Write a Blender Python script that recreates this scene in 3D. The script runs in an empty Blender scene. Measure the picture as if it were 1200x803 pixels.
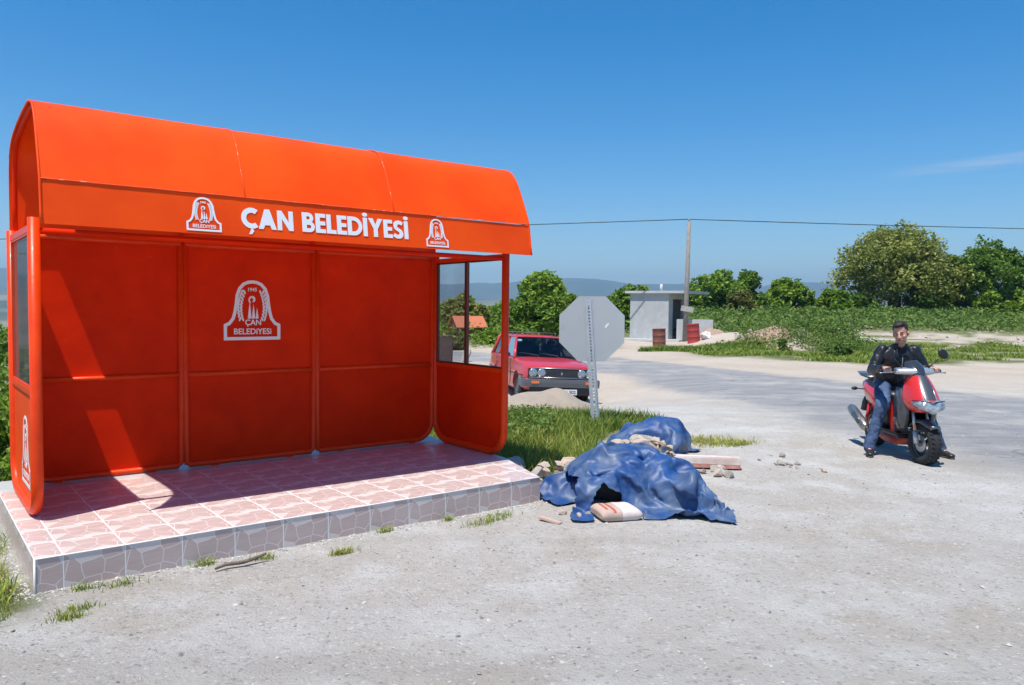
import bpy, bmesh, math, random
import numpy as np
from mathutils import Vector, Matrix, noise, Euler
sc = bpy.context.scene
COL = sc.collection
R = math.radians
# ---------------------------------------------------------------- camera
cam = bpy.data.cameras.new('camera'); camo = bpy.data.objects.new('camera', cam); COL.objects.link(camo)
cam.sensor_width = 36.0; cam.lens = 27.51; cam.clip_end = 20000; cam.clip_start = .05
CZ = 1.65
camo.matrix_world = Matrix(((.9999, -.0105, 0, 0), (.0005, .0430, -.9991, 0), (.0105, .9990, .0430, CZ), (0, 0, 0, 1)))
sc.camera = camo
# ---------------------------------------------------------------- world
SUNDIR = Vector((-.38, -.629, 2.0)).normalized()          # towards the sun
w = bpy.data.worlds.new('World'); sc.world = w; w.use_nodes = True
nt = w.node_tree; bg = nt.nodes['Background']
sky = nt.nodes.new('ShaderNodeTexSky'); sky.sky_type = 'NISHITA'; sky.sun_disc = False
sky.sun_elevation = math.asin(SUNDIR.z); sky.sun_rotation = math.atan2(SUNDIR.x, SUNDIR.y)
sky.air_density = 1.0; sky.dust_density = .35; sky.ozone_density = 2.6; sky.altitude = 300
tc = nt.nodes.new('ShaderNodeTexCoord'); mp = nt.nodes.new('ShaderNodeMapping'); mp.inputs['Scale'].default_value = (3, 3, 42)
nz = nt.nodes.new('ShaderNodeTexNoise'); nz.inputs['Scale'].default_value = 2.2; nz.inputs['Detail'].default_value = 6; nz.inputs['Roughness'].default_value = .6
nt.links.new(tc.outputs['Generated'], mp.inputs['Vector']); nt.links.new(mp.outputs[0], nz.inputs['Vector'])
sep = nt.nodes.new('ShaderNodeSeparateXYZ'); nt.links.new(tc.outputs['Generated'], sep.inputs[0])
def wm(op, a, b=None, c=None):
    n = nt.nodes.new('ShaderNodeMath'); n.operation = op
    for i, v in enumerate((a, b, c)):
        if v is None: continue
        if isinstance(v, (int, float)): n.inputs[i].default_value = v
        else: nt.links.new(v, n.inputs[i])
    return n.outputs[0]
# a faint cirrus streak low in the sky, to the north-east of the camera
el = wm('SUBTRACT', sep.outputs['Z'], wm('MULTIPLY_ADD', sep.outputs['X'], .085, .119))
band = wm('SUBTRACT', 1.0, wm('ABSOLUTE', wm('DIVIDE', el, .0085)))
band = wm('MAXIMUM', band, 0.0)
side = nt.nodes.new('ShaderNodeMapRange'); side.interpolation_type = 'SMOOTHSTEP'
side.inputs['From Min'].default_value = .40; side.inputs['From Max'].default_value = .47
nt.links.new(sep.outputs['X'], side.inputs['Value'])
fr = nt.nodes.new('ShaderNodeMapRange'); fr.inputs['From Min'].default_value = .38; fr.inputs['From Max'].default_value = .62
nt.links.new(nz.outputs['Fac'], fr.inputs['Value'])
cl = wm('MULTIPLY', wm('MULTIPLY', band, side.outputs[0]), wm('MULTIPLY', fr.outputs[0], .42))
mx = nt.nodes.new('ShaderNodeMix'); mx.data_type = 'RGBA'
nt.links.new(cl, mx.inputs['Factor']); hs = nt.nodes.new('ShaderNodeHueSaturation'); hs.inputs['Saturation'].default_value = 1.52; hs.inputs['Value'].default_value = 1.22; nt.links.new(sky.outputs[0], hs.inputs['Color']); nt.links.new(hs.outputs[0], mx.inputs['A']); mx.inputs['B'].default_value = (6.5, 6.6, 7.2, 1)
nt.links.new(mx.outputs['Result'], bg.inputs['Color']); bg.inputs['Strength'].default_value = .095
sun = bpy.data.lights.new('sun', 'SUN'); sun.energy = 5.0; sun.angle = R(.53); sun.color = (1, .955, .89)
suno = bpy.data.objects.new('sun', sun); COL.objects.link(suno); suno.rotation_euler = (-SUNDIR).to_track_quat('-Z', 'Y').to_euler()
vs = sc.view_settings; vs.view_transform = 'Standard'; vs.look = 'None'; vs.gamma = 1; vs.use_curve_mapping = False; vs.exposure = 0.36
sc.cycles.use_denoising = True
sc.cycles.max_bounces = 6; sc.cycles.volume_bounces = 0; sc.cycles.transparent_max_bounces = 12
sc.cycles.use_adaptive_sampling = True; sc.cycles.adaptive_threshold = .02
# ---------------------------------------------------------------- materials
def col4(c): return (c[0], c[1], c[2], 1)
def mat(name, c, rough=.6, metal=0, c2=None, nscale=4, ndetail=5, bump=0, bscale=40, spec=.5, coat=0, lo=.35, hi=.65, c3=None, s3=60, lo3=.62, hi3=.7, trans=0, coords='Object'):
    m = bpy.data.materials.new(name); m.use_nodes = True
    t = m.node_tree; b = t.nodes['Principled BSDF']
    b.inputs['Roughness'].default_value = rough; b.inputs['Metallic'].default_value = metal
    b.inputs['Specular IOR Level'].default_value = spec; b.inputs['Coat Weight'].default_value = coat
    b.inputs['Base Color'].default_value = col4(c)
    tcn = t.nodes.new('ShaderNodeTexCoord'); co = tcn.outputs[coords]
    out = None
    def noisefac(sc_, lo_, hi_, det=ndetail):
        n = t.nodes.new('ShaderNodeTexNoise'); n.inputs['Scale'].default_value = sc_; n.inputs['Detail'].default_value = det; n.inputs['Roughness'].default_value = .62
        t.links.new(co, n.inputs['Vector'])
        r = t.nodes.new('ShaderNodeMapRange'); r.inputs['From Min'].default_value = lo_; r.inputs['From Max'].default_value = hi_
        t.links.new(n.outputs['Fac'], r.inputs['Value']); return r.outputs[0]
    def mixc(f, a, bb):
        k = t.nodes.new('ShaderNodeMix'); k.data_type = 'RGBA'; t.links.new(f, k.inputs['Factor'])
        if isinstance(a, tuple): k.inputs['A'].default_value = col4(a)
        else: t.links.new(a, k.inputs['A'])
        k.inputs['B'].default_value = col4(bb); return k.outputs['Result']
    if c2: out = mixc(noisefac(nscale, lo, hi), tuple(c), c2)
    if c3: out = mixc(noisefac(s3, lo3, hi3), out if out is not None else tuple(c), c3)
    if out is not None: t.links.new(out, b.inputs['Base Color'])
    if bump:
        n = t.nodes.new('ShaderNodeTexNoise'); n.inputs['Scale'].default_value = bscale; n.inputs['Detail'].default_value = 6
        t.links.new(co, n.inputs['Vector'])
        bp = t.nodes.new('ShaderNodeBump'); bp.inputs['Strength'].default_value = bump; bp.inputs['Distance'].default_value = .01
        t.links.new(n.outputs['Fac'], bp.inputs['Height']); t.links.new(bp.outputs[0], b.inputs['Normal'])
    m['bsdf'] = 1
    return m
def crumple(m, scale, strength, dist):
    """replace the bump of a material by creased facets"""
    t = m.node_tree; b = t.nodes['Principled BSDF']; tcn = t.nodes.new('ShaderNodeTexCoord'); prev = None
    nzz = t.nodes.new('ShaderNodeTexNoise'); nzz.inputs['Scale'].default_value = scale * .35; t.links.new(tcn.outputs['Object'], nzz.inputs['Vector'])
    ad = t.nodes.new('ShaderNodeVectorMath'); ad.operation = 'MULTIPLY_ADD'; ad.inputs[1].default_value = (.35, .35, .35); t.links.new(nzz.outputs['Color'], ad.inputs[0]); t.links.new(tcn.outputs['Object'], ad.inputs[2])
    for k, (s_, d_) in enumerate(((scale, dist), (scale * 2.6, dist * .4))):
        v = t.nodes.new('ShaderNodeTexVoronoi'); v.inputs['Scale'].default_value = s_; t.links.new(ad.outputs[0], v.inputs['Vector'])
        bp_ = t.nodes.new('ShaderNodeBump'); bp_.inputs['Strength'].default_value = strength * (1 if k == 0 else .7); bp_.inputs['Distance'].default_value = d_; t.links.new(v.outputs['Distance'], bp_.inputs['Height'])
        if prev: t.links.new(prev, bp_.inputs['Normal'])
        prev = bp_.outputs[0]
    t.links.new(prev, b.inputs['Normal'])
def glassmat(name, tint, gloss=.12, dust=0, dustc=(.5, .48, .42)):
    m = bpy.data.materials.new(name); m.use_nodes = True; t = m.node_tree; t.nodes.remove(t.nodes['Principled BSDF'])
    o = t.nodes['Material Output']
    tr = t.nodes.new('ShaderNodeBsdfTransparent'); tr.inputs[0].default_value = col4(tint)
    gl = t.nodes.new('ShaderNodeBsdfGlossy'); gl.inputs['Roughness'].default_value = .03
    lw = t.nodes.new('ShaderNodeLayerWeight'); lw.inputs['Blend'].default_value = gloss
    a = t.nodes.new('ShaderNodeMixShader'); t.links.new(lw.outputs['Fresnel'], a.inputs[0]); t.links.new(tr.outputs[0], a.inputs[1]); t.links.new(gl.outputs[0], a.inputs[2])
    res = a.outputs[0]
    if dust:
        df = t.nodes.new('ShaderNodeBsdfDiffuse'); df.inputs[0].default_value = col4(dustc)
        tcn = t.nodes.new('ShaderNodeTexCoord'); n = t.nodes.new('ShaderNodeTexNoise'); n.inputs['Scale'].default_value = 3.5; n.inputs['Detail'].default_value = 7
        mpp = t.nodes.new('ShaderNodeMapping'); mpp.inputs['Scale'].default_value = (1, 1, .25)
        t.links.new(tcn.outputs['Object'], mpp.inputs[0]); t.links.new(mpp.outputs[0], n.inputs['Vector'])
        r = t.nodes.new('ShaderNodeMapRange'); r.inputs['From Min'].default_value = .3; r.inputs['From Max'].default_value = .75; r.inputs['To Min'].default_value = dust * .5; r.inputs['To Max'].default_value = min(1, dust * 1.5)
        t.links.new(n.outputs['Fac'], r.inputs['Value'])
        bb = t.nodes.new('ShaderNodeMixShader'); t.links.new(r.outputs[0], bb.inputs[0]); t.links.new(res, bb.inputs[1]); t.links.new(df.outputs[0], bb.inputs[2]); res = bb.outputs[0]
    t.links.new(res, o.inputs['Surface']); return m
def leafmat(name, cols, trans=.35):
    """cols: list of colours picked by the per-face attribute 'tint' (0..1)"""
    m = bpy.data.materials.new(name); m.use_nodes = True; t = m.node_tree; b = t.nodes['Principled BSDF']; o = t.nodes['Material Output']
    at = t.nodes.new('ShaderNodeAttribute'); at.attribute_name = 'tint'
    cr = t.nodes.new('ShaderNodeValToRGB'); e = cr.color_ramp.elements
    for i, c in enumerate(cols):
        p = i / (len(cols) - 1)
        if i == 0: e[0].position = 0; e[0].color = col4(c)
        elif i == len(cols) - 1: e[len(e) - 1].position = 1; e[len(e) - 1].color = col4(c)
        else: k = e.new(p); k.color = col4(c)
    t.links.new(at.outputs['Fac'], cr.inputs[0]); t.links.new(cr.outputs[0], b.inputs['Base Color'])
    b.inputs['Roughness'].default_value = .55; b.inputs['Specular IOR Level'].default_value = .3
    tl = t.nodes.new('ShaderNodeBsdfTranslucent'); t.links.new(cr.outputs[0], tl.inputs[0])
    ms = t.nodes.new('ShaderNodeMixShader'); ms.inputs[0].default_value = trans
    t.links.new(b.outputs[0], ms.inputs[1]); t.links.new(tl.outputs[0], ms.inputs[2]); t.links.new(ms.outputs[0], o.inputs['Surface'])
    return m
# ---------------------------------------------------------------- mesh builder
class MB:
    def __init__(s): s.v = []; s.f = []; s.m = []; s.sm = []
    def add(s, vs_, fs, mi=0, smooth=False):
        b = len(s.v); s.v += [tuple(p) for p in vs_]
        for f in fs: s.f.append(tuple(b + i for i in f)); s.m.append(mi); s.sm.append(smooth)
        return s
    def box(s, c, d, mi=0, rot=None, taper=1.0, bev=0):
        x, y, z = d[0] / 2, d[1] / 2, d[2] / 2
        if bev > 0:
            bm = bmesh.new(); bmesh.ops.create_cube(bm, size=1)
            for v in bm.verts:
                k = taper if v.co.z > 0 else 1
                v.co = Vector((v.co.x * d[0] * k, v.co.y * d[1] * k, v.co.z * d[2]))
            bmesh.ops.bevel(bm, geom=bm.edges[:], offset=bev, segments=2, affect='EDGES')
            P = [v.co.copy() for v in bm.verts]; bm.verts.index_update(); F = [[v.index for v in f.verts] for f in bm.faces]; bm.free()
        else:
            P = [Vector((sx * x * (taper if sz > 0 else 1), sy * y * (taper if sz > 0 else 1), sz * z)) for sx in (-1, 1) for sy in (-1, 1) for sz in (-1, 1)]
            F = [(0, 1, 3, 2), (4, 6, 7, 5), (0, 4, 5, 1), (2, 3, 7, 6), (0, 2, 6, 4), (1, 5, 7, 3)]
        if rot is not None:
            M = rot if isinstance(rot, Matrix) else Euler(rot).to_matrix()
            P = [M @ p for p in P]
        return s.add([(p[0] + c[0], p[1] + c[1], p[2] + c[2]) for p in P], F, mi, False)
    def tube(s, pts, r, mi=0, seg=10, closed=False, cap=True, smooth=True):
        pts = [Vector(p) for p in pts]; n = len(pts); rs = r if isinstance(r, (list, tuple)) else [r] * n
        V = []; up = None
        for i, p in enumerate(pts):
            if closed: d = pts[(i + 1) % n] - pts[i - 1]
            else: d = pts[min(i + 1, n - 1)] - pts[max(i - 1, 0)]
            d.normalize()
            if up is None:
                up = Vector((0, 0, 1)) if abs(d.z) < .9 else Vector((1, 0, 0))
            a = d.cross(up)
            if a.length < 1e-5: a = d.cross(Vector((0, 1, .1)))
            a.normalize(); b = a.cross(d).normalized(); up = b
            for k in range(seg):
                t = 2 * math.pi * k / seg; V.append(p + a * math.cos(t) * rs[i] + b * math.sin(t) * rs[i])
        F = []
        for i in range(n if closed else n - 1):
            j = (i + 1) % n
            for k in range(seg):
                k2 = (k + 1) % seg; F.append((i * seg + k, i * seg + k2, j * seg + k2, j * seg + k))
        s.add(V, F, mi, smooth)
        if cap and not closed:
            s.add(V[:seg], [tuple(range(seg))[::-1]], mi, False); s.add(V[-seg:], [tuple(range(seg))], mi, False)
        return s
    def lathe(s, prof, c=(0, 0, 0), mi=0, seg=24, M=None, smooth=True, cap=True):
        V = []; n = len(prof)
        for (r, z) in prof:
            for k in range(seg):
                t = 2 * math.pi * k / seg; V.append(Vector((r * math.cos(t), r * math.sin(t), z)))
        if M is not None: V = [M @ p for p in V]
        V = [p + Vector(c) for p in V]
        F = [(i * seg + k, i * seg + (k + 1) % seg, (i + 1) * seg + (k + 1) % seg, (i + 1) * seg + k) for i in range(n - 1) for k in range(seg)]
        s.add(V, F, mi, smooth)
        if cap: s.add(V[:seg], [tuple(range(seg))[::-1]], mi, False); s.add(V[-seg:], [tuple(range(seg))], mi, False)
        return s
    def loft(s, rings, mi=0, closed=True, cap=True, smooth=True, mfun=None):
        n = len(rings[0]); V = [Vector(p) for r_ in rings for p in r_]; b = len(s.v); s.v += [tuple(p) for p in V]
        for i in range(len(rings) - 1):
            for k in range(n if closed else n - 1):
                k2 = (k + 1) % n; s.f.append((b + i * n + k, b + i * n + k2, b + (i + 1) * n + k2, b + (i + 1) * n + k))
                s.m.append(mfun(i, k) if mfun else mi); s.sm.append(smooth)
        if cap:
            s.f.append(tuple(b + k for k in range(n))[::-1]); s.m.append(mi); s.sm.append(False)
            s.f.append(tuple(b + (len(rings) - 1) * n + k for k in range(n))); s.m.append(mi); s.sm.append(False)
        return s
    def prism(s, poly, axis, a, b, mi=0, smooth=False):
        """poly: 2-D outline; axis 0/1/2 is the extrusion axis"""
        def P(p, t):
            q = [0, 0, 0]; o = [i for i in range(3) if i != axis]; q[o[0]], q[o[1]] = p; q[axis] = t; return tuple(q)
        n = len(poly)
        s.add([P(p, a) for p in poly] + [P(p, b) for p in poly], [tuple(range(n))[::-1], tuple(range(n, 2 * n))], mi, False)
        s.add([P(p, a) for p in poly] + [P(p, b) for p in poly], [(k, (k + 1) % n, n + (k + 1) % n, n + k) for k in range(n)], mi, smooth)
        return s
    def ell(s, c, rad, mi=0, M=None, seg=16, rings=10):
        V = []; 
        for i in range(rings + 1):
            ph = math.pi * i / rings
            for k in range(seg):
                t = 2 * math.pi * k / seg
                p = Vector((rad[0] * math.sin(ph) * math.cos(t), rad[1] * math.sin(ph) * math.sin(t), rad[2] * math.cos(ph)))
                if M is not None: p = M @ p
                V.append(p + Vector(c))
        F = [(i * seg + k, (i + 1) * seg + k, (i + 1) * seg + (k + 1) % seg, i * seg + (k + 1) % seg) for i in range(rings) for k in range(seg)]
        return s.add(V, F, mi, True)
    def mesh(s, name, mats):
        me = bpy.data.meshes.new(name); me.from_pydata(s.v, [], s.f)
        for m_ in (mats if isinstance(mats, (list, tuple)) else [mats]): me.materials.append(m_)
        me.polygons.foreach_set('material_index', s.m); me.polygons.foreach_set('use_smooth', s.sm)
        bm = bmesh.new(); bm.from_mesh(me); bmesh.ops.remove_doubles(bm, verts=bm.verts, dist=.00002)
        bmesh.ops.dissolve_degenerate(bm, dist=.00001, edges=bm.edges); bmesh.ops.recalc_face_normals(bm, faces=bm.faces); bm.to_mesh(me); bm.free()
        return me
    def obj(s, name, mats, parent=None, loc=(0, 0, 0), rot=(0, 0, 0)):
        o = bpy.data.objects.new(name, s.mesh(name, mats)); COL.objects.link(o); o.parent = parent; o.location = loc; o.rotation_euler = rot
        return o
def rawmesh(name, V, F, mats, smooth=True, parent=None, tint=None):
    me = bpy.data.meshes.new(name); V = np.asarray(V, dtype=np.float32); F = np.asarray(F, dtype=np.int32)
    me.vertices.add(len(V)); me.vertices.foreach_set('co', V.ravel())
    k = F.shape[1]; me.loops.add(F.size); me.loops.foreach_set('vertex_index', F.ravel()); me.polygons.add(len(F))
    me.polygons.foreach_set('loop_start', np.arange(0, F.size, k, dtype=np.int32)); me.update(calc_edges=True)
    me.polygons.foreach_set('use_smooth', [smooth] * len(F))
    for m_ in (mats if isinstance(mats, (list, tuple)) else [mats]): me.materials.append(m_)
    if tint is not None:
        a = me.attributes.new('tint', 'FLOAT', 'FACE'); a.data.foreach_set('value', np.asarray(tint, dtype=np.float32))
    o = bpy.data.objects.new(name, me); COL.objects.link(o); o.parent = parent
    return o
def tag(o, label=None, cat=None, group=None, kind=None):
    if label: o['label'] = label
    if cat: o['category'] = cat
    if group: o['group'] = group
    if kind: o['kind'] = kind
    return o
def empty(name, loc=(0, 0, 0), rz=0):
    o = bpy.data.objects.new(name, None); COL.objects.link(o); o.location = loc; o.rotation_euler = (0, 0, rz); o.empty_display_size = .2; return o
def thing(name, label, cat, loc=(0, 0, 0), rz=0, group=None):
    return tag(empty(name, loc, rz), label, cat, group)
def bake(o):
    """replace an object's mesh with its evaluated (modifiers applied) mesh"""
    dg = bpy.context.evaluated_depsgraph_get(); dg.update()
    me = bpy.data.meshes.new_from_object(o.evaluated_get(dg)); o.modifiers.clear(); o.data = me; return o
def vnoise(x, y, z=0): return noise.noise(Vector((x, y, z)))
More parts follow.
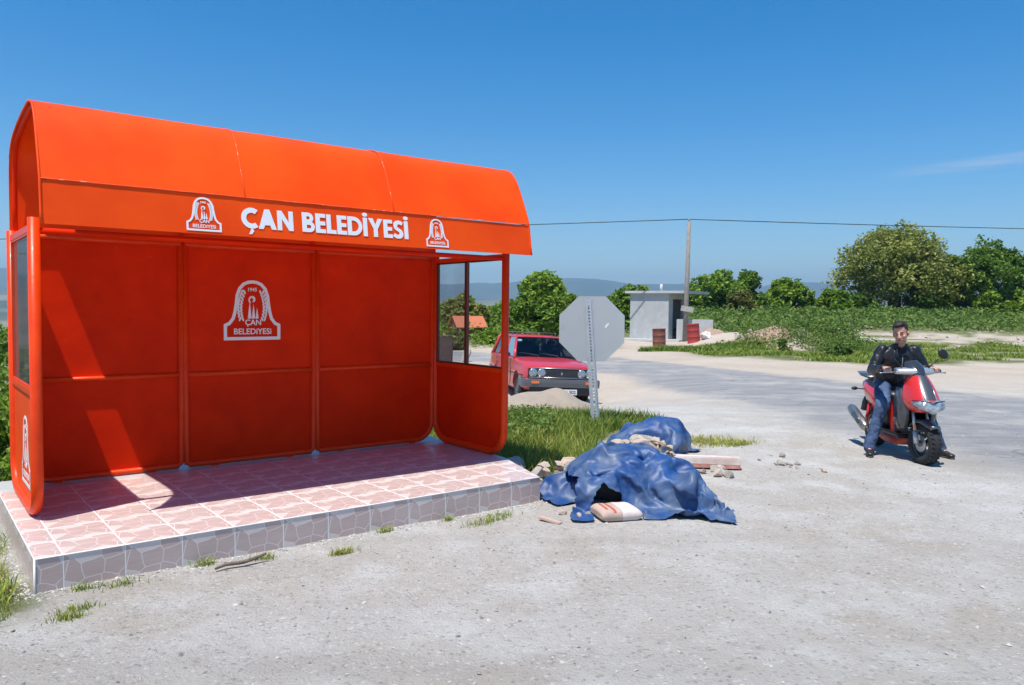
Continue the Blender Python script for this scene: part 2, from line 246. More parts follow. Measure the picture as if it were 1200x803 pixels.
TARP_MAIN = (84, 64, 3, [
-262,8,8,7,8,7,8,8,7,7,7,8,7,9,7,8,7,6,7,8,7,8,8,7,7,6,5,5,4,-15,7,13,10,7,2,2,6,6,8,9,8,8,7,7,7,8,8,8,9,8,9,8,8,8,8,8,8,6,8,7,7,7,6,7,7,7,8,7,7,7,6,8,7,7,8,9,10,9,10,9,9,8,6,7,3,8,7,7,7,7,7,7,7,7,7,8,6,7,8,6,7,7,7,7,7,8,9,8,6,5,5,4,5,-9,11,13,12,10,4,1,6,6,3,5,8,8,7,7,4,8,8,8,10,9,10,9,9,8,9,6,3,7,8,7,8,8,6,7,7,7,7,7,8,7,8,8,7,8,7,8,8,10,10,10,9,9,7,6,1,8,6,7,6,7,7,7,7,8,6,7,8,6,4,7,7,6,8,6,8,7,9,9,6,4,5,5,3,0,15,14,11,10,7,1,6,3,3,0,7,7,6,5,7,7,8,9,9,12,11,9,8,10,4,2,8,7,7,8,9,7,7,6,7,7,8,7,7,8,7,8,8,8,7,7,8,9,10,11,10,10,8,6,0,7,7,7,6,7,7,7,7,8,5,7,4,8,4,6,7,7,6,8,8,6,9,9,5,4,6,2,5,12,14,13,12,10,8,3,4,3,2,-6,7,6,7,7,3,8,8,9,10,12,11,8,11,7,1,8,8,6,5,7,9,8,8,7,6,8,7,7,7,7,8,8,8,8,7,7,7,9,10,11,12,10,9,7,0,8,6,8,7,6,6,7,7,7,7,5,4,3,6,7,7,7,8,8,8,6,9,6,6,4,5,6,10,15,13,12,11,9,8,6,5,3,-7,-2,4,7,7,7,3,6,8,10,11,12,11,8,10,4,7,7,6,7,7,3,8,9,8,8,7,7,6,7,7,8,8,9,7,8,7,7,6,8,10,11,12,11,10,8,1,7,8,8,8,7,7,7,7,0,4,6,7,6,4,5,7,9,8,9,7,8,7,6,6,3,8,10,12,13,11,12,9,9,9,4,6,1,-8,2,2,7,7,2,7,6,9,10,12,12,11,7,7,6,8,8,7,6,4,8,4,9,8,7,8,6,8,5,7,8,8,9,7,8,7,7,7,7,9,10,12,12,10,10,0,8,8,8,8,8,7,7,7,5,0,3,6,7,7,4,7,8,10,9,8,7,7,4,4,8,10,10,10,12,10,11,9,9,8,5,6,0,-8,-1,5,8,7,-1,7,7,10,11,13,12,8,10,7,5,8,5,7,6,5,8,7,8,7,7,7,8,8,7,6,6,9,8,7,7,7,8,4,8,9,11,10,11,12,10,1,8,8,9,8,8,6,7,7,7,3,0,4,8,8,6,8,6,10,9,8,7,5,3,6,7,9,12,10,9,10,9,10,8,8,7,5,0,-7,-2,7,7,6,1,7,6,10,13,13,12,7,9,8,5,7,4,6,6,8,7,7,8,7,7,7,8,9,5,6,8,8,8,7,7,7,7,6,4,9,11,10,11,12,10,1,8,9,8,8,7,7,5,7,8,7,3,2,7,8,8,2,11,9,9,7,6,5,1,8,6,9,11,10,9,8,9,9,8,8,8,6,-1,-4,-3,8,6,6,2,7,6,9,13,14,11,9,8,7,5,7,6,5,6,7,7,8,8,7,7,8,8,7,7,6,8,8,8,5,6,7,7,6,6,7,10,11,10,11,12,1,8,9,9,8,5,4,7,8,7,7,7,7,6,6,5,9,4,9,8,7,6,5,1,8,6,9,10,10,8,7,8,9,8,8,8,6,-5,-3,5,7,6,3,6,7,7,7,13,13,11,9,7,7,6,6,5,6,7,7,9,8,7,7,6,7,10,10,5,7,7,7,6,5,6,8,7,5,7,6,9,11,11,11,12,1,8,8,9,3,5,7,8,8,8,7,7,7,7,8,6,6,4,8,8,7,5,6,3,8,7,8,9,9,7,7,7,8,8,8,8,4,-4,0,8,7,7,5,4,7,4,9,11,12,11,8,7,7,7,6,7,6,7,8,9,8,7,1,4,8,12,11,9,5,7,8,7,6,3,8,8,3,6,9,7,10,12,12,13,1,7,8,7,6,6,4,7,9,7,8,7,7,7,7,5,6,8,7,7,7,7,4,7,7,6,9,10,8,5,6,7,7,7,7,8,3,-3,6,8,8,7,6,5,6,4,9,10,11,9,7,8,7,7,7,7,7,7,8,9,6,6,5,-2,10,9,12,10,8,6,7,7,4,8,7,-2,3,6,11,11,12,12,14,12,3,4,7,7,8,7,5,3,7,8,7,8,7,7,7,7,7,7,7,6,8,7,7,6,6,6,10,10,9,5,4,4,6,6,7,6,0,7,8,8,8,7,6,6,7,5,9,9,9,7,7,7,8,7,7,8,7,8,6,5,6,7,6,-1,10,5,13,10,9,7,7,7,6,8,-3,0,6,7,10,12,13,13,14,12,5,5,2,6,7,8,5,3,7,4,8,8,8,8,6,7,7,7,7,8,7,8,6,8,5,7,11,10,9,4,5,4,3,5,5,5,7,8,8,8,8,7,6,7,7,7,8,7,6,7,6,8,9,8,7,7,6,8,3,6,6,6,1,9,6,4,11,11,9,8,8,10,4,1,3,7,0,6,10,12,13,10,16,14,6,6,4,1,3,6,7,4,7,1,6,9,8,8,9,7,6,7,7,8,8,7,8,7,4,10,10,11,9,5,4,4,3,3,6,7,8,8,7,8,7,7,7,6,7,7,6,7,5,4,8,8,11,11,9,7,6,-4,6,6,6,8,6,-2,9,7,8,10,9,9,10,13,-3,6,7,5,6,1,10,10,13,8,17,15,8,6,6,3,1,1,0,5,8,-1,6,8,8,9,9,8,7,6,7,8,9,7,8,5,8,9,10,10,9,6,4,3,1,5,7,8,8,8,8,7,7,6,6,6,6,7,5,4,6,7,3,12,14,12,8,2,5,4,1,6,7,8,2,-4,7,12,10,6,9,9,12,14,4,4,6,5,3,8,7,8,12,9,17,15,8,7,7,5,2,1,0,-2,2,5,0,6,8,9,9,9,6,6,7,10,8,8,6,7,8,8,9,10,10,7,5,3,-2,7,8,8,8,8,8,7,7,6,3,6,7,4,5,6,4,7,3,15,15,13,3,1,5,4,4,7,8,7,-3,0,7,11,8,7,7,10,13,14,14,4,1,4,8,7,4,10,10,11,14,16,4,9,8,5,6,2,-1,-2,-2,3,1,1,6,8,9,9,5,7,8,9,10,8,7,6,8,6,7,10,10,8,5,5,-2,7,9,8,9,8,7,8,6,5,3,7,5,7,3,8,6,-2,8,16,16,9,0,3,5,6,6,7,7,8,-3,-1,8,11,4,8,9,9,13,16,13,6,4,2,7,4,9,9,10,12,11,17,3,10,7,7,6,5,-1,-2,-2,-1,3,1,3,6,8,7,7,8,6,10,9,8,8,7,7,6,6,9,9,7,6,7,-1,7,9,8,9,8,7,7,7,5,4,7,5,2,7,8,5,-1,10,15,15,5,1,4,6,6,8,7,7,8,1,-6,8,10,9,6,8,7,13,16,13,6,0,7,5,8,8,7,11,11,12,17,4,10,8,5,7,5,2,-2,-1,-1,1,2,3,3,4,8,6,8,8,9,8,8,7,7,7,7,6,10,9,6,4,7,0,8,9,8,9,8,7,7,6,3,7,6,3,5,8,6,2,5,12,13,12,1,4,8,8,5,5,7,7,8,4,-7,10,6,10,7,8,6,12,14,13,6,1,6,8,5,3,9,11,12,13,16,0,10,10,6,7,-2,9,2,-1,-2,2,2,3,3,2,2,7,8,8,9,8,7,7,7,7,7,9,9,9,6,5,4,0,10,9,8,8,6,7,7,5,8,6,2,5,7,6,4,6,9,11,10,8,2,8,8,8,6,4,6,7,8,6,-7,3,11,7,7,8,10,11,13,12,2,6,7,3,2,4,9,10,13,13,16,1,10,9,7,1,8,9,-1,0,1,0,1,1,1,1,4,7,8,8,8,8,7,7,7,7,8,8,9,10,6,5,0,5,9,10,8,7,5,6,7,7,8,6,4,4,5,6,7,8,9,9,9,4,7,8,7,8,7,4,5,7,7,8,-5,0,11,10,7,8,10,10,11,11,-1,
8,4,2,1,5,8,9,12,15,15,2,9,6,7,8,8,0,0,1,1,1,1,-1,1,2,7,6,8,7,8,7,7,8,7,7,7,9,8,10,7,5,0,7,9,10,8,5,6,7,7,6,8,6,4,5,6,7,7,9,9,7,7,7,5,8,7,8,8,5,3,7,8,8,-3,-2,11,10,9,10,10,9,9,7,-2,7,0,2,2,8,8,9,9,14,15,1,9,7,7,8,3,-5,1,2,1,4,2,2,0,2,5,8,7,7,7,7,7,7,7,8,7,9,9,8,7,7,1,8,9,9,7,6,6,7,6,7,7,6,6,6,6,8,8,8,6,7,7,7,7,7,7,8,8,6,2,7,8,9,1,-4,8,12,11,11,10,8,5,6,-3,2,2,3,7,4,8,8,9,12,13,2,8,7,6,10,-5,-3,0,1,2,4,4,3,1,2,5,9,7,7,7,5,7,7,7,7,8,8,9,9,7,6,5,7,9,7,6,8,7,6,7,7,7,7,6,6,7,8,8,8,5,7,7,7,7,7,7,8,7,7,3,7,8,8,4,-3,6,12,13,12,10,1,2,6,6,-1,5,-2,5,6,8,7,8,11,13,0,8,6,7,10,-3,-7,0,0,1,3,3,4,3,4,5,9,8,8,7,4,7,6,7,7,7,7,7,10,9,6,7,7,7,8,7,7,7,7,7,7,7,7,7,6,7,8,8,7,6,7,7,8,6,7,7,5,7,7,7,7,7,8,6,-1,5,11,14,13,3,-2,4,6,7,6,-1,0,5,8,7,7,8,11,11,0,7,7,8,9,-2,-8,-4,-1,0,1,1,4,2,6,11,11,9,10,6,6,5,6,2,7,5,7,9,10,10,8,7,7,7,8,8,7,7,7,7,7,7,7,7,7,7,8,7,8,6,7,8,9,4,8,7,6,6,7,7,7,7,8,8,0,5,10,14,8,-3,2,6,6,8,5,-1,3,5,8,8,7,10,10,11,0,7,7,8,9,-1,-8,-6,-4,-2,0,0,2,4,8,13,15,9,12,8,4,3,5,5,1,6,5,9,11,10,10,8,8,7,7,7,7,7,8,7,7,8,7,8,7,7,7,8,7,7,8,9,6,6,7,7,7,7,7,6,7,7,7,8,5,3,9,13,-2,2,6,7,6,7,1,2,6,4,7,9,10,10,11,10,0,7,8,8,8,0,-3,-6,-6,-6,-3,0,1,4,10,14,15,10,12,3,6,7,4,-2,6,5,8,9,10,10,10,9,7,7,8,7,7,7,7,8,7,8,9,7,7,7,7,8,7,7,8,10,5,6,7,5,7,8,7,7,7,7,8,7,7,3,11,2,8,1,6,5,8,3,2,5,5,5,4,12,12,11,11,9,1,7,7,8,7,-3,2,-2,-5,-6,-6,-2,1,3,10,14,15,10,8,8,3,6,3,0,6,7,8,9,10,11,10,8,7,7,7,7,7,8,7,7,9,9,7,8,6,7,8,8,7,7,8,10,7,8,7,2,7,7,7,7,7,7,7,8,6,6,9,5,6,2,4,8,3,3,4,4,3,2,10,13,14,12,11,8,1,6,7,7,6,1,0,0,0,-5,-5,-4,-1,3,8,13,14,9,7,8,-2,5,4,7,7,7,8,10,10,10,8,7,8,7,7,8,7,6,8,8,9,9,7,7,7,7,8,8,8,6,9,8,10,8,2,5,7,7,7,7,7,8,6,7,6,7,8,7,1,6,7,3,2,3,3,2,2,6,11,15,16,13,10,5,-3,7,7,7,6,2,0,-1,0,3,0,-4,-2,0,7,11,11,8,6,7,0,6,6,7,7,8,8,10,9,8,7,7,7,9,9,8,6,7,7,9,9,8,7,5,6,8,9,7,8,7,9,9,10,2,5,8,7,7,7,7,6,3,7,8,7,6,7,8,7,5,1,2,2,2,3,3,4,7,13,16,16,14,9,0,-2,7,6,7,7,3,-1,0,0,0,2,6,0,0,3,7,9,7,7,3,6,6,7,7,8,7,9,9,8,7,5,7,9,11,11,9,5,7,7,8,7,3,7,7,6,8,10,8,7,7,8,9,10,2,7,8,7,7,7,2,6,7,7,8,6,6,6,8,7,0,1,2,3,3,5,6,5,7,13,16,16,13,7,-2,-3,7,7,7,6,5,1,-2,0,-1,4,4,5,3,3,3,7,6,7,5,5,9,8,7,8,8,7,7,6,2,8,10,12,13,12,10,4,6,7,6,6,6,1,7,7,8,8,10,8,6,7,8,9,6,7,7,7,7,7,6,6,6,6,4,5,5,7,6,8,2,1,6,4,4,3,6,6,4,12,15,15,13,6,-2,-2,6,7,7,7,4,3,0,-2,-1,4,4,4,4,6,4,4,6,7,5,8,8,8,7,7,7,7,6,3,7,3,12,15,16,13,10,6,5,1,3,5,6,6,7,7,5,10,10,8,6,7,7,8,7,7,7,5,6,7,6,6,5,5,4,5,6,7,7,6,5,3,6,5,4,5,4,3,6,11,13,13,12,7,0,-3,7,7,6,6,5,4,1,-2,-1,4,5,1,5,6,5,5,5,6,6,7,8,8,7,7,8,7,4,7,6,-1,15,17,16,14,11,6,6,4,-1,1,5,8,8,5,5,10,6,11,8,6,6,7,6,6,6,6,6,6,6,6,5,4,5,6,7,6,8,8,3,4,6,4,4,4,3,6,7,9,10,11,12,8,2,-4,7,6,7,6,5,4,2,1,-1,3,6,4,0,5,7,3,6,7,6,8,5,7,8,8,7,8,7,7,4,-2,15,17,16,14,8,8,9,7,2,-2,3,7,7,5,7,10,4,11,8,5,6,7,7,4,6,5,6,5,6,5,5,5,6,6,7,6,8,9,3,4,5,3,3,3,7,7,7,8,5,9,10,10,5,-1,5,7,7,6,5,2,-1,2,4,3,4,2,5,4,2,6,7,6,6,8,11,8,5,5,8,7,8,7,4,-2,15,15,15,13,11,7,10,9,7,0,1,3,7,7,4,6,10,10,5,6,6,6,7,6,5,5,4,5,4,5,5,6,6,6,7,7,9,9,3,2,5,2,4,5,7,7,7,6,7,4,4,10,9,4,4,3,3,4,5,3,2,1,2,3,2,4,4,4,6,7,6,4,7,7,10,13,11,5,2,7,8,6,4,0,13,13,13,12,11,10,10,10,10,5,1,6,-4,7,8,6,9,8,5,5,6,7,7,4,4,5,5,4,5,5,5,5,6,8,7,8,9,9,1,3,4,3,5,6,6,7,7,7,7,7,5,4,9,7,5,5,3,1,0,-1,-4,3,4,4,3,4,3,4,6,6,6,2,8,9,8,12,15,11,2,1,8,7,2,4,11,11,12,11,10,10,11,12,5,10,-2,7,6,7,7,4,7,6,4,6,6,7,6,4,5,3,4,5,5,5,5,5,6,8,8,9,10,8,-1,3,4,4,6,7,6,6,8,7,7,8,7,7,-8,6,6,2,-2,-3,-2,-4,0,5,7,3,2,1,4,6,7,3,5,2,6,12,11,10,13,13,12,1,0,7,2,7,8,9,10,10,11,11,11,12,5,10,4,4,7,7,5,7,6,5,3,7,6,7,4,4,5,4,4,5,4,5,6,8,6,7,9,7,11,6,-3,4,5,5,6,6,7,8,7,7,8,7,7,7,5,7,-1,-7,-4,-2,-2,-2,6,7,6,2,1,2,5,6,6,1,2,7,2,12,13,12,10,12,12,11,0,1,7,7,4,6,9,10,10,11,13,12,5,10,4,7,6,7,7,6,5,4,9,7,6,0,4,5,5,5,5,3,4,8,7,6,8,7,9,8,10,0,-2,4,6,6,7,7,7,8,7,8,7,6,7,7,6,-2,-9,-7,-4,-2,-1,6,8,6,5,2,0,1,6,5,6,2,0,7,0,11,15,13,12,10,11,12,9,3,2,7,6,1,6,10,10,12,12,12,6,8,8,7,7,5,8,5,5,9,8,6,6,4,4,3,3,3,3,3,8,6,7,8,7,8,7,8,6,0,-2,5,7,9,8,7,7,7,7,8,6,7,6,7,6,-10,-10,-6,-4,0,7,7,7,6,4,1,0,1,5,6,6,0,1,6,1,8,16,14,14,10,9,11,11,10,4,3,7,4,0,9,10,11,13,10,8,8,7,8,5,7,7,5,9,8,5,6,6,5,0,4,5,3,1,7,7,
8,7,7,7,7,6,7,5,-2,0,5,9,10,9,7,7,7,7,6,8,7,6,7,5,-10,-10,-6,-1,6,9,7,7,4,3,1,1,0,6,6,7,3,2,-1,2,6,15,16,14,11,9,10,10,11,10,2,7,5,3,4,10,11,12,9,8,8,7,6,7,7,6,9,6,5,5,5,6,7,1,6,6,3,0,7,6,8,7,7,6,6,7,6,3,-2,0,6,11,11,10,8,6,7,7,8,4,7,7,8,5,-11,-9,-4,4,8,10,8,6,2,1,1,1,2,9,7,5,7,-1,4,1,-1,13,16,15,11,10,9,10,12,12,3,6,7,5,3,10,10,10,9,7,7,7,8,8,8,6,3,6,5,5,7,6,8,7,5,4,2,2,2,7,7,7,7,6,6,6,6,0,-1,1,6,12,12,10,9,6,7,8,7,8,7,7,-1,10,-10,-7,0,6,9,10,9,4,2,1,1,3,4,12,6,3,8,3,3,2,-5,7,14,17,12,9,10,10,11,12,10,2,7,8,4,9,9,9,7,7,8,7,8,7,6,5,6,7,6,8,6,8,8,5,4,4,4,3,3,2,6,6,7,7,6,5,3,-1,-1,1,6,12,13,11,8,8,8,8,5,9,8,1,3,10,-7,-4,2,8,8,11,9,2,2,2,3,5,6,13,2,4,10,5,1,-5,1,4,13,12,15,11,8,10,10,12,10,8,3,8,8,8,8,7,8,7,7,8,7,8,7,7,6,7,7,7,8,7,4,3,3,3,4,5,6,5,4,3,7,7,7,1,1,-1,0,2,7,13,11,11,10,8,8,8,5,8,5,3,8,7,-1,-3,3,8,9,11,9,0,1,4,5,6,9,12,1,5,8,2,-3,-1,7,2,7,14,11,12,9,9,11,11,10,7,7,8,8,8,7,7,8,8,8,9,8,7,7,6,7,7,6,7,7,1,2,1,3,3,4,6,7,7,4,6,7,7,2,1,1,1,1,3,7,13,13,11,10,7,7,8,9,8,5,6,3,4,0,-2,5,7,10,12,6,0,7,1,4,8,9,11,0,7,0,4,3,0,3,7,2,11,11,10,10,10,10,11,11,8,7,7,9,7,8,7,8,8,9,8,8,7,7,7,6,6,6,7,6,4,1,-1,5,-1,3,4,8,8,8,7,5,2,1,1,2,2,3,4,9,13,12,11,10,8,7,8,7,7,5,5,2,5,-4,4,6,8,10,11,5,1,9,1,8,6,5,8,3,6,-4,4,3,5,6,4,2,9,9,9,9,10,11,11,11,9,7,8,8,8,8,7,8,8,8,8,8,6,7,6,6,7,5,7,7,4,2,-2,5,-1,5,7,7,7,7,3,2,1,0,2,4,4,4,5,10,13,13,11,9,7,7,6,6,6,5,5,4,4,1,7,5,8,10,10,5,3,10,1,9,6,3,3,5,2,2,-5,5,5,6,5,9,6,9,8,9,10,11,11,10,9,8,7,9,8,7,7,8,8,8,8,7,6,5,7,6,6,6,7,8,4,1,-1,5,5,6,4,8,5,2,2,1,0,1,4,4,4,4,7,10,13,14,11,7,6,6,6,6,5,5,4,4,5,1,7,7,8,9,9,4,6,10,3,8,1,-3,1,3,6,8,-7,5,6,7,9,8,7,8,7,9,9,12,12,8,8,8,8,8,9,7,7,7,8,7,8,6,5,7,6,6,6,6,7,8,1,3,7,5,6,6,4,1,1,2,3,3,0,2,3,5,1,5,9,9,14,13,9,8,5,6,5,6,5,4,4,4,5,1,7,7,8,8,10,5,6,10,6,5,-4,3,2,4,4,0,3,4,5,8,9,7,7,7,7,8,10,12,12,9,6,7,7,9,8,7,6,7,8,7,7,6,6,7,6,6,6,6,6,8,3,7,6,4,3,3,1,0,1,2,3,6,5,3,2,-1,3,7,8,11,12,13,9,7,5,6,4,6,5,4,4,4,4,2,7,7,6,8,10,11,6,5,2,8,3,3,3,2,3,4,2,3,5,8,8,7,7,6,7,7,9,11,10,10,8,6,4,8,9,8,6,6,6,8,5,5,7,7,7,8,6,7,5,6,5,5,4,3,2,1,1,0,1,2,4,6,5,4,1,1,5,7,9,11,13,10,9,7,5,5,5,5,5,4,4,5,3,3,6,6,7,8,9,11,10,6,2,1,3,4,8,5,5,3,1,3,5,8,9,6,6,6,6,6,9,7,11,7,9,7,2,7,8,9,5,8,6,4,6,5,6,6,7,8,7,7,6,6,7,3,1,2,1,1,2,3,2,2,7,0,4,4,2,3,6,7,10,10,12,12,6,6,5,5,5,5,5,5,4,4,2,3,7,6,8,7,9,9,9,7,7,1,3,4,5,6,5,6,4,4,5,8,7,6,5,4,4,6,6,8,9,6,9,7,1,5,8,7,6,8,8,2,6,5,5,6,6,7,7,8,6,7,8,7,2,3,3,3,3,3,2,0,0,-3,3,3,3,5,6,8,9,11,10,9,9,5,4,5,4,6,6,5,5,2,3,3,9,8,8,8,9,8,6,6,6,6,2,5,5,5,6,6,6,6,6,6,6,5,5,4,4,5,6,6,5,8,5,5,3,6,9,7,2,7,8,1,6,5,6,6,5,6,7,7,7,9,11,7,7,5,4,3,1,1,-4,-2,-2,1,1,3,3,6,7,7,9,10,11,8,7,6,3,5,5,6,6,6,6,3,3,3,12,10,9,7,8,7,5,6,5,7,4,4,4,6,6,8,7,6,6,6,6,5,5,5,4,4,5,2,4,4,7,5,5,5,8,7,3,1,7,1,4,7,6,6,6,5,7,6,9,11,11,6,9,5,4,2,1,-1,-1,-1,-1,-1,-2,1,6,6,6,7,9,9,10,9,6,6,4,6,4,7,7,7,6,7,5,4,14,11,10,7,6,6,5,6,3,6,6,5,5,6,6,9,9,7,7,6,6,5,5,5,3,4,0,2,4,-1,7,6,4,7,7,7,0,-3,8,1,5,8,3,8,5,6,7,7,9,12,12,10,2,5,3,0,2,0,-1,-1,-1,-1,0,0,6,6,6,7,8,9,10,8,7,6,5,6,5,7,8,8,8,6,6,5,14,12,9,7,4,6,7,6,4,5,6,6,5,4,8,10,9,9,7,5,6,5,5,4,4,4,-2,2,-2,-1,8,6,5,7,8,4,-5,-1,6,3,6,7,10,2,4,6,7,9,10,12,12,12,-5,5,2,1,0,1,-1,-1,-1,-2,-1,4,6,6,6,7,8,9,9,8,7,6,6,6,6,7,9,8,7,5,6,7,13,10,8,6,4,7,7,8,7,3,6,5,4,6,9,10,9,8,7,5,5,6,5,5,4,0,2,3,-7,-3,7,7,7,7,8,1,-6,-3,6,4,8,6,11,5,2,6,6,9,10,13,13,10,-3,-4,3,2,1,-1,0,-2,-3,-3,2,6,6,6,7,7,7,8,9,7,8,6,7,6,7,7,8,9,7,6,5,5,11,9,7,6,7,7,7,7,7,7,5,6,5,6,9,10,9,7,6,5,5,5,4,4,4,4,3,0,-8,-7,8,8,7,7,7,-1,-7,-4,7,5,10,6,9,6,4,5,7,9,9,12,11,7,3,-6,-3,2,3,1,-2,-4,-4,-3,6,5,7,6,7,8,8,8,7,6,7,7,6,7,7,7,9,8,8,6,5,5,9,8,7,7,7,7,7,7,7,7,7,7,6,8,9,9,8,6,5,5,4,5,5,4,5,4,3,-2,-9,-9,9,7,7,7,7,-4,-6,-7,8,8,10,7,7,9,6,5,6,8,9,9,8,5,6,-3,-5,-3,2,4,0,-6,-6,0,5,6,7,8,7,8,9,7,8,4,4,6,6,7,8,7,9,9,7,6,6,-207,-2,-2,-2,-1,-2,-1,-1,1,0,0,-1,-2,-3,-1,1,1,3,1,2,0,-1,-1,1,4,5,8,9,10,-2,-7,-1,1,4,7,7,4,-6,-6,-5,-3,-2,-1,-2,1,0,0,-1,1,1,1,1,1,1,0,0,-1,-1,-3,-4,-4,-4,-2,-2,1,0,1,1,1,-1,-2,-3,-2,-2,-3,-2,-3,-5,-6,-5,-3,-3,-4,-3,7,-2,-2,-2,-1,-1,-1,0,1,1,1,0,-2,-2,1,2,2,3,2,0,-1,-1,-2,-1,1,4,7,8,11,-6,-5,3,2,-1,6,7,3,-6,-8,
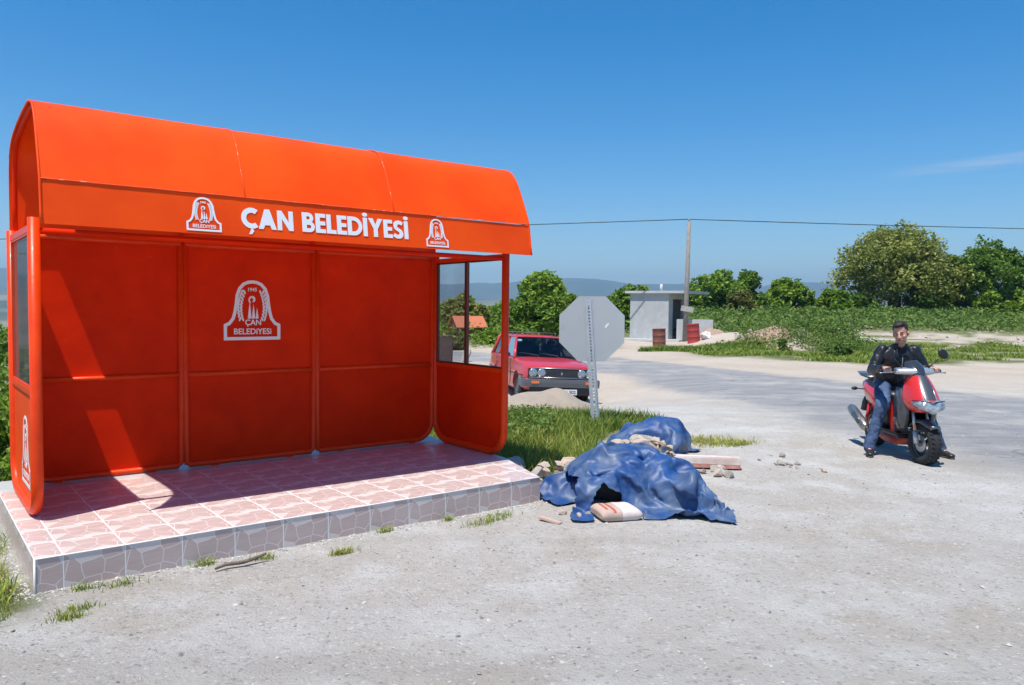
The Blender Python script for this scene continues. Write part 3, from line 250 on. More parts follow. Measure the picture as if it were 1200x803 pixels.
-7,0,0,-2,0,4,0,-1,-1,1,2,2,2,2,1,1,-1,-5,1,-3,0,-4,-5,-4,-1,0,1,1,0,-1,-2,-2,-3,-2,-2,-3,-2,-3,-4,-6,-5,-4,-4,-3,-3,7,-2,-2,-1,-1,1,0,0,2,3,1,2,-1,-3,2,2,3,3,1,-1,-1,-3,-2,-2,-1,2,6,9,7,-7,-1,4,0,0,3,7,0,-7,-7,-2,0,-1,-2,1,-3,2,3,-1,2,3,2,3,2,2,-2,-5,3,2,-3,-5,-4,-1,-4,-2,1,1,1,-1,-1,-3,-4,-4,-3,-2,-1,-1,-2,-4,-5,-6,-6,-4,-3,-3,9,-2,-2,0,0,2,-1,1,2,4,4,2,-3,0,1,3,2,1,0,-1,-1,-3,-3,-2,-1,2,6,2,4,-4,4,3,0,0,-2,-1,6,-7,-4,1,-2,-2,0,-1,-1,1,1,2,3,2,3,3,3,-1,-5,-1,2,-4,5,-4,-3,-2,-3,-2,0,2,0,0,-2,-3,-4,-4,-3,-2,-1,-1,-1,-3,-5,-7,-7,-6,-4,-2,8,-1,-1,1,0,3,0,0,3,3,4,4,-2,0,1,1,0,0,-1,-1,-2,-2,-3,-3,1,3,4,4,-3,0,3,3,1,0,-2,-5,-1,0,0,0,-3,0,-1,-1,-1,0,2,2,3,3,3,3,2,-4,-2,-1,0,-1,-3,3,-2,-2,-2,-1,0,1,0,0,-1,-3,-3,-4,-3,-2,-1,-1,-2,-3,-3,-8,-7,-7,-5,-3,8,-1,0,2,2,0,-1,1,1,6,5,2,0,-1,2,0,-1,-1,-2,-1,-2,-2,-3,-4,2,6,4,-3,0,1,3,1,2,-3,-2,0,-1,0,-1,-1,-1,-1,-1,-2,1,-1,2,3,3,3,4,2,-2,-1,-2,-1,-1,-1,-4,3,0,-2,-1,-1,1,0,1,-1,-2,-3,-4,-4,-2,-1,0,1,-1,-2,-6,-5,-8,-7,-6,-4,7,0,1,2,3,1,-2,-1,1,3,7,3,1,-2,-2,2,0,-1,-2,-1,-2,-3,-3,-5,5,1,3,3,-1,1,1,1,2,-3,0,0,0,-1,-1,-2,0,-1,-1,-3,1,0,2,4,3,4,2,2,-2,-1,-1,-2,-1,-4,-2,1,0,0,0,0,0,0,0,2,-2,-4,-3,-4,-2,-1,1,2,0,-2,-5,-8,-4,-8,-6,-6,8,0,1,3,1,0,0,-1,0,0,4,6,3,-1,-2,-1,0,2,-1,-2,-2,-3,-5,-5,3,5,4,1,1,1,0,1,0,-1,0,0,0,-1,-1,-2,0,-1,-1,-3,-1,2,2,4,5,3,2,0,-1,-1,-1,-1,-5,-3,1,0,0,1,-1,0,0,1,0,1,-2,-2,-5,-4,-1,0,2,2,1,-2,-6,-6,-5,-6,-6,-7,7,1,0,4,1,0,-1,-2,1,0,0,3,6,2,0,-1,1,-1,-1,-2,-3,-3,-5,-6,3,6,5,2,1,1,1,0,1,-1,0,0,-1,-1,-1,-2,0,-1,-2,-3,0,2,3,4,5,2,1,1,0,-1,-1,-2,-5,-2,0,1,1,0,0,-1,-2,-1,3,-1,0,-2,-5,-3,-3,2,3,3,1,-2,-5,-6,-5,-5,-7,-7,8,0,1,1,0,2,-3,1,2,1,1,1,1,3,3,-2,-2,-6,3,0,-2,-3,-5,-7,3,7,5,4,1,1,1,1,1,0,-1,0,-1,-3,-1,1,0,-1,-3,-3,-1,2,4,4,4,3,0,1,0,-1,-2,-3,-2,-1,-1,2,1,0,0,-2,-4,0,-1,3,-2,0,-4,-4,-2,3,1,3,5,-1,-6,-6,-6,-6,-5,-8,8,0,1,0,-6,4,1,2,1,2,2,1,2,2,2,-4,-4,-6,0,1,-1,-5,-2,-6,3,6,7,4,2,1,1,1,1,1,0,0,-1,-3,1,2,1,-2,-4,-3,-2,1,3,4,3,3,0,0,1,-1,-2,-2,-3,0,1,2,2,0,-6,-7,3,-3,1,2,1,-1,-2,-3,-1,-1,2,4,5,2,-7,-10,-2,-7,-8,-6,8,-1,0,-4,-3,1,5,3,1,2,1,1,1,1,-1,-5,-3,-2,-2,0,0,-3,-4,-4,4,6,6,3,-2,4,4,2,2,1,1,1,0,-2,2,3,1,-1,-5,-3,-3,0,2,2,3,1,0,1,0,0,-2,-1,-2,0,2,1,-1,-2,-5,-8,-2,3,2,1,2,-1,-1,-1,-1,2,2,-2,1,-1,-4,-5,-3,-4,-9,-7,6,-1,-3,-2,-2,0,4,5,2,0,-1,0,0,0,-4,0,-2,-2,-2,-2,0,-1,-2,-4,5,6,4,0,-2,4,6,4,4,3,3,2,-1,2,2,3,0,-1,-5,-4,-2,-1,1,1,2,-1,-2,0,0,1,0,0,-1,-1,-2,-6,2,-2,-2,-9,1,4,2,1,0,-3,1,3,0,3,-3,1,3,-1,-4,-5,-6,-5,-7,-7,6,-4,2,-2,-2,0,2,4,1,-5,0,0,0,0,-4,-3,-1,-1,0,-1,0,0,-3,-1,6,5,0,-2,0,6,4,7,6,6,5,4,1,1,2,1,0,-1,-4,-3,-2,-1,-1,-1,-4,2,-1,-2,-2,0,-4,-4,-3,-3,2,-5,-4,-2,5,-3,5,3,-5,3,0,0,-1,1,9,-5,6,-1,4,-1,-3,-5,-6,-7,-6,-7,5,-6,1,5,1,-2,0,3,-2,-6,-3,-1,0,1,-2,-2,-4,-2,-1,3,0,-2,1,0,6,0,-1,0,1,5,5,8,8,8,6,3,2,2,2,0,0,-3,-4,-3,-2,-3,-4,2,3,0,-4,-7,0,-1,-3,-4,-5,-8,-6,-6,-3,-1,7,10,5,4,-8,-1,1,1,1,-2,9,3,4,2,-3,6,-4,-4,-5,-8,-5,-7,5,-5,-5,3,7,5,1,-6,-1,-7,-3,-3,-1,-1,1,-1,-2,-4,-4,4,2,-2,0,5,1,-1,0,1,2,4,6,8,9,10,6,3,3,2,1,0,-2,-4,-4,-5,-4,-1,6,2,2,-3,-11,-4,1,-2,-8,-9,-6,-7,-9,-4,-2,0,10,11,11,2,-2,-7,0,0,0,3,9,5,3,1,1,2,-6,-8,3,-7,-5,-7,6,-5,-4,-6,4,5,7,3,-7,-6,-4,-4,-3,-2,0,1,-4,-5,3,0,3,-2,3,1,0,2,3,2,0,3,5,8,10,10,6,4,2,2,0,-1,-3,-4,-6,-5,-1,6,5,4,-6,-2,-13,-2,1,-6,-12,-11,-6,-8,-7,-3,-1,2,10,12,12,-2,6,-3,-5,0,2,5,2,6,6,4,-1,-3,-9,0,3,-6,-6,-5,3,-4,-4,0,-4,1,3,9,0,-7,-6,-2,-5,-3,-3,0,-5,3,3,-2,0,-1,2,3,0,5,3,2,2,2,4,7,9,10,5,4,2,1,-1,-2,-3,-5,-6,-3,6,4,5,2,-4,-9,-10,-2,2,-12,-13,-10,-7,-6,-6,-3,-1,2,10,14,11,-2,7,-1,-2,2,0,3,4,5,5,5,-4,-7,-3,0,5,-5,-7,-3,4,-4,0,-1,-3,-4,-1,8,3,-2,-6,-3,-5,-4,-4,-3,1,0,4,-1,-1,-1,2,1,2,3,5,3,3,3,3,6,9,8,5,3,1,1,-2,-2,-3,-6,-6,2,5,7,2,-1,-6,-9,-7,2,-2,-14,-13,-9,-6,-6,-5,-3,-1,3,9,13,11,3,1,6,-2,0,2,3,3,5,4,2,-5,-3,-1,0,3,-4,-7,-2,6,-4,-2,1,-3,-4,-5,4,5,-2,-1,-5,-4,-3,-4,-2,-1,1,4,-2,-1,0,2,2,1,2,5,2,2,4,5,5,9,8,4,2,1,-1,-3,-3,-3,-7,0,4,5,5,-1,-3,-8,-8,0,1,-5,-13,-11,-6,-5,-7,-6,-4,-1,3,8,12,9,8,0,5,2,0,2,3,3,4,4,-2,-1,-2,-6,4,1,-2,-5,-2,0,-1,2,-5,2,-6,-2,1,1,2,-3,-4,-3,-4,-2,-2,0,2,3,-3,1,0,1,2,2,2,0,2,2,4,5,8,9,6,3,1,-1,-4,-3,-2,-5,-1,3,5,5,0,-3,-6,
-6,0,-2,1,-7,-10,-6,-6,-6,-8,-7,-5,-1,3,8,11,11,4,5,4,3,1,2,2,2,3,6,-2,-2,-5,-3,1,3,0,-4,-1,1,0,1,0,-1,-2,-1,1,0,0,-3,-2,-4,-3,-2,-1,0,1,1,0,0,1,1,1,1,1,2,1,0,3,6,8,9,5,1,0,-2,-6,-3,-3,1,0,3,5,6,-6,-4,-2,-4,-1,-1,0,-6,-5,-4,-6,-7,-8,-8,-6,-1,3,7,11,11,5,6,5,3,2,0,1,3,2,4,-2,-3,-5,-2,2,1,1,0,-1,7,1,-1,1,-2,-2,2,0,0,-1,-2,-3,-4,-2,-2,-1,0,1,0,0,1,1,1,1,0,0,1,2,1,1,6,8,7,4,0,-2,-5,-4,-2,2,2,0,3,5,4,-4,-5,-3,-2,-1,-3,-2,0,-1,-4,-5,-8,-9,-9,-6,-2,3,7,11,11,6,7,5,4,1,-1,1,2,1,2,-5,-4,-2,2,1,1,1,1,0,8,0,-2,-2,-1,1,-2,1,2,-1,0,-3,-3,-2,-1,-2,-1,0,0,-1,-1,1,1,2,1,0,1,1,2,2,4,7,6,2,-1,-4,-3,-5,2,4,2,-1,4,4,3,-3,-3,-3,-2,-5,-1,1,2,0,-2,-5,-8,-10,-10,-6,-2,3,6,9,12,8,7,6,3,1,-2,2,0,0,-3,-3,-3,0,0,1,1,-1,3,2,4,0,0,-1,-1,-1,-1,1,1,0,1,-1,-2,-1,-2,-3,-2,-1,-1,1,0,0,2,1,2,0,-2,0,2,2,4,6,4,-1,-6,-3,-1,1,3,4,3,-1,2,4,2,-1,-3,-1,-3,-5,1,2,2,2,-2,-4,-8,-10,-10,-6,-2,2,6,8,11,10,8,5,3,0,-2,-3,1,0,-1,-4,-1,-1,1,0,-2,1,2,4,7,0,-1,0,0,-2,-1,1,1,0,1,0,0,-1,-3,-4,-2,-2,0,1,0,-1,-3,0,3,2,2,2,-1,1,3,4,1,-5,-2,2,1,1,1,3,3,1,1,2,2,-1,-1,-1,-2,-4,1,2,4,2,-1,-4,-8,-10,-8,-6,-2,2,6,7,10,9,8,5,3,-1,-4,-2,-1,1,-4,0,1,-1,0,-1,0,0,2,4,7,-1,0,0,0,-2,0,-1,0,1,0,0,0,-3,-3,1,-2,-3,0,2,1,-2,-2,-1,3,3,2,-1,1,1,0,1,0,-1,0,-1,2,1,2,2,2,1,2,1,1,0,0,-1,-1,-3,1,3,3,4,1,-3,-7,-9,-9,-5,-1,3,5,4,8,9,8,3,2,-4,-1,-1,-4,-2,1,1,0,1,0,-1,0,2,2,3,7,0,-1,0,0,-2,0,-1,0,0,0,-1,-1,-1,-1,-1,-1,-3,0,1,-3,3,-3,-1,-7,1,5,2,1,2,1,2,2,2,0,1,1,1,1,1,0,1,1,1,0,1,0,0,0,-2,1,2,6,5,-1,-2,-5,-6,-6,-4,-1,2,3,3,5,7,6,4,-6,2,0,-2,-5,0,1,1,0,2,-1,1,2,3,2,2,7,0,0,-1,0,-2,-5,-1,3,2,0,-1,0,-1,-2,-1,-1,-3,1,-6,3,3,-5,-6,-4,-4,2,3,3,6,4,4,2,0,1,0,1,0,1,1,-3,1,1,2,2,1,1,0,0,-1,2,2,7,5,0,-3,-3,-3,-3,-2,0,0,1,1,2,5,1,5,-4,2,-1,-5,-1,1,1,0,1,1,1,3,3,3,3,1,6,0,1,0,-1,-3,-3,-4,-2,5,3,0,0,-1,-1,-1,-2,-3,-3,-1,-2,4,-5,-7,-3,-1,1,3,6,6,6,3,1,-1,0,1,0,0,-1,-4,-1,1,5,0,2,1,1,0,1,-1,3,2,6,2,-3,5,-1,-1,-1,0,0,0,-1,-1,1,2,0,3,-2,3,-6,0,1,1,0,0,0,-1,3,5,4,4,3,0,5,3,0,0,-1,-2,-3,-4,-4,-2,6,3,1,0,-1,-1,-2,-2,-2,-1,-4,-2,-2,-2,-2,0,2,4,6,6,2,2,0,-2,1,-1,-3,-3,-2,-2,1,4,6,-2,1,3,-2,1,1,2,-1,6,1,0,5,3,-3,-2,-2,-2,0,1,2,2,2,1,0,0,2,-2,1,2,1,-1,-2,-3,0,1,5,5,6,4,1,2,7,2,2,0,0,-1,-3,-4,-4,-3,-3,2,4,5,-1,-1,-2,-2,-1,-1,-2,0,-2,-1,-1,1,2,4,5,3,0,0,-2,-1,2,-4,-3,-3,-2,-1,0,6,6,1,0,-1,-1,2,0,0,1,1,2,4,4,1,0,-1,-1,-1,-1,0,2,3,2,2,1,0,0,1,1,3,-1,-2,-4,-2,0,2,5,5,6,2,4,1,8,3,2,2,1,-1,-3,-3,-4,-5,-2,-2,1,3,3,-1,-2,-1,0,-1,0,0,0,0,-1,1,3,3,3,1,-2,-3,-1,1,0,-3,-3,-3,-3,-1,3,6,5,2,0,-2,-2,0,3,-1,1,1,1,4,-3,0,0,1,0,4,1,1,2,2,3,2,1,1,0,-3,0,2,1,-1,-3,-2,0,2,5,5,5,2,4,0,8,3,4,3,1,0,-3,-3,-5,-5,-3,-2,-1,0,1,3,-1,-1,1,0,1,2,1,1,1,1,1,1,-2,-6,-1,-2,1,1,2,-2,-3,-4,-3,3,3,4,6,2,-3,-4,1,-2,1,3,0,1,1,3,-4,1,1,2,0,1,1,3,4,3,3,0,2,0,0,-2,-1,2,0,-1,-2,-2,-1,3,4,4,4,3,4,0,7,4,4,3,3,0,-2,-5,-5,-5,-4,-2,-2,0,1,1,1,1,1,0,2,3,2,1,0,0,0,-1,-5,-3,2,-5,-3,2,2,0,-4,-1,-1,0,3,5,5,0,-3,-1,-2,0,0,2,2,1,0,1,1,1,2,1,1,1,1,3,2,2,2,3,2,0,-2,-1,-1,2,-1,-1,-1,-3,-1,3,2,4,3,4,4,1,7,4,3,4,3,0,-2,-4,-5,-5,-4,-3,-2,0,1,1,1,1,1,1,0,1,3,-1,0,1,1,-3,-2,1,-1,-4,-4,-4,0,1,2,0,-5,6,4,4,1,0,-1,0,-2,-3,2,2,2,2,1,-1,1,1,1,2,1,1,2,2,3,2,3,1,1,1,-1,-2,-1,0,0,-2,-3,-3,2,2,2,4,3,4,5,1,6,4,3,3,1,1,-1,-3,-5,-5,-4,-2,-2,0,1,2,0,1,1,1,0,0,-1,-1,0,1,1,0,1,1,-1,-3,-5,-4,-3,2,3,-2,-4,2,8,5,1,0,-6,3,0,-3,0,4,3,3,1,0,0,0,1,1,1,2,2,3,3,2,1,2,0,1,0,-3,-2,-1,-3,-3,-3,2,3,2,1,4,3,4,4,3,7,-2,-2,-1,1,0,0,2,0,-1,-3,-3,-3,3,1,0,2,2,1,1,-1,-2,-2,1,0,0,1,1,2,0,-1,-2,-4,-4,-2,-1,2,0,-6,0,3,8,-7,1,4,5,-5,3,-1,5,4,3,2,0,0,-1,1,1,1,1,3,3,3,2,1,1,0,0,0,-4,-3,-2,-3,-3,-1,1,2,1,3,-3,7,5,6,6,7,-1,-3,-6,-5,-3,0,1,1,1,1,0,1,2,2,4,1,3,1,1,-2,-2,-3,-4,1,3,1,2,1,0,0,-2,-3,-3,-2,-1,-1,1,-5,-3,-3,1,4,5,4,2,-6,0,8,6,4,3,1,0,-2,-2,1,1,1,3,3,3,3,2,1,0,0,0,-1,-6,-3,-3,-3,-2,0,-1,1,0,2,1,0,-1,-1,5,3,-3,-3,-2,-2,-1,-2,-3,2,2,2,3,3,1,4,0,3,3,1,0,-1,-3,-4,-4,-4,4,4,1,1,-1,1,-2,-1,-2,-1,-1,-1,-2,-3,-5,-2,-1,1,2,4,6,-6,8,7,6,4,3,0,-1,-3,-2,-1,1,2,3,4,3,3,2,0,0,0,-1,-2,-7,-4,-2,-2,0,-1,0,-1,2,2,2,2,-1,-3,1,5,-2,0,-1,-3,-3,-5,-1,3,1,3,4,3,2,2,2,5,4,1,-1,-2,-3,-5,-4,-4,-3,4,6,1,-1,1,-1,0,-1,-1,-1,-1,-2,-3,-5,-4,0,4,2,3,-4,7,8,7,5,4,2,
0,-2,-3,-3,0,1,2,3,3,4,1,-3,1,0,3,-1,-5,-8,-4,-1,-1,-1,0,1,1,2,2,3,4,1,-2,-5,6,1,-3,-5,-5,-3,-1,3,0,3,3,3,4,3,2,3,6,5,1,-1,-2,-4,-5,-4,-5,-3,-2,7,5,-2,-2,3,1,0,-1,-1,-1,-2,-3,-6,-3,0,3,-2,3,6,7,7,7,3,1,1,2,-2,-3,-2,0,1,2,2,3,0,-3,-1,1,1,1,3,-7,-9,-3,-1,1,1,1,-1,1,1,4,5,5,2,-1,-4,8,-5,-6,-5,-4,0,3,1,1,3,4,3,3,4,2,4,8,5,2,-2,-3,-3,-5,-5,-4,-3,-2,-1,3,4,-3,2,5,1,-1,-1,-2,-2,-2,-4,-4,-2,1,4,4,7,7,6,2,3,2,0,-1,0,-1,-2,0,0,2,2,-3,-1,0,1,1,2,2,-1,-7,-8,-4,1,3,2,0,0,1,2,4,6,6,2,0,-5,0,-6,-5,-5,1,2,1,1,3,3,3,3,3,5,2,5,9,6,2,-2,-4,-3,-5,-4,-4,-3,-3,-1,-1,1,1,0,3,5,1,-1,-2,-1,-2,-4,-2,0,2,2,6,6,6,1,4,2,1,0,-1,-2,-1,0,0,-1,-1,-1,1,1,1,1,1,2,1,-2,-8,-8,-2,2,4,3,2,0,1,2,4,6,5,4,-1,-5,2,-6,-5,-2,3,0,2,2,3,3,3,3,3,5,3,4,10,6,3,-2,-5,-3,-4,-5,-3,-3,-2,-2,-2,-1,2,-1,1,4,5,-1,-1,-2,-2,-2,0,1,1,4,5,5,2,3,1,-1,0,1,3,-3,1,0,0,-1,-3,0,1,1,1,0,1,1,1,-3,-8,-7,-2,4,4,4,3,1,1,3,3,7,4,3,0,-6,3,-6,-2,0,0,1,2,3,3,2,3,3,5,5,4,4,9,7,0,-1,-3,-4,-4,-4,-3,-3,-2,-2,-3,-2,1,0,1,3,5,0,-1,-2,-1,-1,1,2,3,3,3,4,0,1,0,0,2,2,2,-3,2,2,0,-1,-5,-4,2,2,2,0,0,1,0,-5,-6,-6,-2,4,5,4,4,1,1,2,5,5,-4,1,7,-2,2,-2,-1,1,0,-1,2,4,3,3,3,4,6,4,5,5,7,-6,-1,0,6,0,-5,-3,-4,-2,-2,-2,-3,-3,-2,3,1,3,4,-1,0,-1,-1,0,2,3,3,3,1,2,1,0,-1,-2,3,1,2,4,2,3,0,-2,-5,-5,-5,4,2,3,0,0,-3,-5,-6,-5,-2,5,5,5,2,2,2,2,1,2,3,-1,4,4,6,-2,1,0,-1,0,2,4,4,4,4,6,5,4,4,5,-6,-2,2,2,5,2,-4,-3,-3,-3,-1,-2,-3,-3,-2,-1,4,3,2,0,0,-1,0,2,3,3,2,2,1,-1,-2,-2,0,2,3,4,5,4,3,2,2,-2,-4,-7,-6,-4,1,4,4,-3,-4,-5,-5,-4,-1,3,6,5,3,2,2,2,0,2,-1,1,3,7,7,-1,0,0,-1,0,3,5,5,4,6,5,4,2,5,1,-4,-2,1,3,1,4,-2,-3,-2,-2,-2,-2,-2,-3,-3,-2,1,2,3,2,1,0,0,0,0,0,1,0,0,1,1,2,3,3,5,2,3,2,3,2,2,3,-4,-5,-6,-3,1,3,-3,-4,-5,-5,-4,-3,0,4,4,3,3,4,3,3,-1,-1,4,1,5,7,7,0,0,-2,0,2,3,5,4,7,5,5,3,1,4,-2,-7,6,0,2,1,0,1,-1,-2,-2,-1,-2,-3,-2,-4,-1,0,3,2,2,1,-1,0,0,0,1,0,0,0,2,2,2,3,4,4,4,3,2,4,0,1,-2,-3,-3,-2,-2,0,-3,-4,-5,-6,-4,-2,-2,1,3,4,4,2,2,1,3,3,1,1,5,6,9,8,0,-1,-1,0,2,4,5,3,7,0,5,7,1,3,-3,-5,0,7,3,-1,1,0,-1,-2,-1,-1,-2,-2,-2,-4,-1,0,2,3,2,0,0,-2,-2,-3,-2,1,1,2,3,4,5,2,4,6,4,2,2,3,0,0,-2,-4,-5,0,-2,-3,-5,-6,-5,-2,-2,-1,-1,1,3,3,3,3,2,2,2,1,3,5,7,8,7,9,-3,1,-1,0,2,4,5,2,6,-3,3,6,7,-3,4,-6,-3,3,3,3,3,-1,1,-1,-1,-1,-2,-2,-2,-2,-2,0,2,3,2,1,0,-1,-2,-2,-1,1,1,1,2,2,4,3,4,6,4,2,1,3,-2,-2,-6,-1,0,-2,-3,-5,-6,-5,-3,-1,-3,-1,1,2,3,3,3,2,2,3,1,2,6,7,8,7,7,9,-3,-1,-1,1,1,5,4,1,5,-3,4,3,4,2,1,0,-2,1,3,4,1,0,-4,-2,-2,-2,-2,-2,0,3,0,0,2,3,3,2,0,0,-1,0,0,2,0,0,0,0,2,2,5,6,0,3,-1,-2,0,0,1,-1,-3,-3,-3,-4,-7,-4,-3,-2,-4,0,3,2,3,3,1,2,1,3,4,4,7,8,8,7,7,8,-3,-2,0,0,1,4,4,0,2,1,4,4,3,3,3,-6,2,1,2,1,1,0,-1,-2,-1,-2,-3,-2,-2,0,4,2,3,3,4,2,2,1,2,0,1,1,1,-1,-1,-2,-1,1,4,6,0,1,0,0,1,-1,-2,-3,-3,-3,-5,1,-5,-4,-4,-5,-2,1,2,1,5,2,2,-3,4,5,6,4,7,8,7,8,5,7,-3,-2,-2,2,0,1,1,7,2,0,2,3,3,6,-5,-5,1,0,1,3,4,-2,-1,-1,2,0,-2,-3,0,-1,0,3,5,5,3,4,-1,4,4,2,1,2,1,-1,-2,-1,-2,0,3,3,0,0,0,-1,-1,-1,-4,-3,-3,-4,-4,-3,2,-5,-3,-5,0,2,2,1,1,6,-3,2,6,5,5,5,6,8,6,7,4,6,-2,-2,-2,-1,1,1,2,-1,5,6,3,4,-2,-1,-1,-1,3,0,1,1,1,-3,-1,0,0,1,0,1,-2,1,-2,2,6,5,5,3,-1,2,6,-5,-1,2,2,4,1,0,0,0,1,2,1,-1,-2,-1,-1,-2,-2,-2,-3,-4,-2,-7,-3,-2,-3,-2,2,2,2,1,1,2,2,3,6,5,6,5,5,7,6,5,1,7,-5,0,0,1,0,0,0,0,-2,7,6,4,3,-1,-1,-3,-1,-1,0,1,1,1,1,0,1,0,0,-3,1,1,-1,0,5,6,5,4,-2,2,5,-8,0,3,0,1,2,1,1,1,2,1,4,1,-1,0,-1,-2,-4,-4,-4,-3,-3,-7,-4,-3,-2,2,2,3,1,1,2,1,1,5,6,7,6,4,5,5,5,-1,-1,7,-7,-6,-4,0,3,3,2,2,1,-1,7,5,3,3,0,0,-2,0,0,2,2,1,0,0,-1,-2,-3,-1,2,0,-6,5,5,4,0,3,9,0,3,-9,-3,4,3,0,5,4,2,-1,-1,1,-2,8,1,-2,-2,-2,-3,-4,-4,-4,-5,-5,-5,-3,-1,4,3,2,2,1,1,2,3,4,7,6,6,3,4,4,4,0,-1,7,-9,-8,-6,-6,1,4,2,4,6,-3,5,7,3,5,3,2,1,2,1,1,1,0,-1,-1,-1,-5,-2,2,1,-6,-3,4,4,5,-2,2,8,8,0,-9,-7,3,6,1,5,4,-3,4,1,0,-6,12,3,-1,-2,-3,-3,-4,-4,-5,-5,-5,-5,-4,2,4,3,2,2,2,1,2,3,5,6,5,5,1,4,4,4,3,-2,6,-10,-9,-6,-5,-6,0,4,4,8,4,-1,4,4,6,7,3,3,3,2,0,-1,-2,-1,0,2,-4,1,0,-4,-7,-1,4,4,2,-2,2,8,7,4,-9,-7,6,1,1,7,-3,1,4,-3,5,-8,9,11,-1,-3,-4,-2,-4,-4,-5,-4,-5,-4,-4,3,4,3,3,2,1,2,2,3,4,5,4,5,0,3,2,4,4,4,5,-11,-8,-6,-6,-4,-3,0,4,7,6,1,1,4,8,6,4,4,4,2,-1,-1,-2,2,2,0,-2,2,-1,-9,-7,1,3,4,0,-3,6,5,7,5,-8,-6,7,2,2,0,-1,-1,1,2,4,-7,7,9,5,-3,-3,-4,-3,-5,-5,-4,-5,-4,0,4,4,3,3,1,2,1,2,3,4,4,
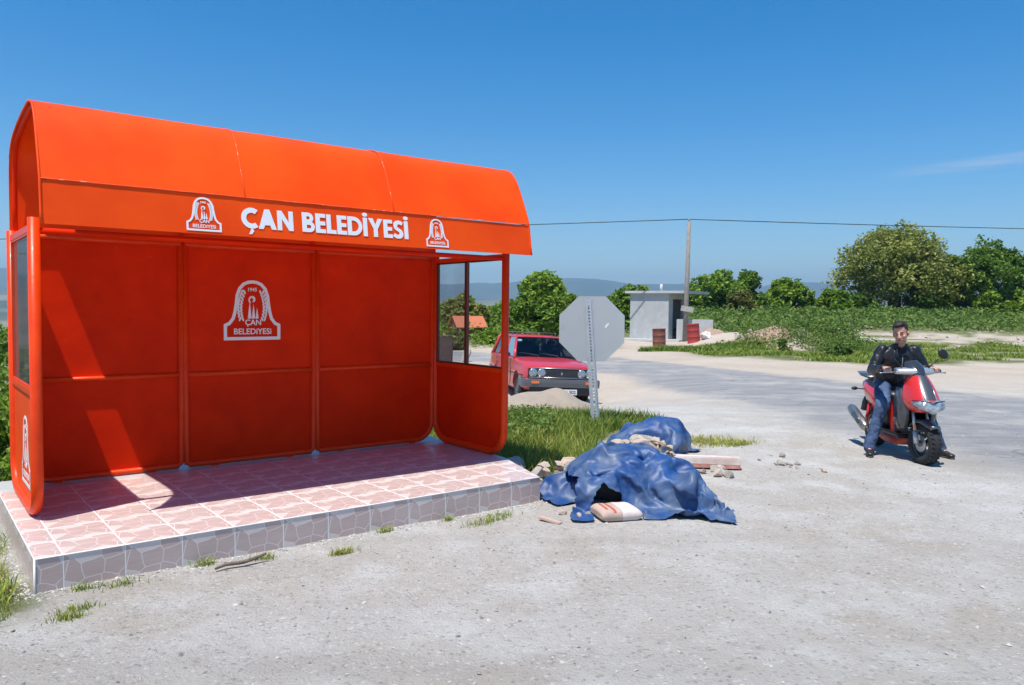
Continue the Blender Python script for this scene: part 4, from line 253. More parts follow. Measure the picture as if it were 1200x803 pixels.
4,3,3,2,3,3,4,4,4,-9,-8,-6,-4,-3,-2,-2,0,2,7,1,1,6,7,6,4,4,3,2,0,-1,0,0,2,2,3,-1,-5,-6,-8,2,3,1,-1,0,7,4,6,5,-8,-3,7,4,1,1,-1,0,-1,0,1,-1,-2,9,6,2,-2,-4,-4,-4,-6,-5,-5,0,3,3,4,2,2,2,2,1,2,2,4,4,3,3,4,2,3,2,4,5,5,-8,-7,-3,-3,-2,-2,-2,-1,0,-1,1,2,4,8,5,4,4,3,1,1,1,0,4,3,2,0,-3,-7,-4,-7,1,2,1,0,1,7,3,6,5,-7,-2,8,7,0,1,-1,0,0,0,-1,-3,-8,7,5,5,4,-3,-4,-5,-6,-7,-3,5,3,3,2,2,1,3,2,1,2,3,4,3,3,3,4,2,3,2,4,5,6,-7,-5,-3,-1,-1,-1,-2,-2,-2,-2,-1,0,3,5,5,4,3,3,2,2,1,2,3,2,0,-1,-2,-8,-3,-4,-1,2,1,1,2,5,3,5,6,-5,0,7,7,3,-1,0,0,1,0,-3,-7,-8,1,5,4,6,5,-1,-6,-7,-9,0,6,4,2,2,1,2,3,2,0,3,4,4,4,3,2,3,2,3,3,4,5,5,0,0,1,0,0,-1,0,0,0,0,0,1,0,-1,0,0,0,0,1,0,-1,0,0,1,1,0,-2,6,1,10,1,-3,-4,-4,-3,-4,0,0,0,1,1,-1,-1,0,0,0,0,0,2,1,4,4,4,3,2,-1,-2,0,0,-4,-4,-4,-3,-2,0,0,1,2,-3,0,0,0,0,0,0,0,4,-3,-1,0,0,0,0,0,0,0,3,-3,2,-2,0,0,0,0,1,3,-4,0,0,0,0,0,4,0,-4,0,0,4,-4,3,-4,5,11,8,-5,0,-1,-4,-2,-5,-1,3,2,-1,0,-2,-2,-5,0,1,3,-3,0,3,5,5,3,0,-6,-6,-1,1,6,3,-4,-4,-4,-2,0,0,0,0,1,0,-1,0,0,0,1,1,-1,-1,0,0,0,1,-1,0,0,3,-3,3,-2,-1,0,0,0,3,-1,1,3,-6,0,0,0,1,4,0,-5,0,1,5,-6,0,1,9,14,-7,2,6,-1,-4,-2,-5,0,1,-7,1,-2,-4,5,0,0,-2,2,-5,-2,4,6,6,0,-8,-7,-1,0,0,0,5,7,-5,-4,-2,-1,0,0,1,1,1,2,0,0,-1,-1,-2,-1,0,1,1,0,-2,0,1,1,-2,3,3,-2,3,1,1,0,-3,0,6,-2,-6,-4,0,0,3,2,1,-6,0,2,5,-6,0,9,12,-7,5,5,3,1,-1,-7,-3,-1,-6,-4,-3,-3,-1,3,6,1,0,-1,-6,-3,5,8,3,-7,-8,5,0,3,-3,-6,1,6,0,-4,-2,-1,0,2,2,2,0,1,1,0,-1,0,-4,-3,0,0,1,2,0,-3,0,-1,2,1,-1,4,3,3,2,3,-1,-3,5,-6,-5,-3,-3,-1,3,1,1,-5,0,5,4,-6,6,8,-6,1,5,6,3,2,0,-1,-5,-7,-2,-7,-5,-1,0,3,7,-4,2,2,-4,-6,5,9,-1,-9,-4,6,6,-2,3,-8,-5,2,2,-2,-1,0,4,3,0,-1,0,0,0,-1,-1,-2,5,-2,-5,-1,0,0,3,-3,-1,1,-1,0,0,0,2,3,1,6,5,5,2,-4,-7,-6,-4,-3,2,2,-2,-2,3,-3,2,4,3,-2,-1,3,5,4,4,-1,0,6,-4,-8,-1,-8,-6,0,0,7,2,-5,0,4,-2,-6,6,8,-7,-6,-1,4,5,4,-5,0,-7,-1,1,0,1,4,1,-5,-1,-1,0,1,0,0,0,0,4,4,-1,-8,0,0,0,1,0,1,0,2,-3,0,0,1,2,6,4,6,5,0,-5,-8,-6,-5,1,2,-2,0,0,4,-4,-1,1,5,-2,3,3,3,4,-1,5,6,-4,-8,-3,-7,-5,0,2,7,-3,-3,-1,3,1,-6,8,4,-5,-6,-1,6,4,-3,-4,-1,4,-2,-3,1,3,-3,-2,1,3,-4,0,3,-3,0,0,0,6,1,1,0,-8,0,0,0,0,2,2,-2,4,0,-3,0,-2,2,7,4,5,3,-1,-7,-7,-7,1,1,0,1,3,4,-3,-4,-2,0,2,3,2,1,1,5,6,6,-5,-7,-5,-7,-3,1,4,7,-1,-6,-5,3,2,-5,8,-1,-1,-6,1,6,-3,-3,0,4,-2,-2,0,0,4,-4,-1,5,-3,-2,3,-3,0,3,-3,0,4,7,1,0,-6,-6,0,0,0,0,0,4,3,1,-3,-5,1,-1,3,5,4,4,3,-5,-9,-1,0,2,1,2,3,4,-3,-5,-3,-2,1,2,1,1,2,4,7,4,-4,-7,-7,-7,0,3,5,7,-1,-7,-7,1,4,-5,5,3,-3,-5,1,4,-5,4,1,-3,-2,1,1,-2,0,5,-5,1,4,-4,-1,1,5,-4,-2,1,3,5,6,1,-4,-7,-4,-1,0,0,1,-1,1,5,-6,0,0,0,1,1,3,3,5,-6,1,5,-1,0,0,2,3,5,-3,-5,-4,-3,-1,1,0,1,1,4,6,4,-5,-4,-7,-6,-1,3,7,5,0,-5,-10,1,3,-3,3,3,-3,-4,5,-5,4,0,-3,-1,0,3,-3,1,4,-4,5,-6,0,4,-4,5,4,-4,2,1,-3,3,7,3,-2,-5,-6,-4,1,0,0,0,5,-5,-1,0,0,0,0,2,1,2,3,3,4,4,0,0,0,2,3,4,-4,-5,-4,-3,-3,-2,0,1,1,3,5,3,-5,-5,-8,-2,0,1,6,6,0,-7,-6,0,3,0,2,-2,-2,3,-4,2,-2,0,0,0,1,2,5,0,-4,3,1,-3,-5,0,1,3,4,6,2,0,-4,-3,1,-1,8,-2,-6,-8,1,2,1,3,3,-4,-4,-3,0,1,3,3,3,3,3,3,3,2,2,0,0,1,4,2,-4,-5,-4,-3,-1,-2,-3,-1,-1,1,4,3,-6,-7,-4,1,-1,0,3,6,1,-7,-3,0,2,2,0,0,-2,-1,0,-1,0,0,1,3,5,4,3,0,-3,-9,3,-4,-2,3,2,2,6,2,2,-8,-6,-4,0,1,7,8,-3,-11,0,6,3,2,2,-2,-5,-5,-1,4,4,4,3,4,3,3,3,1,1,1,1,0,1,3,-4,-5,-3,-2,-1,-3,-3,-3,-2,-2,-1,3,-7,-3,-1,0,0,-1,0,3,3,-6,0,2,3,2,2,-1,0,-1,-1,0,-1,2,5,4,5,3,1,0,-7,-12,-1,0,2,3,1,1,6,2,-8,-7,-5,1,-1,0,1,7,8,-12,-2,5,6,5,2,-1,-4,-5,0,4,4,4,5,4,3,4,2,1,1,0,1,0,2,1,-5,-4,-2,-2,-1,-3,-3,-3,-3,-3,-4,-3,-1,0,0,1,-1,-1,-3,-2,0,2,4,4,5,-1,-4,1,2,1,1,1,-1,1,8,4,-2,-4,6,4,-9,-13,1,1,1,2,2,2,1,-8,-6,3,-7,-3,0,0,0,11,5,-11,0,0,6,5,6,4,-2,-6,1,4,4,5,4,5,4,4,3,1,0,-1,1,0,1,0,-5,-2,-2,-2,-2,-2,-3,-4,-3,-3,-2,-1,-1,0,0,0,-1,-1,-1,-1,2,3,4,3,-4,-6,2,2,2,2,2,2,2,0,0,0,0,-1,2,6,-9,-9,2,1,1,2,1,2,-8,-8,3,-7,0,-6,-1,0,0,12,4,-10,0,0,0,6,2,6,8,1,-1,3,4,4,5,5,5,4,3,1,-1,0,0,1,0,-4,-1,-2,-2,-2,-2,-3,-3,-3,-4,-3,-1,0,0,0,-1,0,0,0,-1,0,3,4,-3,-6,-3,4,-1,4,2,3,4,0,2,1,-1,1,0,-2,1,-6,-4,-1,0,3,2,1,1,0,-9,-9,-7,5,-7,-1,1,1,-4,11,1,-9,0,0,0,0,6,5,5,9,6,-2,6,5,5,5,5,5,2,1,-3,2,-1,2,-2,-2,-1,-2,-4,-3,-1,-1,-3,-4,-4,-2,-1,0,0,0,0,0,0,0,-1,1,3,-5,-5,-3,3,3,0,3,2,6,2,-1,3,0,1,2,0,-2,-2,-5,-3,-2,-1,2,4,1,0,-7,-3,-10,-6,-4,0,4,1,-2,-4,9,-7,-5,
6,0,0,-6,0,7,8,6,10,1,5,8,6,6,6,4,2,-2,-2,3,1,1,-2,-1,-1,-4,-4,-4,-3,-1,-1,-3,-4,-2,0,0,0,1,0,0,0,-1,-1,2,-4,-2,-5,-1,1,2,4,3,2,5,0,1,2,3,2,1,0,-2,-3,-4,-4,-2,-2,3,3,-3,-6,3,-5,-8,-6,-5,3,3,-1,-1,-6,4,-10,-2,6,0,-7,-5,0,3,9,7,10,8,4,7,8,8,6,4,-1,1,-4,3,2,1,-1,-1,-1,-3,-5,-5,-4,-2,-1,-1,-3,-2,0,0,0,1,0,1,-1,0,-1,0,-4,-4,-2,0,1,2,4,1,4,3,0,2,2,3,2,1,0,-2,-5,-2,-4,-6,1,-3,3,-8,-1,4,-3,-8,-7,0,2,2,-4,-6,3,-6,-9,1,3,-1,-6,-6,-1,3,7,9,8,9,7,6,8,9,8,2,3,-1,-2,2,2,0,-1,-2,-1,-1,-5,-4,-3,-4,-2,1,-4,-1,0,0,1,0,0,0,0,-1,0,-2,-5,-1,0,0,1,2,2,1,4,1,2,0,-1,4,5,1,0,-2,-5,-1,-5,-7,2,-2,-5,-9,1,4,1,-8,-8,3,0,-5,-6,-1,-2,-5,-7,3,-8,0,1,0,-3,4,2,10,8,8,6,8,8,8,8,8,0,-2,0,3,0,0,0,-3,0,-2,-1,-4,-4,-2,-2,-1,-4,0,0,1,0,-1,0,1,-1,0,-1,-4,-3,1,1,-1,3,0,2,0,4,1,-1,-2,0,4,5,3,1,-3,-5,-1,-7,-2,-8,-6,-5,-1,1,3,2,-10,-4,2,-6,-6,-6,-3,-1,-3,-5,4,-7,0,1,2,8,1,2,8,8,8,7,8,8,8,8,6,1,0,2,-2,-1,0,0,2,-1,-1,-2,-2,-2,-3,-2,-2,-2,0,1,0,0,-1,-1,1,0,0,-2,-3,-3,2,1,1,2,0,0,0,3,-2,-3,-1,1,3,6,5,0,-2,-4,-3,-8,-3,-7,-7,-5,-1,2,3,-1,-9,0,-7,-7,-5,-6,-3,-3,-2,0,3,0,0,4,3,1,-1,9,9,7,7,7,8,9,7,8,4,2,1,0,-1,0,0,1,2,1,0,-1,-4,-3,1,-2,-3,-1,1,0,1,-2,0,0,0,-2,1,-2,-3,-2,1,2,1,1,0,1,0,0,-5,-2,0,0,3,5,7,1,-2,-4,-5,-6,-6,-7,-7,-3,0,4,1,-6,-8,-4,-6,-6,-7,-1,-1,-1,-7,1,2,0,0,0,0,1,9,9,8,7,7,6,8,8,7,8,5,1,2,1,3,1,1,1,1,0,0,-1,-3,-4,-1,1,-3,0,0,1,0,-1,-1,-1,-1,0,1,-3,-2,-2,1,0,0,0,4,0,-3,-3,-3,-1,-1,1,3,5,6,1,-1,-4,-7,-5,-8,-7,-6,-1,2,4,-6,-5,-7,-7,-7,-6,-2,-7,-1,-1,5,-1,-4,7,-1,-2,-4,0,10,10,8,7,7,6,7,8,7,7,6,1,4,3,-3,5,3,1,0,0,1,1,-1,-3,-2,-1,-2,0,0,-2,-1,2,-1,0,-2,0,1,-2,-2,-2,0,0,-1,0,4,-1,-4,-3,-4,-1,-1,2,3,4,6,2,-2,-3,-8,-5,-9,-8,-3,1,2,-8,-6,-4,-3,-7,-4,-7,-5,-4,0,4,-4,-2,-1,0,-3,-4,2,-2,11,7,9,9,7,7,6,7,7,7,7,0,6,2,-4,5,-2,-3,-1,0,2,4,6,1,0,-2,-1,0,0,-1,-3,0,0,1,-1,-1,0,-1,-2,-2,0,-1,-1,0,3,-3,-2,-4,-4,-1,-1,4,4,3,4,0,-1,-4,-6,-6,-10,-8,0,1,-9,-7,-5,-4,-2,1,-7,-8,-5,1,1,-4,-5,-1,1,-4,-3,0,0,2,10,7,8,9,9,7,7,7,6,7,1,4,9,1,-6,4,-5,3,-6,-1,4,3,3,4,3,3,1,1,0,-1,-2,-1,0,-1,-1,-1,-1,-1,-1,-1,-1,-1,-2,0,2,-3,-3,-2,-6,-1,-1,-1,1,1,2,1,3,-1,-3,-7,-9,-8,3,-9,-8,-7,-3,3,0,-6,-7,-7,-6,1,-4,-4,-1,1,0,-2,-1,0,0,3,10,6,9,9,9,8,7,7,7,6,2,2,10,0,-4,-6,5,-5,5,-1,3,4,3,4,4,3,2,1,-1,-2,-2,-1,-1,-1,-1,0,-1,-1,-1,-1,-1,-2,-1,-1,0,-2,-1,-6,-5,3,0,-2,-2,-2,-3,1,1,2,0,-6,-8,-7,-1,-9,-9,-4,-1,4,-2,-7,-7,-6,-7,-5,-3,0,-1,0,0,0,-1,0,1,4,10,8,9,7,8,8,8,7,6,6,1,3,11,-2,-7,-2,0,4,2,3,4,2,4,5,4,3,2,1,1,-2,-2,-1,-1,-2,-2,0,-1,0,-2,-1,-2,-2,-2,-1,-1,-1,-2,-6,-5,-4,-4,-1,0,-1,-2,1,0,1,2,-2,-7,-4,-9,-4,-8,-3,2,1,-7,-7,-5,-6,-7,-9,-1,0,-1,0,0,5,-3,-2,0,6,8,9,9,10,6,7,7,8,6,6,1,4,10,-8,-3,6,0,4,3,3,3,3,3,4,1,1,4,2,2,-3,-2,-2,0,0,0,-1,-1,-2,1,-2,-2,-2,-3,-2,0,-3,-2,-5,-4,-3,-5,-3,-1,-2,-1,0,-1,-1,0,2,-5,-3,-8,-4,-8,1,1,-7,-7,-6,-6,-7,-8,-6,-1,-1,-1,0,1,-6,4,-2,-1,6,8,9,9,10,9,5,7,7,7,5,3,4,8,-8,0,6,5,5,3,1,2,2,2,1,2,6,3,1,1,-3,-2,1,0,0,0,-1,-2,-3,2,-1,-3,-2,-2,-3,-2,0,-4,-4,-3,-7,-4,0,0,0,0,0,-1,-3,-3,-4,-2,-1,-4,-8,-2,-3,-8,-7,-6,-7,-7,-6,-7,-4,-1,-2,1,4,-6,0,0,0,1,5,8,9,9,9,10,8,7,6,5,7,4,4,5,-5,3,7,5,3,2,1,1,2,2,3,6,5,2,0,0,-5,2,1,0,0,0,0,-3,-3,-6,4,1,-3,-5,0,-1,-2,-1,-5,-8,-4,-2,-1,-2,-3,-2,4,-7,-2,-2,-2,-3,-2,-1,-5,-5,-7,-8,-7,-6,-7,-7,-6,-5,-3,-1,1,4,-2,-7,0,0,0,1,3,7,9,9,10,9,9,6,8,6,7,7,2,4,-4,7,5,6,2,1,2,2,1,4,6,5,4,2,-1,-3,-3,1,4,1,0,0,-5,-8,-5,-1,4,3,-1,-4,-5,1,-2,0,-2,-9,-1,-2,-1,-1,-3,-6,-4,-3,-1,0,-4,-4,-4,-1,-3,-8,-7,-8,-7,-7,-6,-6,-5,-4,-2,1,1,4,-6,-7,0,0,0,0,2,7,8,9,10,10,9,8,6,6,7,8,3,5,-1,6,8,3,2,2,2,4,5,6,7,4,1,0,-3,-3,-3,0,6,1,0,-5,-6,-6,-8,-1,-1,1,6,2,-5,-3,0,-2,-2,-4,1,-2,-2,-2,-3,-3,-4,-4,-4,-6,-5,-5,-2,-4,-2,-7,-7,-5,-6,-7,-7,-5,-4,-6,0,1,2,2,-6,-8,0,0,2,0,0,5,8,10,10,11,9,8,7,6,5,6,7,3,3,7,5,5,5,5,6,6,6,7,6,-2,-8,4,-1,-5,-3,-2,1,7,-8,-7,-7,-5,5,-1,-1,-7,0,5,5,-4,-3,-1,0,-1,-3,-4,-3,-4,-4,-4,-4,-4,-6,-6,-5,-2,-2,-3,-5,-6,-6,-4,-5,-6,-7,-7,-6,-2,2,2,3,0,-6,-9,0,0,0,0,3,6,8,9,10,11,10,7,8,5,4,6,5,5,5,7,8,7,7,8,8,7,7,6,3,-6,-13,0,3,-1,-3,-3,-5,5,-5,-6,-8,-7,-1,0,6,-7,-1,9,0,0,-4,-2,-1,-5,-4,-4,-4,-4,-3,-4,-5,-5,-5,-5,-3,-4,-2,-1,-4,-6,-6,-5,-6,-6,-7,-6,-2,2,2,1,2,1,-5,-9,0,0,1,3,4,5,8,10,9,10,9,
6,7,7,5,3,7,4,4,6,7,11,11,10,10,8,7,5,0,-9,-13,-3,0,4,0,-7,-5,-1,3,-9,-5,-7,-3,-2,-1,4,-4,10,3,-3,-5,-3,-3,-2,-7,-4,-5,-5,-4,-4,-5,-5,-5,-4,-3,-3,-3,-2,0,-8,-7,-5,-6,-6,-6,-1,-1,-1,-2,6,2,2,0,-10,3,4,1,0,4,6,9,9,10,9,7,6,7,2,6,8,4,0,5,6,8,7,12,14,13,10,7,4,-1,-9,-13,-6,0,2,3,1,-7,-3,3,-9,-10,-3,-3,-1,-1,-5,7,5,6,-7,-5,-3,-3,-3,-5,-6,-5,-5,-6,-6,-5,-5,-4,-4,-2,-3,-3,0,-2,-8,-9,-7,-6,-5,-5,-2,-1,-2,-1,1,2,6,0,4,-1,7,5,4,3,5,8,8,8,7,7,7,6,5,6,4,-3,1,6,6,9,10,8,12,15,13,8,4,-2,-9,-11,-5,-1,0,2,2,4,-7,1,-6,-10,-8,-1,-5,0,2,7,7,-5,-6,-6,-3,-2,-4,-6,-7,-5,-5,-6,-5,-6,-5,-4,-3,-2,-2,-3,2,-5,-10,-9,-8,-6,-5,-4,-4,-2,-2,-2,-1,0,6,9,5,-2,6,6,6,7,8,7,6,6,6,6,6,6,7,5,-5,-1,4,7,5,7,12,12,9,11,14,10,4,-1,-8,-9,-4,-2,1,0,1,3,4,-3,-10,-5,-9,3,-2,-1,2,9,-5,-6,-8,-6,-2,0,-5,-7,-6,-7,-5,-6,-5,-5,-6,-4,-3,-2,-2,-1,2,-8,-10,-10,-9,-6,-3,-3,-3,-4,-1,0,0,0,0,4,7,0,7,9,7,7,6,5,7,4,3,8,8,7,7,-5,-5,4,3,7,8,3,11,14,13,10,7,11,6,0,-6,-6,-5,-1,0,2,-1,1,4,1,-11,1,-8,-5,1,4,8,-5,-7,-8,-8,-3,-3,2,-7,-6,-7,-6,-5,-6,-6,-5,-3,1,0,-4,-3,-6,0,-10,-11,-11,-9,-6,-5,-2,-1,-1,0,1,2,-2,-1,2,7,0,11,7,5,5,6,7,3,3,5,8,9,8,6,-7,-7,6,5,3,9,5,10,13,14,12,9,2,7,5,-1,-2,-6,-5,-1,1,3,-2,2,4,-9,1,-7,-1,5,5,-6,-6,-8,-8,0,0,-4,-7,-7,-6,-6,-5,-6,-6,-6,-1,2,2,-1,-4,-5,-6,-8,-12,-11,-12,-10,-6,1,1,1,0,1,0,-1,-3,-3,1,6,3,7,5,5,5,8,3,3,4,6,8,9,9,7,-9,-8,5,6,3,10,8,7,11,14,14,9,3,1,7,7,0,-4,-6,-5,2,0,2,-2,5,-7,3,-1,1,0,-7,-3,-7,-8,3,-1,-3,-4,-6,-7,-8,-7,-7,-6,-7,1,2,1,0,-3,-5,-6,-8,-11,-12,-12,-13,-9,-5,0,0,0,1,0,1,3,0,-4,-1,7,-2,6,5,6,7,3,3,4,5,7,8,9,9,8,-11,-10,6,6,4,10,10,6,11,12,13,11,5,2,1,9,8,-3,-6,-6,-5,4,0,-1,4,-5,2,0,0,-6,-1,-5,-7,2,-2,-4,-5,-4,-6,-7,-8,-6,-6,-7,1,1,1,0,-3,-4,-7,-8,-8,-12,-11,-12,-13,-9,-2,0,0,3,1,0,-4,0,0,3,-3,7,-1,7,6,7,3,0,4,5,6,7,8,8,10,9,-12,-12,6,5,7,9,13,6,9,11,12,11,7,4,1,5,9,4,-5,-7,-8,2,1,-1,3,-3,1,-1,-5,1,-4,-5,2,-5,-6,-5,-5,-4,-4,-7,-6,-5,-7,-7,-3,5,1,-1,-4,-6,-8,-7,-8,-11,-10,-12,-13,-7,-1,0,0,4,2,1,-2,-5,1,-2,2,7,0,7,8,6,-4,2,4,6,7,8,8,9,9,8,-12,-14,5,5,7,10,14,11,6,9,13,10,7,6,3,0,10,5,-1,-6,-8,-2,1,0,1,-1,-1,-2,-1,-1,0,-4,-7,-5,-5,-5,-4,-4,-5,-1,-7,-7,-7,-7,-6,0,2,0,-2,-7,-8,-7,-7,-9,-10,-11,-13,-5,-1,0,1,4,-3,-1,2,3,3,-2,-3,4,0,10,8,4,-3,-4,5,7,8,9,8,9,10,4,-13,-14,4,4,7,11,12,16,10,6,9,11,8,6,6,1,3,7,2,-3,-7,-2,-2,0,0,-1,-1,0,-1,1,-6,-5,-4,-4,-3,-2,-5,-3,-4,-8,-7,-8,-7,-5,-6,-7,-2,2,-1,-3,-7,-7,-8,-8,-9,-11,-12,-4,-1,0,4,-2,-2,2,7,4,-1,-7,5,-2,1,11,7,2,-6,-2,4,9,9,9,9,9,10,0,-14,-12,0,6,7,10,13,16,10,11,6,8,9,6,8,5,-2,3,4,0,-2,-2,-4,-1,0,-2,0,0,0,-2,-2,-3,-3,-2,-3,-4,-5,-6,-9,-9,-9,-8,-7,-5,-4,-4,-5,-5,-1,-2,-4,-7,-7,-6,-8,-11,-10,2,-3,-2,0,-1,1,3,7,5,-8,-6,1,4,1,9,7,-1,-6,-1,6,10,10,9,9,9,8,-3,-13,-9,0,6,8,12,12,14,13,6,8,6,6,8,7,7,2,-3,1,-1,-2,0,0,1,1,2,2,1,-1,-2,-3,-2,-3,-4,-5,-6,-6,-12,-11,-11,-10,-9,-7,-2,-4,-2,-5,-4,0,-2,-7,-6,-5,-6,-8,-9,-8,3,2,0,-1,-2,-1,0,2,2,3,-4,-6,7,-1,9,5,-4,-3,1,8,10,10,9,9,8,6,-3,-10,-6,3,2,8,13,12,12,13,6,6,5,5,6,9,7,1,0,-2,0,0,0,0,0,2,2,2,1,0,-1,-2,-4,-4,-6,-6,-7,-8,-11,-12,-11,-9,-8,-8,-5,-3,-2,-2,2,-5,-7,-6,-5,-4,-6,-7,-8,-7,1,4,3,1,1,0,0,-1,-3,-5,-2,6,2,-1,7,4,-4,-1,2,9,11,8,9,7,8,6,2,-8,-3,3,6,4,10,11,11,12,6,4,5,5,6,7,8,2,0,-1,0,-1,0,0,0,0,-1,1,0,-1,-1,-3,-3,-3,-3,-7,-7,-6,-11,-12,-11,-7,-9,-5,-3,-1,1,-4,-7,-6,-6,-4,-6,-6,-5,-6,-7,-5,-1,1,3,2,3,2,-3,-4,-3,-1,0,4,5,0,1,5,-2,0,3,10,10,7,9,5,7,5,3,6,-5,5,5,6,8,9,9,3,8,4,4,4,6,7,8,5,1,0,-2,0,0,0,0,0,0,0,1,-2,-4,-5,-3,-3,-3,-6,-6,-6,-10,-11,-9,-7,-5,-4,0,-2,-7,-7,-6,-6,-5,-6,-6,-6,-5,-6,-6,-3,0,0,3,4,4,-2,-5,-3,-1,1,2,4,3,0,0,1,1,1,3,9,10,6,9,5,7,6,7,6,3,3,3,5,5,7,6,5,2,4,3,4,6,6,8,8,5,-1,0,1,0,-1,0,0,0,1,-1,-3,-6,-4,-4,-4,-3,-4,-5,-5,-11,-9,-3,-5,-4,-4,-7,-8,-8,-6,-6,-5,-6,-5,-6,-6,-6,-5,1,-6,0,0,7,4,-5,-4,-2,0,0,3,4,5,-2,0,1,-1,1,1,1,9,10,5,8,7,5,6,6,5,5,-1,8,5,6,5,6,4,5,5,4,4,3,6,6,7,5,3,2,-1,3,-3,3,-1,1,-2,-3,-5,-4,-3,-3,-4,-4,-5,-5,-4,-9,-4,-5,-6,-7,-7,-8,-8,-7,-6,-5,-6,-6,-5,-6,-5,-6,-3,4,-1,-6,1,6,-3,-3,-1,0,0,2,4,5,2,-4,0,2,1,3,-1,2,3,9,7,9,1,6,6,5,4,4,3,7,7,5,5,4,5,4,5,5,6,4,4,8,5,2,3,4,3,0,1,-5,0,2,0,-6,-5,-3,-3,-2,-2,-3,-4,-5,-6,-7,-6,-6,-7,-7,-8,-7,
-8,-7,-6,-5,-4,-7,-5,-6,-6,-5,-1,1,6,-1,-6,-1,0,0,3,4,-2,1,3,5,-1,-6,1,3,4,3,2,1,2,2,7,5,3,5,5,1,5,5,6,7,6,5,5,4,4,5,5,5,6,4,8,3,8,0,2,5,4,2,0,-6,-2,2,-4,-6,-5,-4,-3,-2,-1,-2,-2,-5,-4,-4,-6,-8,-8,-9,-8,-7,-7,-6,-6,-3,-4,-6,-7,-6,-6,-2,-1,0,5,4,1,-6,-1,3,4,1,-1,0,3,2,-4,-7,1,-2,5,4,4,3,3,3,3,2,2,4,5,5,4,5,2,6,6,6,4,5,5,6,6,6,6,5,3,5,8,0,1,4,4,3,2,-6,-3,0,-4,-6,-5,-6,-5,-3,-2,-2,-2,-2,-2,-1,-5,-9,-9,-9,-7,-5,-6,-6,-6,-7,-2,-7,-6,-6,-5,-1,0,0,1,6,4,1,0,2,0,0,0,-1,1,2,-7,-7,-2,1,-1,4,5,1,2,3,5,4,4,0,4,5,5,5,5,4,5,6,5,5,6,6,6,6,5,3,5,6,5,-1,4,3,3,1,2,2,-6,-2,-4,-6,-6,-6,-6,-3,-2,-1,-3,-3,0,-2,-3,-8,-8,-8,-6,-7,-6,-5,-6,-6,-6,-5,-6,-7,-2,0,0,0,0,2,4,2,1,2,2,1,0,-1,0,1,-7,-6,0,1,1,-1,3,4,1,4,4,1,4,5,1,5,4,5,5,5,6,5,5,6,5,6,5,6,4,5,7,6,0,-1,4,3,3,1,2,1,1,-5,-4,-6,-7,-6,-8,-5,-2,-2,-1,-1,-1,-3,-1,-6,-8,-7,-7,-6,-7,-6,-6,-6,-5,-5,-6,-5,0,0,0,0,0,1,2,2,1,1,0,3,-2,0,0,0,0,-5,0,0,4,-2,3,-3,4,4,3,-1,5,4,4,5,3,4,5,5,6,5,5,5,5,5,6,6,5,7,7,4,-2,0,3,4,2,1,2,1,3,-4,-5,-6,-1,-11,-9,-5,-4,-3,-1,0,0,-4,0,-5,-7,-7,-5,-7,-7,-6,-6,-5,-6,-6,-6,-1,0,1,-1,0,0,0,0,2,1,-1,1,2,-2,-1,-1,-1,1,1,0,0,6,-2,2,-6,1,3,4,0,3,5,5,4,2,5,5,5,6,5,5,5,5,6,5,7,5,7,8,-1,-1,2,2,3,2,1,2,3,2,-3,-6,-6,2,-7,-12,-9,-5,-2,-1,-1,-1,-3,0,-2,-6,-7,-6,-6,-7,-5,-5,-6,-6,-5,-6,0,0,3,-2,-1,0,3,-3,1,0,1,-2,0,1,-1,0,3,-3,0,0,0,3,4,-3,-4,0,0,1,3,2,5,5,3,3,5,5,6,5,5,5,5,6,5,6,6,7,7,6,-3,-1,2,3,1,2,2,2,3,2,-3,-6,-5,2,-2,-11,-9,-5,-4,-3,-3,-2,3,-6,-2,-3,-6,-6,-6,-6,-6,-5,-4,-6,-8,-2,0,0,2,2,-4,0,3,-3,0,0,1,0,-1,0,0,0,0,4,-3,0,0,1,4,-3,-2,0,0,1,-1,0,5,5,4,3,5,5,6,5,5,5,6,5,7,6,6,6,6,4,-3,-1,2,3,1,2,2,3,2,2,-3,-6,-5,3,1,-9,-7,-5,-4,-4,-3,1,-5,-5,-5,-2,-4,-6,-6,-6,-5,-4,-3,-8,-3,-4,0,1,3,-2,1,-3,4,-4,0,0,0,0,0,0,0,0,0,0,3,0,0,0,1,1,-1,0,0,-1,0,0,0,4,4,5,5,5,5,5,5,5,6,6,6,7,6,6,6,2,-3,-2,2,3,2,1,2,3,2,3,-4,-6,-4,2,3,-1,-6,-5,-5,-5,-5,-5,-5,-4,-6,-3,-3,-4,-5,-6,-6,-2,-2,-10,-3,-1,0,3,-3,0,0,1,-1,5,-5,0,0,2,-2,0,0,0,0,1,1,])
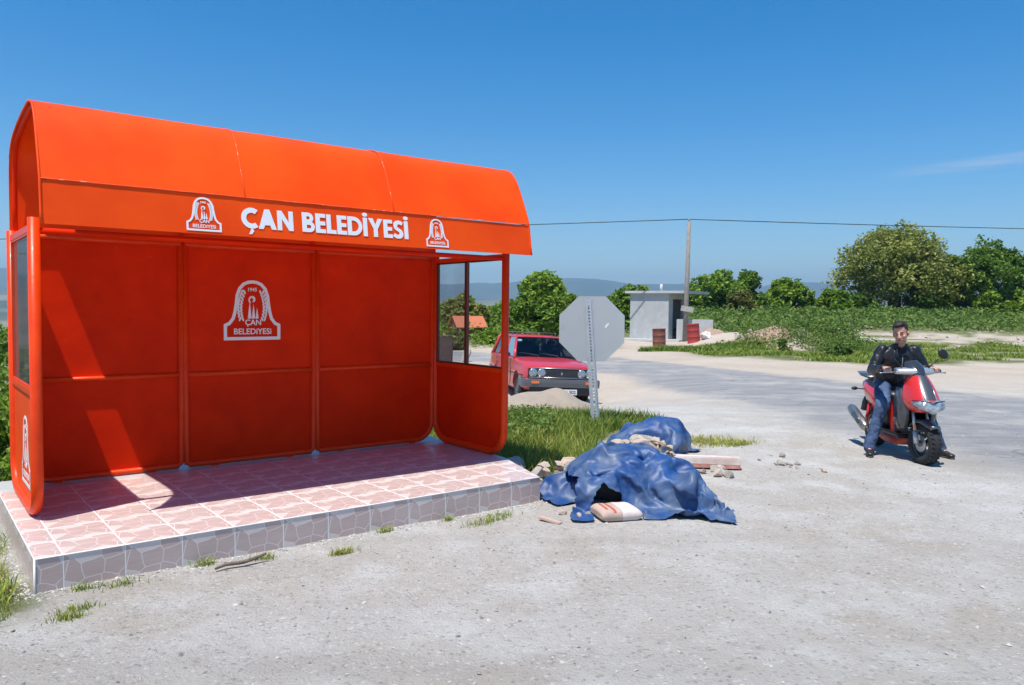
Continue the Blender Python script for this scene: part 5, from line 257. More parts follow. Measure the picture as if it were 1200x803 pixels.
TARP_LEFT = (22, 19, 3, [
-78,13,13,15,15,12,13,13,12,11,-1,13,6,0,11,14,17,17,16,14,13,12,-6,13,13,15,14,12,13,14,12,8,3,13,5,2,9,15,21,20,13,13,12,6,-6,13,12,15,14,13,13,13,10,7,8,13,7,11,6,13,20,18,16,13,9,0,-5,12,13,14,14,12,13,13,8,9,10,13,11,13,10,12,16,12,14,15,8,3,-5,13,12,13,14,12,13,11,10,8,12,13,13,13,14,13,10,8,13,16,9,6,-4,13,10,13,13,12,12,12,11,9,13,13,13,13,14,13,6,7,12,16,11,6,-6,12,12,13,11,13,11,11,10,13,13,13,13,13,14,12,8,7,6,14,14,10,-6,12,13,9,15,13,13,10,11,12,12,14,13,13,13,13,12,-1,6,14,14,12,-6,14,13,12,13,12,10,10,13,13,13,12,13,14,13,14,8,1,6,12,12,13,-4,13,14,12,13,10,10,11,14,13,13,11,13,14,15,13,13,3,5,5,13,12,-4,13,13,13,11,8,13,14,13,12,12,12,11,15,16,13,13,8,0,3,12,11,-4,12,12,11,13,8,16,15,12,13,13,14,11,9,16,13,13,8,8,-3,10,9,-10,14,13,13,12,11,13,16,15,14,12,13,11,10,14,13,12,8,5,8,1,12,-11,20,13,13,13,13,7,16,14,17,14,12,13,10,13,13,13,12,-2,3,7,13,-11,23,19,15,9,11,6,14,15,18,16,13,10,13,12,14,13,14,9,-3,10,7,-10,23,22,17,8,7,8,14,17,18,16,11,13,13,14,13,13,12,10,12,11,9,-8,23,22,17,14,3,11,15,17,17,13,13,14,14,13,14,12,12,8,13,12,11,-8,23,22,17,12,12,14,15,15,14,14,14,13,14,13,12,13,10,7,11,14,14,-3,21,19,17,17,16,13,15,14,14,13,13,13,12,13,11,10,10,11,10,16,14,-166,5,6,6,7,7,9,8,8,5,-9,3,7,9,7,5,3,2,1,3,7,1,12,6,6,5,6,7,9,10,8,0,-6,4,8,9,8,4,3,3,1,1,-1,8,12,6,6,6,5,7,9,9,4,0,-2,5,6,4,9,9,4,-5,5,5,-1,5,12,6,6,6,5,7,9,7,1,2,1,5,4,4,8,7,3,0,3,4,3,5,12,4,8,6,5,7,9,5,2,0,5,4,5,4,5,6,5,2,3,4,2,6,10,6,7,6,6,7,6,4,4,2,5,5,5,4,6,5,3,4,3,4,2,6,13,6,4,6,8,6,4,4,4,6,5,5,4,5,5,5,5,5,2,2,5,8,13,3,5,7,7,8,5,4,4,5,5,4,5,5,4,5,6,5,4,3,3,8,12,3,4,7,11,7,4,1,7,5,4,5,5,4,5,5,5,6,5,4,6,6,16,5,4,8,9,4,0,1,3,2,8,10,6,4,4,5,5,5,6,5,5,6,17,6,7,7,3,1,-1,1,4,3,8,10,7,4,4,5,4,5,6,6,6,5,14,10,4,3,3,1,0,2,5,3,5,5,7,10,5,4,5,6,5,6,3,5,8,5,8,7,6,1,-2,4,3,3,4,3,5,12,7,7,5,5,4,8,0,5,10,6,8,8,6,2,-2,5,2,3,4,0,7,9,12,8,5,1,5,5,6,4,13,4,5,6,9,5,-1,5,3,2,2,5,7,11,12,8,3,-4,6,7,2,6,13,4,4,4,6,4,7,4,3,3,2,6,8,9,6,5,1,0,10,6,-4,-3,13,4,4,4,5,4,6,3,2,2,5,6,5,5,3,1,6,5,11,6,-3,-4,13,4,4,4,2,5,1,0,5,3,3,2,4,3,4,5,7,12,11,2,-1,2,13,4,3,5,3,-3,1,4,0,3,-2,6,6,6,7,2,12,14,11,4,-1,1,5,0,0,0,0,0,0,0,1,7,11,5,-8,-12,-4,0,0,0,0,0,0,0,0,0,0,0,3,-3,0,0,4,11,12,2,-6,-12,-8,-2,1,1,1,3,6,-10,0,0,0,0,2,-2,0,1,10,11,11,0,-4,-7,-8,-5,0,7,-1,-5,8,-14,1,-1,0,0,3,-3,0,7,11,11,7,0,0,-3,-7,-5,-1,-7,-6,1,11,-11,5,1,-4,-3,0,0,4,9,10,11,3,2,-1,-1,0,-5,-8,-11,-9,3,13,-10,-6,0,6,2,-5,1,7,9,7,10,2,2,-1,-2,-1,-2,-12,-12,-9,6,11,-9,0,0,5,-4,7,0,8,8,8,3,2,2,0,0,-1,-4,-12,-10,-12,10,6,-5,0,5,2,-7,1,7,6,5,8,4,6,2,1,0,-2,-2,-8,-14,-12,-2,0,0,2,-2,0,2,-2,10,9,7,1,2,5,8,-1,1,-1,-2,-9,-13,-12,-2,2,0,-2,1,1,-2,5,11,9,9,4,4,2,1,-1,0,0,-2,-5,-15,-11,-10,0,1,2,-2,1,5,9,6,12,11,2,6,-2,0,-4,-1,0,-2,-3,-11,-13,-12,-4,6,-2,4,9,10,5,-7,14,14,0,6,6,1,-4,-7,-5,-2,-2,-9,-10,-12,-7,4,2,13,11,7,0,-13,16,10,3,-1,10,-4,0,2,-6,-6,3,-10,-12,-8,-13,-4,1,5,14,7,1,-10,17,3,2,2,10,-8,0,0,-3,2,0,-5,-13,-12,-11,-4,-2,-1,9,6,6,1,15,4,0,2,1,1,5,-2,-2,-4,-2,-4,-4,-11,-10,-5,-1,0,0,6,9,12,10,3,0,2,-1,4,-3,-4,-6,-4,-3,-1,3,0,-9,-9,0,0,0,1,9,15,6,0,0,0,1,-1,-4,-5,-4,-3,-3,1,4,-1,-6,-8,0,0,0,3,6,8,1,0,1,0,-1,-4,-3,-3,-3,-2,-2,2,6,-5,-4,0,0,0,0,4,0,1,2,1,-1,0,-4,-2,-1,0,0,6,-6,0,0,0,0,0,])
TARP_BACK = (31, 26, 3, [
-234,16,18,19,17,14,13,3,9,-4,14,13,13,15,16,15,14,16,20,20,4,3,-3,5,10,11,11,3,15,15,16,7,14,16,18,16,15,12,-1,9,5,14,14,10,13,16,16,11,15,18,20,15,7,-4,7,11,10,8,3,11,12,16,5,16,12,15,14,14,12,1,16,6,13,11,12,14,14,15,14,10,16,17,16,8,11,9,11,-5,-2,7,19,14,14,6,16,15,11,12,7,12,5,17,12,11,10,14,14,12,16,13,10,15,14,16,16,14,-2,-9,-4,0,20,18,17,16,5,18,16,12,6,-2,12,11,17,16,0,19,13,14,15,13,14,14,14,9,18,21,-2,-11,-7,4,4,21,17,15,18,5,18,14,9,3,5,3,15,18,14,2,19,14,15,14,14,15,12,14,8,21,22,-17,-7,1,8,9,9,13,16,17,7,17,12,-3,5,8,6,16,17,12,5,17,16,15,15,15,14,12,11,15,20,13,-17,1,7,8,11,4,3,16,19,7,16,2,0,6,6,10,15,17,13,6,15,17,15,15,15,13,14,14,16,17,6,-11,7,8,10,9,2,-4,16,19,5,10,2,0,6,6,14,13,14,15,8,17,16,15,15,14,14,15,15,16,15,1,3,8,8,9,5,-4,0,13,18,-3,3,2,10,6,8,12,13,15,13,15,15,15,15,16,14,14,13,15,16,9,10,11,8,8,8,0,2,-2,6,17,-12,5,14,8,9,12,10,12,15,13,15,15,15,14,15,15,14,13,12,13,15,12,11,13,7,5,5,4,-2,-3,13,7,0,16,8,4,13,15,15,12,10,18,14,14,14,14,15,15,14,13,14,13,15,15,6,7,3,5,10,1,-3,4,9,2,9,9,7,13,13,9,10,19,16,14,15,11,13,16,16,14,16,13,13,16,15,5,1,3,11,5,10,2,5,18,1,4,7,7,13,9,7,15,17,14,15,14,10,14,16,16,13,17,15,11,16,15,4,-1,10,8,-2,-2,8,7,16,0,2,3,10,11,7,11,15,11,15,20,15,5,15,16,9,14,17,16,14,9,10,10,10,4,0,2,-6,-3,8,3,7,1,3,7,8,10,14,12,6,20,21,15,6,13,13,15,8,19,17,15,12,2,6,4,5,8,-1,-4,-1,7,-6,12,0,10,11,6,7,12,16,5,19,19,17,10,12,9,14,12,18,19,16,13,5,4,4,4,5,1,-2,-2,4,-6,9,15,14,10,7,5,6,16,11,16,16,16,16,10,12,13,15,19,19,15,6,12,4,3,6,3,3,-3,1,4,-6,17,19,15,12,1,8,5,14,14,13,16,16,18,12,12,15,17,20,17,11,8,-1,12,13,7,3,-2,-5,-3,15,-2,19,22,16,16,-3,7,10,12,14,13,15,16,18,15,13,16,18,16,15,10,9,5,-3,9,12,9,1,-4,0,18,1,21,21,15,10,8,10,11,11,13,13,15,16,16,14,16,15,16,14,15,12,5,-2,14,-5,6,10,9,-4,4,21,13,15,14,13,16,15,10,10,10,13,13,15,15,15,14,15,16,14,14,16,5,5,-2,7,13,-6,1,10,12,4,19,16,9,10,14,18,9,17,10,9,13,13,14,14,10,15,16,15,14,13,16,9,-2,3,-6,13,12,-6,4,14,14,17,10,13,9,12,15,9,14,9,14,13,12,12,10,8,16,15,14,13,14,18,11,-2,-5,-3,14,11,-2,5,15,15,18,9,13,13,11,12,12,9,11,13,14,9,13,-3,14,15,16,13,14,16,16,12,-2,-6,-3,14,2,13,4,15,15,17,8,14,14,12,13,14,10,9,12,9,6,11,-8,16,16,14,15,16,15,15,14,-8,-4,-1,16,7,5,10,15,15,17,-99,-2,-1,2,1,3,-4,-9,11,17,-9,-12,-12,-4,0,-2,-5,0,8,11,2,-2,-3,-12,-12,-11,-10,-13,-8,-5,-6,18,-4,0,1,0,2,-5,-15,5,16,-1,-10,-13,3,0,-2,-8,1,9,9,1,-4,-3,-12,-12,-10,-12,-16,-3,-1,-5,16,-5,-3,0,-5,5,-7,-15,-3,14,6,-11,-6,4,7,0,-8,-1,7,5,3,-5,-6,-12,-11,-15,-15,-14,0,2,1,14,-5,-5,-3,-9,-1,1,-14,-6,7,10,-6,3,4,9,-4,-2,0,-4,-6,5,0,-7,-15,-10,-15,-16,-1,0,2,1,15,-5,-5,-5,-8,-6,-3,-10,-5,0,9,1,8,7,-3,-8,0,-5,5,-11,-2,6,-12,-10,-15,-13,1,0,-3,3,2,14,-5,-6,-4,-9,-7,-7,-4,-5,-4,8,4,6,-5,-4,0,-2,-2,-4,2,-11,2,-10,-14,-16,-12,5,15,-5,6,2,14,-5,-7,-7,-8,-5,-6,-2,-5,-6,6,-4,4,-8,2,1,-5,0,-10,5,-7,-6,-8,-17,-14,-10,3,22,2,5,5,14,-6,-7,-7,-7,-6,-4,-4,-4,-6,3,-8,-4,-3,1,2,-6,0,-8,-3,4,-10,-13,-15,-14,-7,8,16,14,5,4,15,-6,-8,-8,-6,-5,-4,-5,-7,-2,-5,-6,-3,-3,-4,3,-5,-5,-3,2,-1,-13,-12,-9,-15,-6,10,17,17,8,3,9,-3,-9,-5,-4,-5,-4,-5,-7,-5,-4,-5,-5,-4,-2,-5,0,-7,1,1,-11,-11,-7,-11,-12,-2,12,13,21,12,1,12,-2,-7,-6,-5,-3,-6,-7,-5,-3,-4,-4,-6,-4,-4,-4,-5,-6,4,-8,-7,-3,-6,-9,-9,0,6,9,18,17,1,15,-1,-8,-7,-5,-7,-7,-4,-3,-3,-1,-4,-6,-5,-6,-6,-6,-8,3,-4,-3,-4,-8,-2,-3,1,2,2,12,15,9,12,-1,-6,-8,-3,-6,-5,-7,-3,0,-3,-5,-7,-8,-6,-6,-5,-4,-5,-1,-1,-5,-6,0,2,1,-3,-1,6,7,10,1,2,0,-5,-1,-3,-7,-4,-2,-2,-5,-8,-8,-7,-6,-5,-3,-4,-7,-4,1,-4,-5,1,1,-2,-3,3,0,6,10,-3,7,5,2,-1,0,-2,-2,-3,-6,-10,-13,-7,-1,-6,-5,-3,-4,-7,-6,-3,-4,1,0,-3,1,2,2,-1,-1,2,13,3,5,4,2,2,1,-1,-3,-8,-14,-14,-9,1,-6,-7,-3,-4,-5,-4,-5,-6,0,2,1,3,3,1,-1,-3,-4,15,4,6,2,-2,3,3,0,-4,-8,-11,-12,-11,-3,-5,-9,-4,-3,-3,-3,-4,-7,-6,-2,0,2,3,3,3,0,-11,17,5,5,-6,0,2,4,4,-5,-9,-9,-9,-8,-9,-4,-10,-3,-2,-2,-2,-6,-8,-8,-3,1,2,-7,2,-1,1,-10,15,2,2,-1,-3,5,2,5,-7,-7,-6,-6,-8,-11,-6,-6,-3,-3,-1,-5,-7,-11,-8,-3,-1,-5,-8,-7,-6,2,-3,15,2,5,-1,-9,5,4,2,-4,-7,-6,-7,-6,-11,-8,-5,-2,-1,-6,-5,-8,-11,-12,-6,-6,6,-5,-8,-8,-6,-4,15,4,1,-1,-7,0,4,-3,-8,1,-3,-5,-9,-8,-6,
-4,-6,-3,-6,-5,-9,-12,-13,-3,-8,-7,6,-3,-6,-10,-9,11,11,-7,-6,-3,-11,6,0,-10,-1,1,-1,-4,-7,-7,-7,-2,-3,-6,-7,-12,-13,-13,-9,7,-10,-7,-1,3,-9,-9,10,9,-3,-8,-3,-7,-2,-4,-12,0,2,0,-2,-10,0,-2,-4,-7,-9,-4,-13,-12,-14,-12,9,0,-5,-5,-4,-4,-8,10,-7,7,1,-3,-17,-3,-11,-5,0,4,6,-11,-10,-1,1,-7,-9,-5,1,-12,-12,-12,-11,1,11,-5,-5,-4,-5,-7,10,-4,-4,1,0,-15,-13,-9,-4,4,9,2,-16,-5,-5,-1,-8,-5,-2,2,-8,-13,-10,-9,-3,12,0,-4,-5,-6,-10,14,-7,-6,-4,-8,-3,-14,-13,-4,9,10,-5,-16,-4,-4,-6,-5,-2,0,-1,-3,-10,-9,-9,0,3,9,-4,-5,-6,-10,5,1,1,-1,-1,6,-6,3,4,0,-4,-2,-1,0,2,-2,0,0,0,5,3,12,-12,-7,-2,5,1,-3,0,-2,0,1,-1,0,0,3,-3,6,11,5,-1,-6,-5,-2,-7,1,1,2,0,-5,0,4,14,-15,-2,-1,5,-5,4,7,-9,-2,0,-1,9,-2,2,3,8,11,4,-1,-5,-2,-3,-6,-5,-2,0,-1,-4,2,2,1,-10,-1,3,6,3,1,-9,-2,-2,-1,0,2,11,4,10,6,11,5,-1,-5,0,-4,-4,-7,-1,-4,-2,2,2,-1,-4,-4,0,-8,-3,4,8,-12,-4,-1,0,0,0,9,14,14,9,10,5,0,-6,3,-6,-5,-1,-1,-3,1,0,1,-6,-3,-5,-6,-4,-5,-6,5,2,-8,-6,0,0,6,9,15,14,13,7,1,7,-4,-3,-1,-1,-1,-3,-1,-2,0,-3,0,-3,-6,-4,-3,-7,-12,-6,-3,1,-10,0,4,4,14,16,13,13,1,4,10,-2,3,-1,-1,-2,-3,0,-2,-1,-2,-1,-3,-6,-5,-5,-7,-15,-8,-16,3,-4,0,3,13,14,15,12,11,4,4,8,4,6,0,-1,-3,-2,0,-2,0,-1,-5,-1,-4,-8,-9,-9,-15,-14,-14,-6,0,0,10,14,13,14,13,7,7,9,5,11,3,-1,-2,1,-2,-1,0,-1,-5,-2,2,-5,-16,-11,-8,-15,-13,-16,-11,1,1,15,14,13,14,12,9,8,6,7,5,5,3,0,-3,4,-1,2,-6,-4,3,3,-9,-14,-15,-12,-15,-17,-14,-14,0,0,16,14,17,13,8,10,-3,10,12,7,3,2,3,3,3,4,2,-9,1,1,-11,-9,-7,-14,-15,-15,-16,-15,-11,-2,-1,16,15,22,15,0,2,0,13,18,5,4,4,5,5,5,4,4,-9,-4,-10,-9,0,-14,-13,-15,-15,-12,-14,-10,-12,1,16,19,17,13,5,0,11,15,8,4,3,4,8,6,7,5,-3,-1,-10,-12,-6,-1,-15,-15,-15,-11,-12,-11,-14,-11,1,16,18,14,14,6,11,14,9,5,-1,9,9,8,4,6,4,-8,0,-5,-12,-7,-4,-15,-16,-11,-12,-15,-15,-11,-9,1,14,15,15,13,14,16,13,9,0,-4,6,12,14,3,-2,8,-7,0,-3,-7,-9,-12,-11,-11,-15,-16,-15,-14,-16,-3,-3,13,15,15,16,19,18,13,11,-12,-1,7,7,16,10,-4,1,8,-4,-6,-3,-7,-15,-14,-15,-15,-13,-16,-15,-16,-10,0,9,14,12,13,21,25,18,5,-14,3,7,1,16,14,5,2,-7,3,-3,-4,-5,-14,-15,-15,-16,-15,-15,-16,-18,-11,0,12,2,4,15,24,27,21,3,-7,5,5,0,7,19,4,9,-4,-4,1,-3,-11,-8,-14,-15,-15,-13,-15,-18,-18,-7,1,-1,1,3,14,25,28,23,7,3,6,-1,5,-1,15,10,5,-4,0,-4,-6,-8,-13,-8,-9,-12,-14,-15,-18,-21,-11,2,-3,0,3,3,26,27,22,14,9,7,-2,6,-2,7,6,4,2,-6,-2,-5,-8,-10,-13,-10,-9,-11,-16,-17,-8,-12,4,-7,11,1,-11,20,26,20,13,16,11,4,-1,2,4,3,-2,1,-4,0,-6,-11,-11,-7,-13,-10,-10,-15,-13,-12,0,8,-11,-1,-3,7,4,23,19,12,17,11,7,5,1,0,-3,3,3,-2,-2,-13,-14,-12,-9,-1,-12,-13,-13,-8,-10,0,5,-12,-5,3,-6,18,7,14,11,17,12,7,5,0,3,4,0,-2,-4,-4,-13,-17,-11,-8,-1,-4,-14,-13,-6,3,-4,-5,0,-9,-6,7,-2,9,10,12,17,13,8,0,0,3,2,0,-2,-3,-2,-12,-13,-11,-8,-5,4,-13,-12,-1,-1,0,-11,8,6,-7,-11,0,3,9,13,16,13,7,-2,-3,-1,-1,-1,2,2,-1,-9,-11,-10,-12,-7,10,-4,-13,0,0,0,-4,1,5,7,-3,-10,0,3,12,15,13,3,-2,-4,-3,-4,-2,2,4,1,-3,-9,-13,-13,1,6,3,-10,0,0,0,])
# ---------------------------------------------------------------- terrain
def sst(a, b, x):
    t = max(0, min(1, (x - a) / (b - a))); return t * t * (3 - 2 * t)
def gz(x, y):
    d = math.hypot(x, y); h = 0
    h += .018 * vnoise(x * .7, y * .7) + .006 * vnoise(x * 3, y * 3, 4)
    # dip where the car stands
    dd = ((x - 1.0) / 3.0) ** 2 + ((y - 17.3) / 2.9) ** 2
    h -= .42 * math.exp(-dd * 1.1)
    # bank of excavated soil beside the hut, to the right of the barrels
    b = math.exp(-(((x - 12.2) / 2.6) ** 2 + ((y - 35.0) / 1.8) ** 2)); h += .8 * b * (1 + .5 * vnoise(x * .9, y * .9, 2))
    b = math.exp(-(((x - 9.9) / 1.2) ** 2 + ((y - 36.8) / 1.4) ** 2)); h += .45 * b
    # rough verge
    if 24 < d < 90: h += .10 * (vnoise(x * .5, y * .5, 7)) * sst(24, 30, y)
    # field rising gently beyond the far verge on the right
    h += 1.6 * sst(34, 60, y) * sst(-2, 14, x)
    # grass bank seen through the shelter window
    h += .5 * sst(30, 36, y) * (1 - sst(-1, 4, x)) * sst(-14, -7, x)
    # the ground behind the shelter falls away to the valley on the left
    h -= 9 * sst(12, 120, y) * (1 - sst(-22, -9, x)) 
    h -= 45 * sst(110, 900, d)
    # keep it flat and low under the platform
    return h
def seg_sd(px, py, poly):
    """inside test for a polygon, signed distance (positive inside)"""
    ins = False; dm = 1e9; n = len(poly)
    for i in range(n):
        x1, y1 = poly[i]; x2, y2 = poly[(i + 1) % n]
        if (y1 > py) != (y2 > py) and px < (x2 - x1) * (py - y1) / (y2 - y1) + x1: ins = not ins
        dx, dy = x2 - x1, y2 - y1; L = dx * dx + dy * dy; t = max(0, min(1, ((px - x1) * dx + (py - y1) * dy) / L))
        dm = min(dm, math.hypot(px - x1 - t * dx, py - y1 - t * dy))
    return dm if ins else -dm
ASPH = [(-60, 25.5), (-8, 25.3), (0, 24), (3.2, 20), (4.6, 12.5), (5.3, 8.6), (7.5, 3), (9, -8), (20, -8), (14.5, 8), (9.7, 16.0), (7.8, 18.9), (3.6, 27), (-1.6, 29.6), (-8, 30.2), (-60, 31)]
GRASS_FAR = [(6.6, 31.5), (7.0, 29.2), (8.2, 28), (9.8, 26.2), (11.3, 24.8), (14, 24.8), (15.5, 26.3), (18, 26.2), (24, 26), (60, 24), (400, 60), (400, 400), (-80, 400), (-300, 300), (-60, 33.5), (-8, 32.4), (-1.6, 31.9), (2.0, 31.2), (4.8, 34), (4.9, 41), (8, 43), (10.5, 38.5), (12.5, 37.5), (14.5, 35), (13.5, 33), (11, 32), (8.5, 31.8)]
GRASS_NEAR = [(-.7, 7.6), (.35, 7.5), (.95, 8.1), (1.1, 9.0), (1.35, 10.2), (2.0, 11.3), (1.4, 12.1), (.4, 12.2), (-.6, 12.3), (-3, 14), (-9, 15), (-20, 12), (-20, 4.0), (-4.2, 3.4), (-3.0, 3.5), (-2.62, 3.9), (-2.68, 4.2), (-2.84, 4.45), (-3.2, 4.9), (-5, 7), (-3, 8.5)]
DIRT_STRIP = [(14.6, 40.2), (24, 39), (44, 37.5), (70, 38), (70, 43.5), (34, 44.2), (20, 44.2), (15, 42.8)]
na_f, radii = [], []
angs = []
a = -180.0
while a < 180:
    angs.append(a); a += .55 if abs(a) < 42 else 3.0
r_ = .6
while r_ < 1500:
    radii.append(r_); r_ *= 1.022 if r_ < 60 else 1.06
V, F, AT = [(0, 0, 0)], [], [(0, 0, 0, 1)]
nA = len(angs)
for r_ in radii:
    for a in angs:
        x = r_ * math.sin(R(a)); y = r_ * math.cos(R(a)); V.append((x, y, gz(x, y)))
        if r_ > 130: AT.append((0, 1, 0, 1)); continue
        wx = x + .35 * vnoise(x * .8, y * .8, 1) + .12 * vnoise(x * 4, y * 4, 2); wy = y + .35 * vnoise(x * .8, y * .8, 5) + .12 * vnoise(x * 4, y * 4, 6)
        asp = sst(-1.0, .6, seg_sd(wx, wy, ASPH))
        if y > 14: asp = sst(-.25, .25, seg_sd(wx, wy, ASPH))
        g1 = sst(-.4, .5, seg_sd(wx, wy, GRASS_FAR)) if y > 20 else 0
        g2 = sst(-.12, .2, seg_sd(wx, wy, GRASS_NEAR)) if y < 16 else 0
        g = max(g1, g2)
        if y > 24: g *= 1 - .97 * sst(-.4, .5, seg_sd(wx, wy, DIRT_STRIP)) * sst(-.35, .05, vnoise(x * .7, y * 1.1, 8)); g *= 1 - .8 * sst(.02, .3, vnoise(x * .35, y * .6, 12)) * sst(14, 18, x) * (1 - sst(36, 39, y))
        # sandy dust beyond the road
        dus = sst(12, 22, y) if y > 12 else 0
        AT.append((asp, g, max(dus, 0), 1))
fan = []
for k in range(nA): fan.append((0, 1 + k, 1 + (k + 1) % nA))
for i in range(len(radii) - 1):
    b0 = 1 + i * nA; b1 = b0 + nA
    for k in range(nA):
        k2 = (k + 1) % nA; F.append((b0 + k, b1 + k, b1 + k2, b0 + k2))
me = bpy.data.meshes.new('ground'); me.from_pydata(V, [], F + [f[::-1] for f in fan])
ca = me.color_attributes.new('cover', 'FLOAT_COLOR', 'POINT'); ca.data.foreach_set('color', np.array(AT, dtype=np.float32).ravel())
me.polygons.foreach_set('use_smooth', [True] * len(me.polygons))
ground = bpy.data.objects.new('ground', me); COL.objects.link(ground); tag(ground, kind='structure')
gm = bpy.data.materials.new('ground_cover'); gm.use_nodes = True; t = gm.node_tree; B = t.nodes['Principled BSDF']; B.inputs['Roughness'].default_value = .95; B.inputs['Specular IOR Level'].default_value = .15
tcg = t.nodes.new('ShaderNodeTexCoord').outputs['Object']
def gn(scale, det=6, rough=.6, vec=None, sx=None):
    n = t.nodes.new('ShaderNodeTexNoise'); n.inputs['Scale'].default_value = scale; n.inputs['Detail'].default_value = det; n.inputs['Roughness'].default_value = rough
    if sx:
        m_ = t.nodes.new('ShaderNodeMapping'); m_.inputs['Scale'].default_value = sx; m_.inputs['Rotation'].default_value = (0, 0, R(-28)); t.links.new(tcg, m_.inputs[0]); t.links.new(m_.outputs[0], n.inputs['Vector'])
    else: t.links.new(tcg, n.inputs['Vector'])
    return n.outputs['Fac']
def gr(v, a, b, c=0, d=1):
    n = t.nodes.new('ShaderNodeMapRange'); n.inputs['From Min'].default_value = a; n.inputs['From Max'].default_value = b; n.inputs['To Min'].default_value = c; n.inputs['To Max'].default_value = d
    t.links.new(v, n.inputs['Value']); return n.outputs[0]
def gmix(f, a, b):
    n = t.nodes.new('ShaderNodeMix'); n.data_type = 'RGBA'
    t.links.new(f, n.inputs['Factor'])
    for s_, k in ((a, 'A'), (b, 'B')):
        if isinstance(s_, tuple): n.inputs[k].default_value = col4(s_)
        else: t.links.new(s_, n.inputs[k])
    return n.outputs['Result']
def gmath(op, a, b):
    n = t.nodes.new('ShaderNodeMath'); n.operation = op
    for i, v in enumerate((a, b)):
        if isinstance(v, (int, float)): n.inputs[i].default_value = v
        else: t.links.new(v, n.inputs[i])
    return n.outputs[0]
att = t.nodes.new('ShaderNodeAttribute'); att.attribute_name = 'cover'; sp = t.nodes.new('ShaderNodeSeparateColor'); t.links.new(att.outputs['Color'], sp.inputs[0])
grav = gmix(gr(gn(.55, 5), .38, .62), (.475, .455, .42), (.42, .382, .33))
grav = gmix(gr(gn(1.7, 6), .46, .70), grav, (.545, .535, .505))
grav = gmix(gr(gn(14, 8, .7), .54, .68, 0, .45), grav, (.29, .275, .25))
grav = gmix(gmath('MULTIPLY', gr(gn(.9, 6, .6, sx=(.10, 1.1, 1)), .52, .68), .40), grav, (.34, .315, .28))
vor = t.nodes.new('ShaderNodeTexVoronoi'); vor.inputs['Scale'].default_value = 55; t.links.new(tcg, vor.inputs['Vector'])
sepc = t.nodes.new('ShaderNodeSeparateColor'); t.links.new(vor.outputs['Color'], sepc.inputs[0])
grav = gmix(gmath('MULTIPLY', gr(sepc.outputs[0], .92, .95), .4), grav, (.19, .18, .17))
grav = gmix(gmath('MULTIPLY', gr(sepc.outputs[1], .93, .96), .45), grav, (.62, .61, .6))
sand = gmix(gr(gn(.5, 5), .35, .65), (.44, .37, .295), (.50, .435, .36))
sand = gmix(gr(gn(9, 7), .5, .7, 0, .5), sand, (.33, .275, .22))
asph = gmix(gr(gn(2.2, 8, .7, sx=(.22, 1.6, 1)), .36, .66), (.30, .30, .30), (.195, .20, .205))
asph = gmix(gr(gn(.8, 6, .6), .5, .64), asph, (.35, .34, .32))
asph = gmix(gr(gn(90, 3), .5, .75, 0, .6), asph, (.44, .43, .42))
vc = t.nodes.new('ShaderNodeTexVoronoi'); vc.feature = 'DISTANCE_TO_EDGE'; vc.inputs['Scale'].default_value = .55
mpn = t.nodes.new('ShaderNodeVectorMath'); mpn.operation = 'ADD'
nn = t.nodes.new('ShaderNodeTexNoise'); nn.inputs['Scale'].default_value = 1.2; nn.inputs['Detail'].default_value = 5; t.links.new(tcg, nn.inputs['Vector'])
t.links.new(tcg, mpn.inputs[0]); t.links.new(nn.outputs['Color'], mpn.inputs[1]); t.links.new(mpn.outputs[0], vc.inputs['Vector'])
crack = gmath('MULTIPLY', gr(vc.outputs['Distance'], .0, .014, 1, 0), gr(gn(.5, 2), .5, .6))
asph = gmix(gmath('MULTIPLY', crack, .55), asph, (.1, .1, .1))
soil = gmix(gr(gn(1.3, 6), .4, .6), (.15, .16, .06), (.10, .13, .04))
c = gmix(sp.outputs[2], grav, sand)
am = gmath('MULTIPLY', sp.outputs[0], gr(gn(.9, 6, .65), .22, .46))
c = gmix(am, c, asph)
gm_ = gmath('MULTIPLY', sp.outputs[1], gr(gn(1.1, 6, .7), .36, .46))
c = gmix(gm_, c, soil)
t.links.new(c, B.inputs['Base Color'])
bh = gmath('ADD', gmath('MULTIPLY', gn(5, 12, .78), 3.2), gmath('MULTIPLY', gn(60, 6, .7), .55))
bh = gmath('ADD', bh, gmath('MULTIPLY', gr(vor.outputs['Distance'], 0, .6, 1, 0), .35))
bp = t.nodes.new('ShaderNodeBump'); bp.inputs['Strength'].default_value = .9; bp.inputs['Distance'].default_value = .016
t.links.new(bh, bp.inputs['Height']); t.links.new(bp.outputs[0], B.inputs['Normal'])
me.materials.append(gm)
# far hills: two ridges across the valley
def hills(name, r0, r1, r2, hfun, c1, c2, sc_):
    V, F = [], []; A = 260; K = 14
    for j in range(K):
        tt = j / (K - 1); rr = r0 + (r2 - r0) * tt
        for i in range(A):
            a = R(-75 + 150 * i / (A - 1)); pk = math.sin(math.pi * min(1, tt * (r2 - r0) / (r1 - r0) / 2)) if rr <= r1 else max(0, 1 - .7 * (rr - r1) / (r2 - r1))
            x, y = rr * math.sin(a), rr * math.cos(a)
            h = -60 + (60 + hfun(math.degrees(a))) * pk ** 1.0 * (1 + (.12 * noise.fractal(Vector((x * .0016, y * .0016, 3)), 1, 2, 5) if j < K - 1 else 0))
            V.append((x, y, h))
    F = [(j * A + i, (j + 1) * A + i, (j + 1) * A + i + 1, j * A + i + 1) for j in range(K - 1) for i in range(A - 1)]
    m = mat(name, c1, .95, c2=c2, nscale=sc_, lo=.42, hi=.58)
    return tag(rawmesh(name, V, F, m), kind='structure')
def fr_h(a):
    return 168 + 45 * noise.noise(Vector((a * .11, 3.1, 0))) + 22 * noise.noise(Vector((a * .33, 7.1, 0))) + 8 * noise.noise(Vector((a * 1.1, 1.1, 0)))
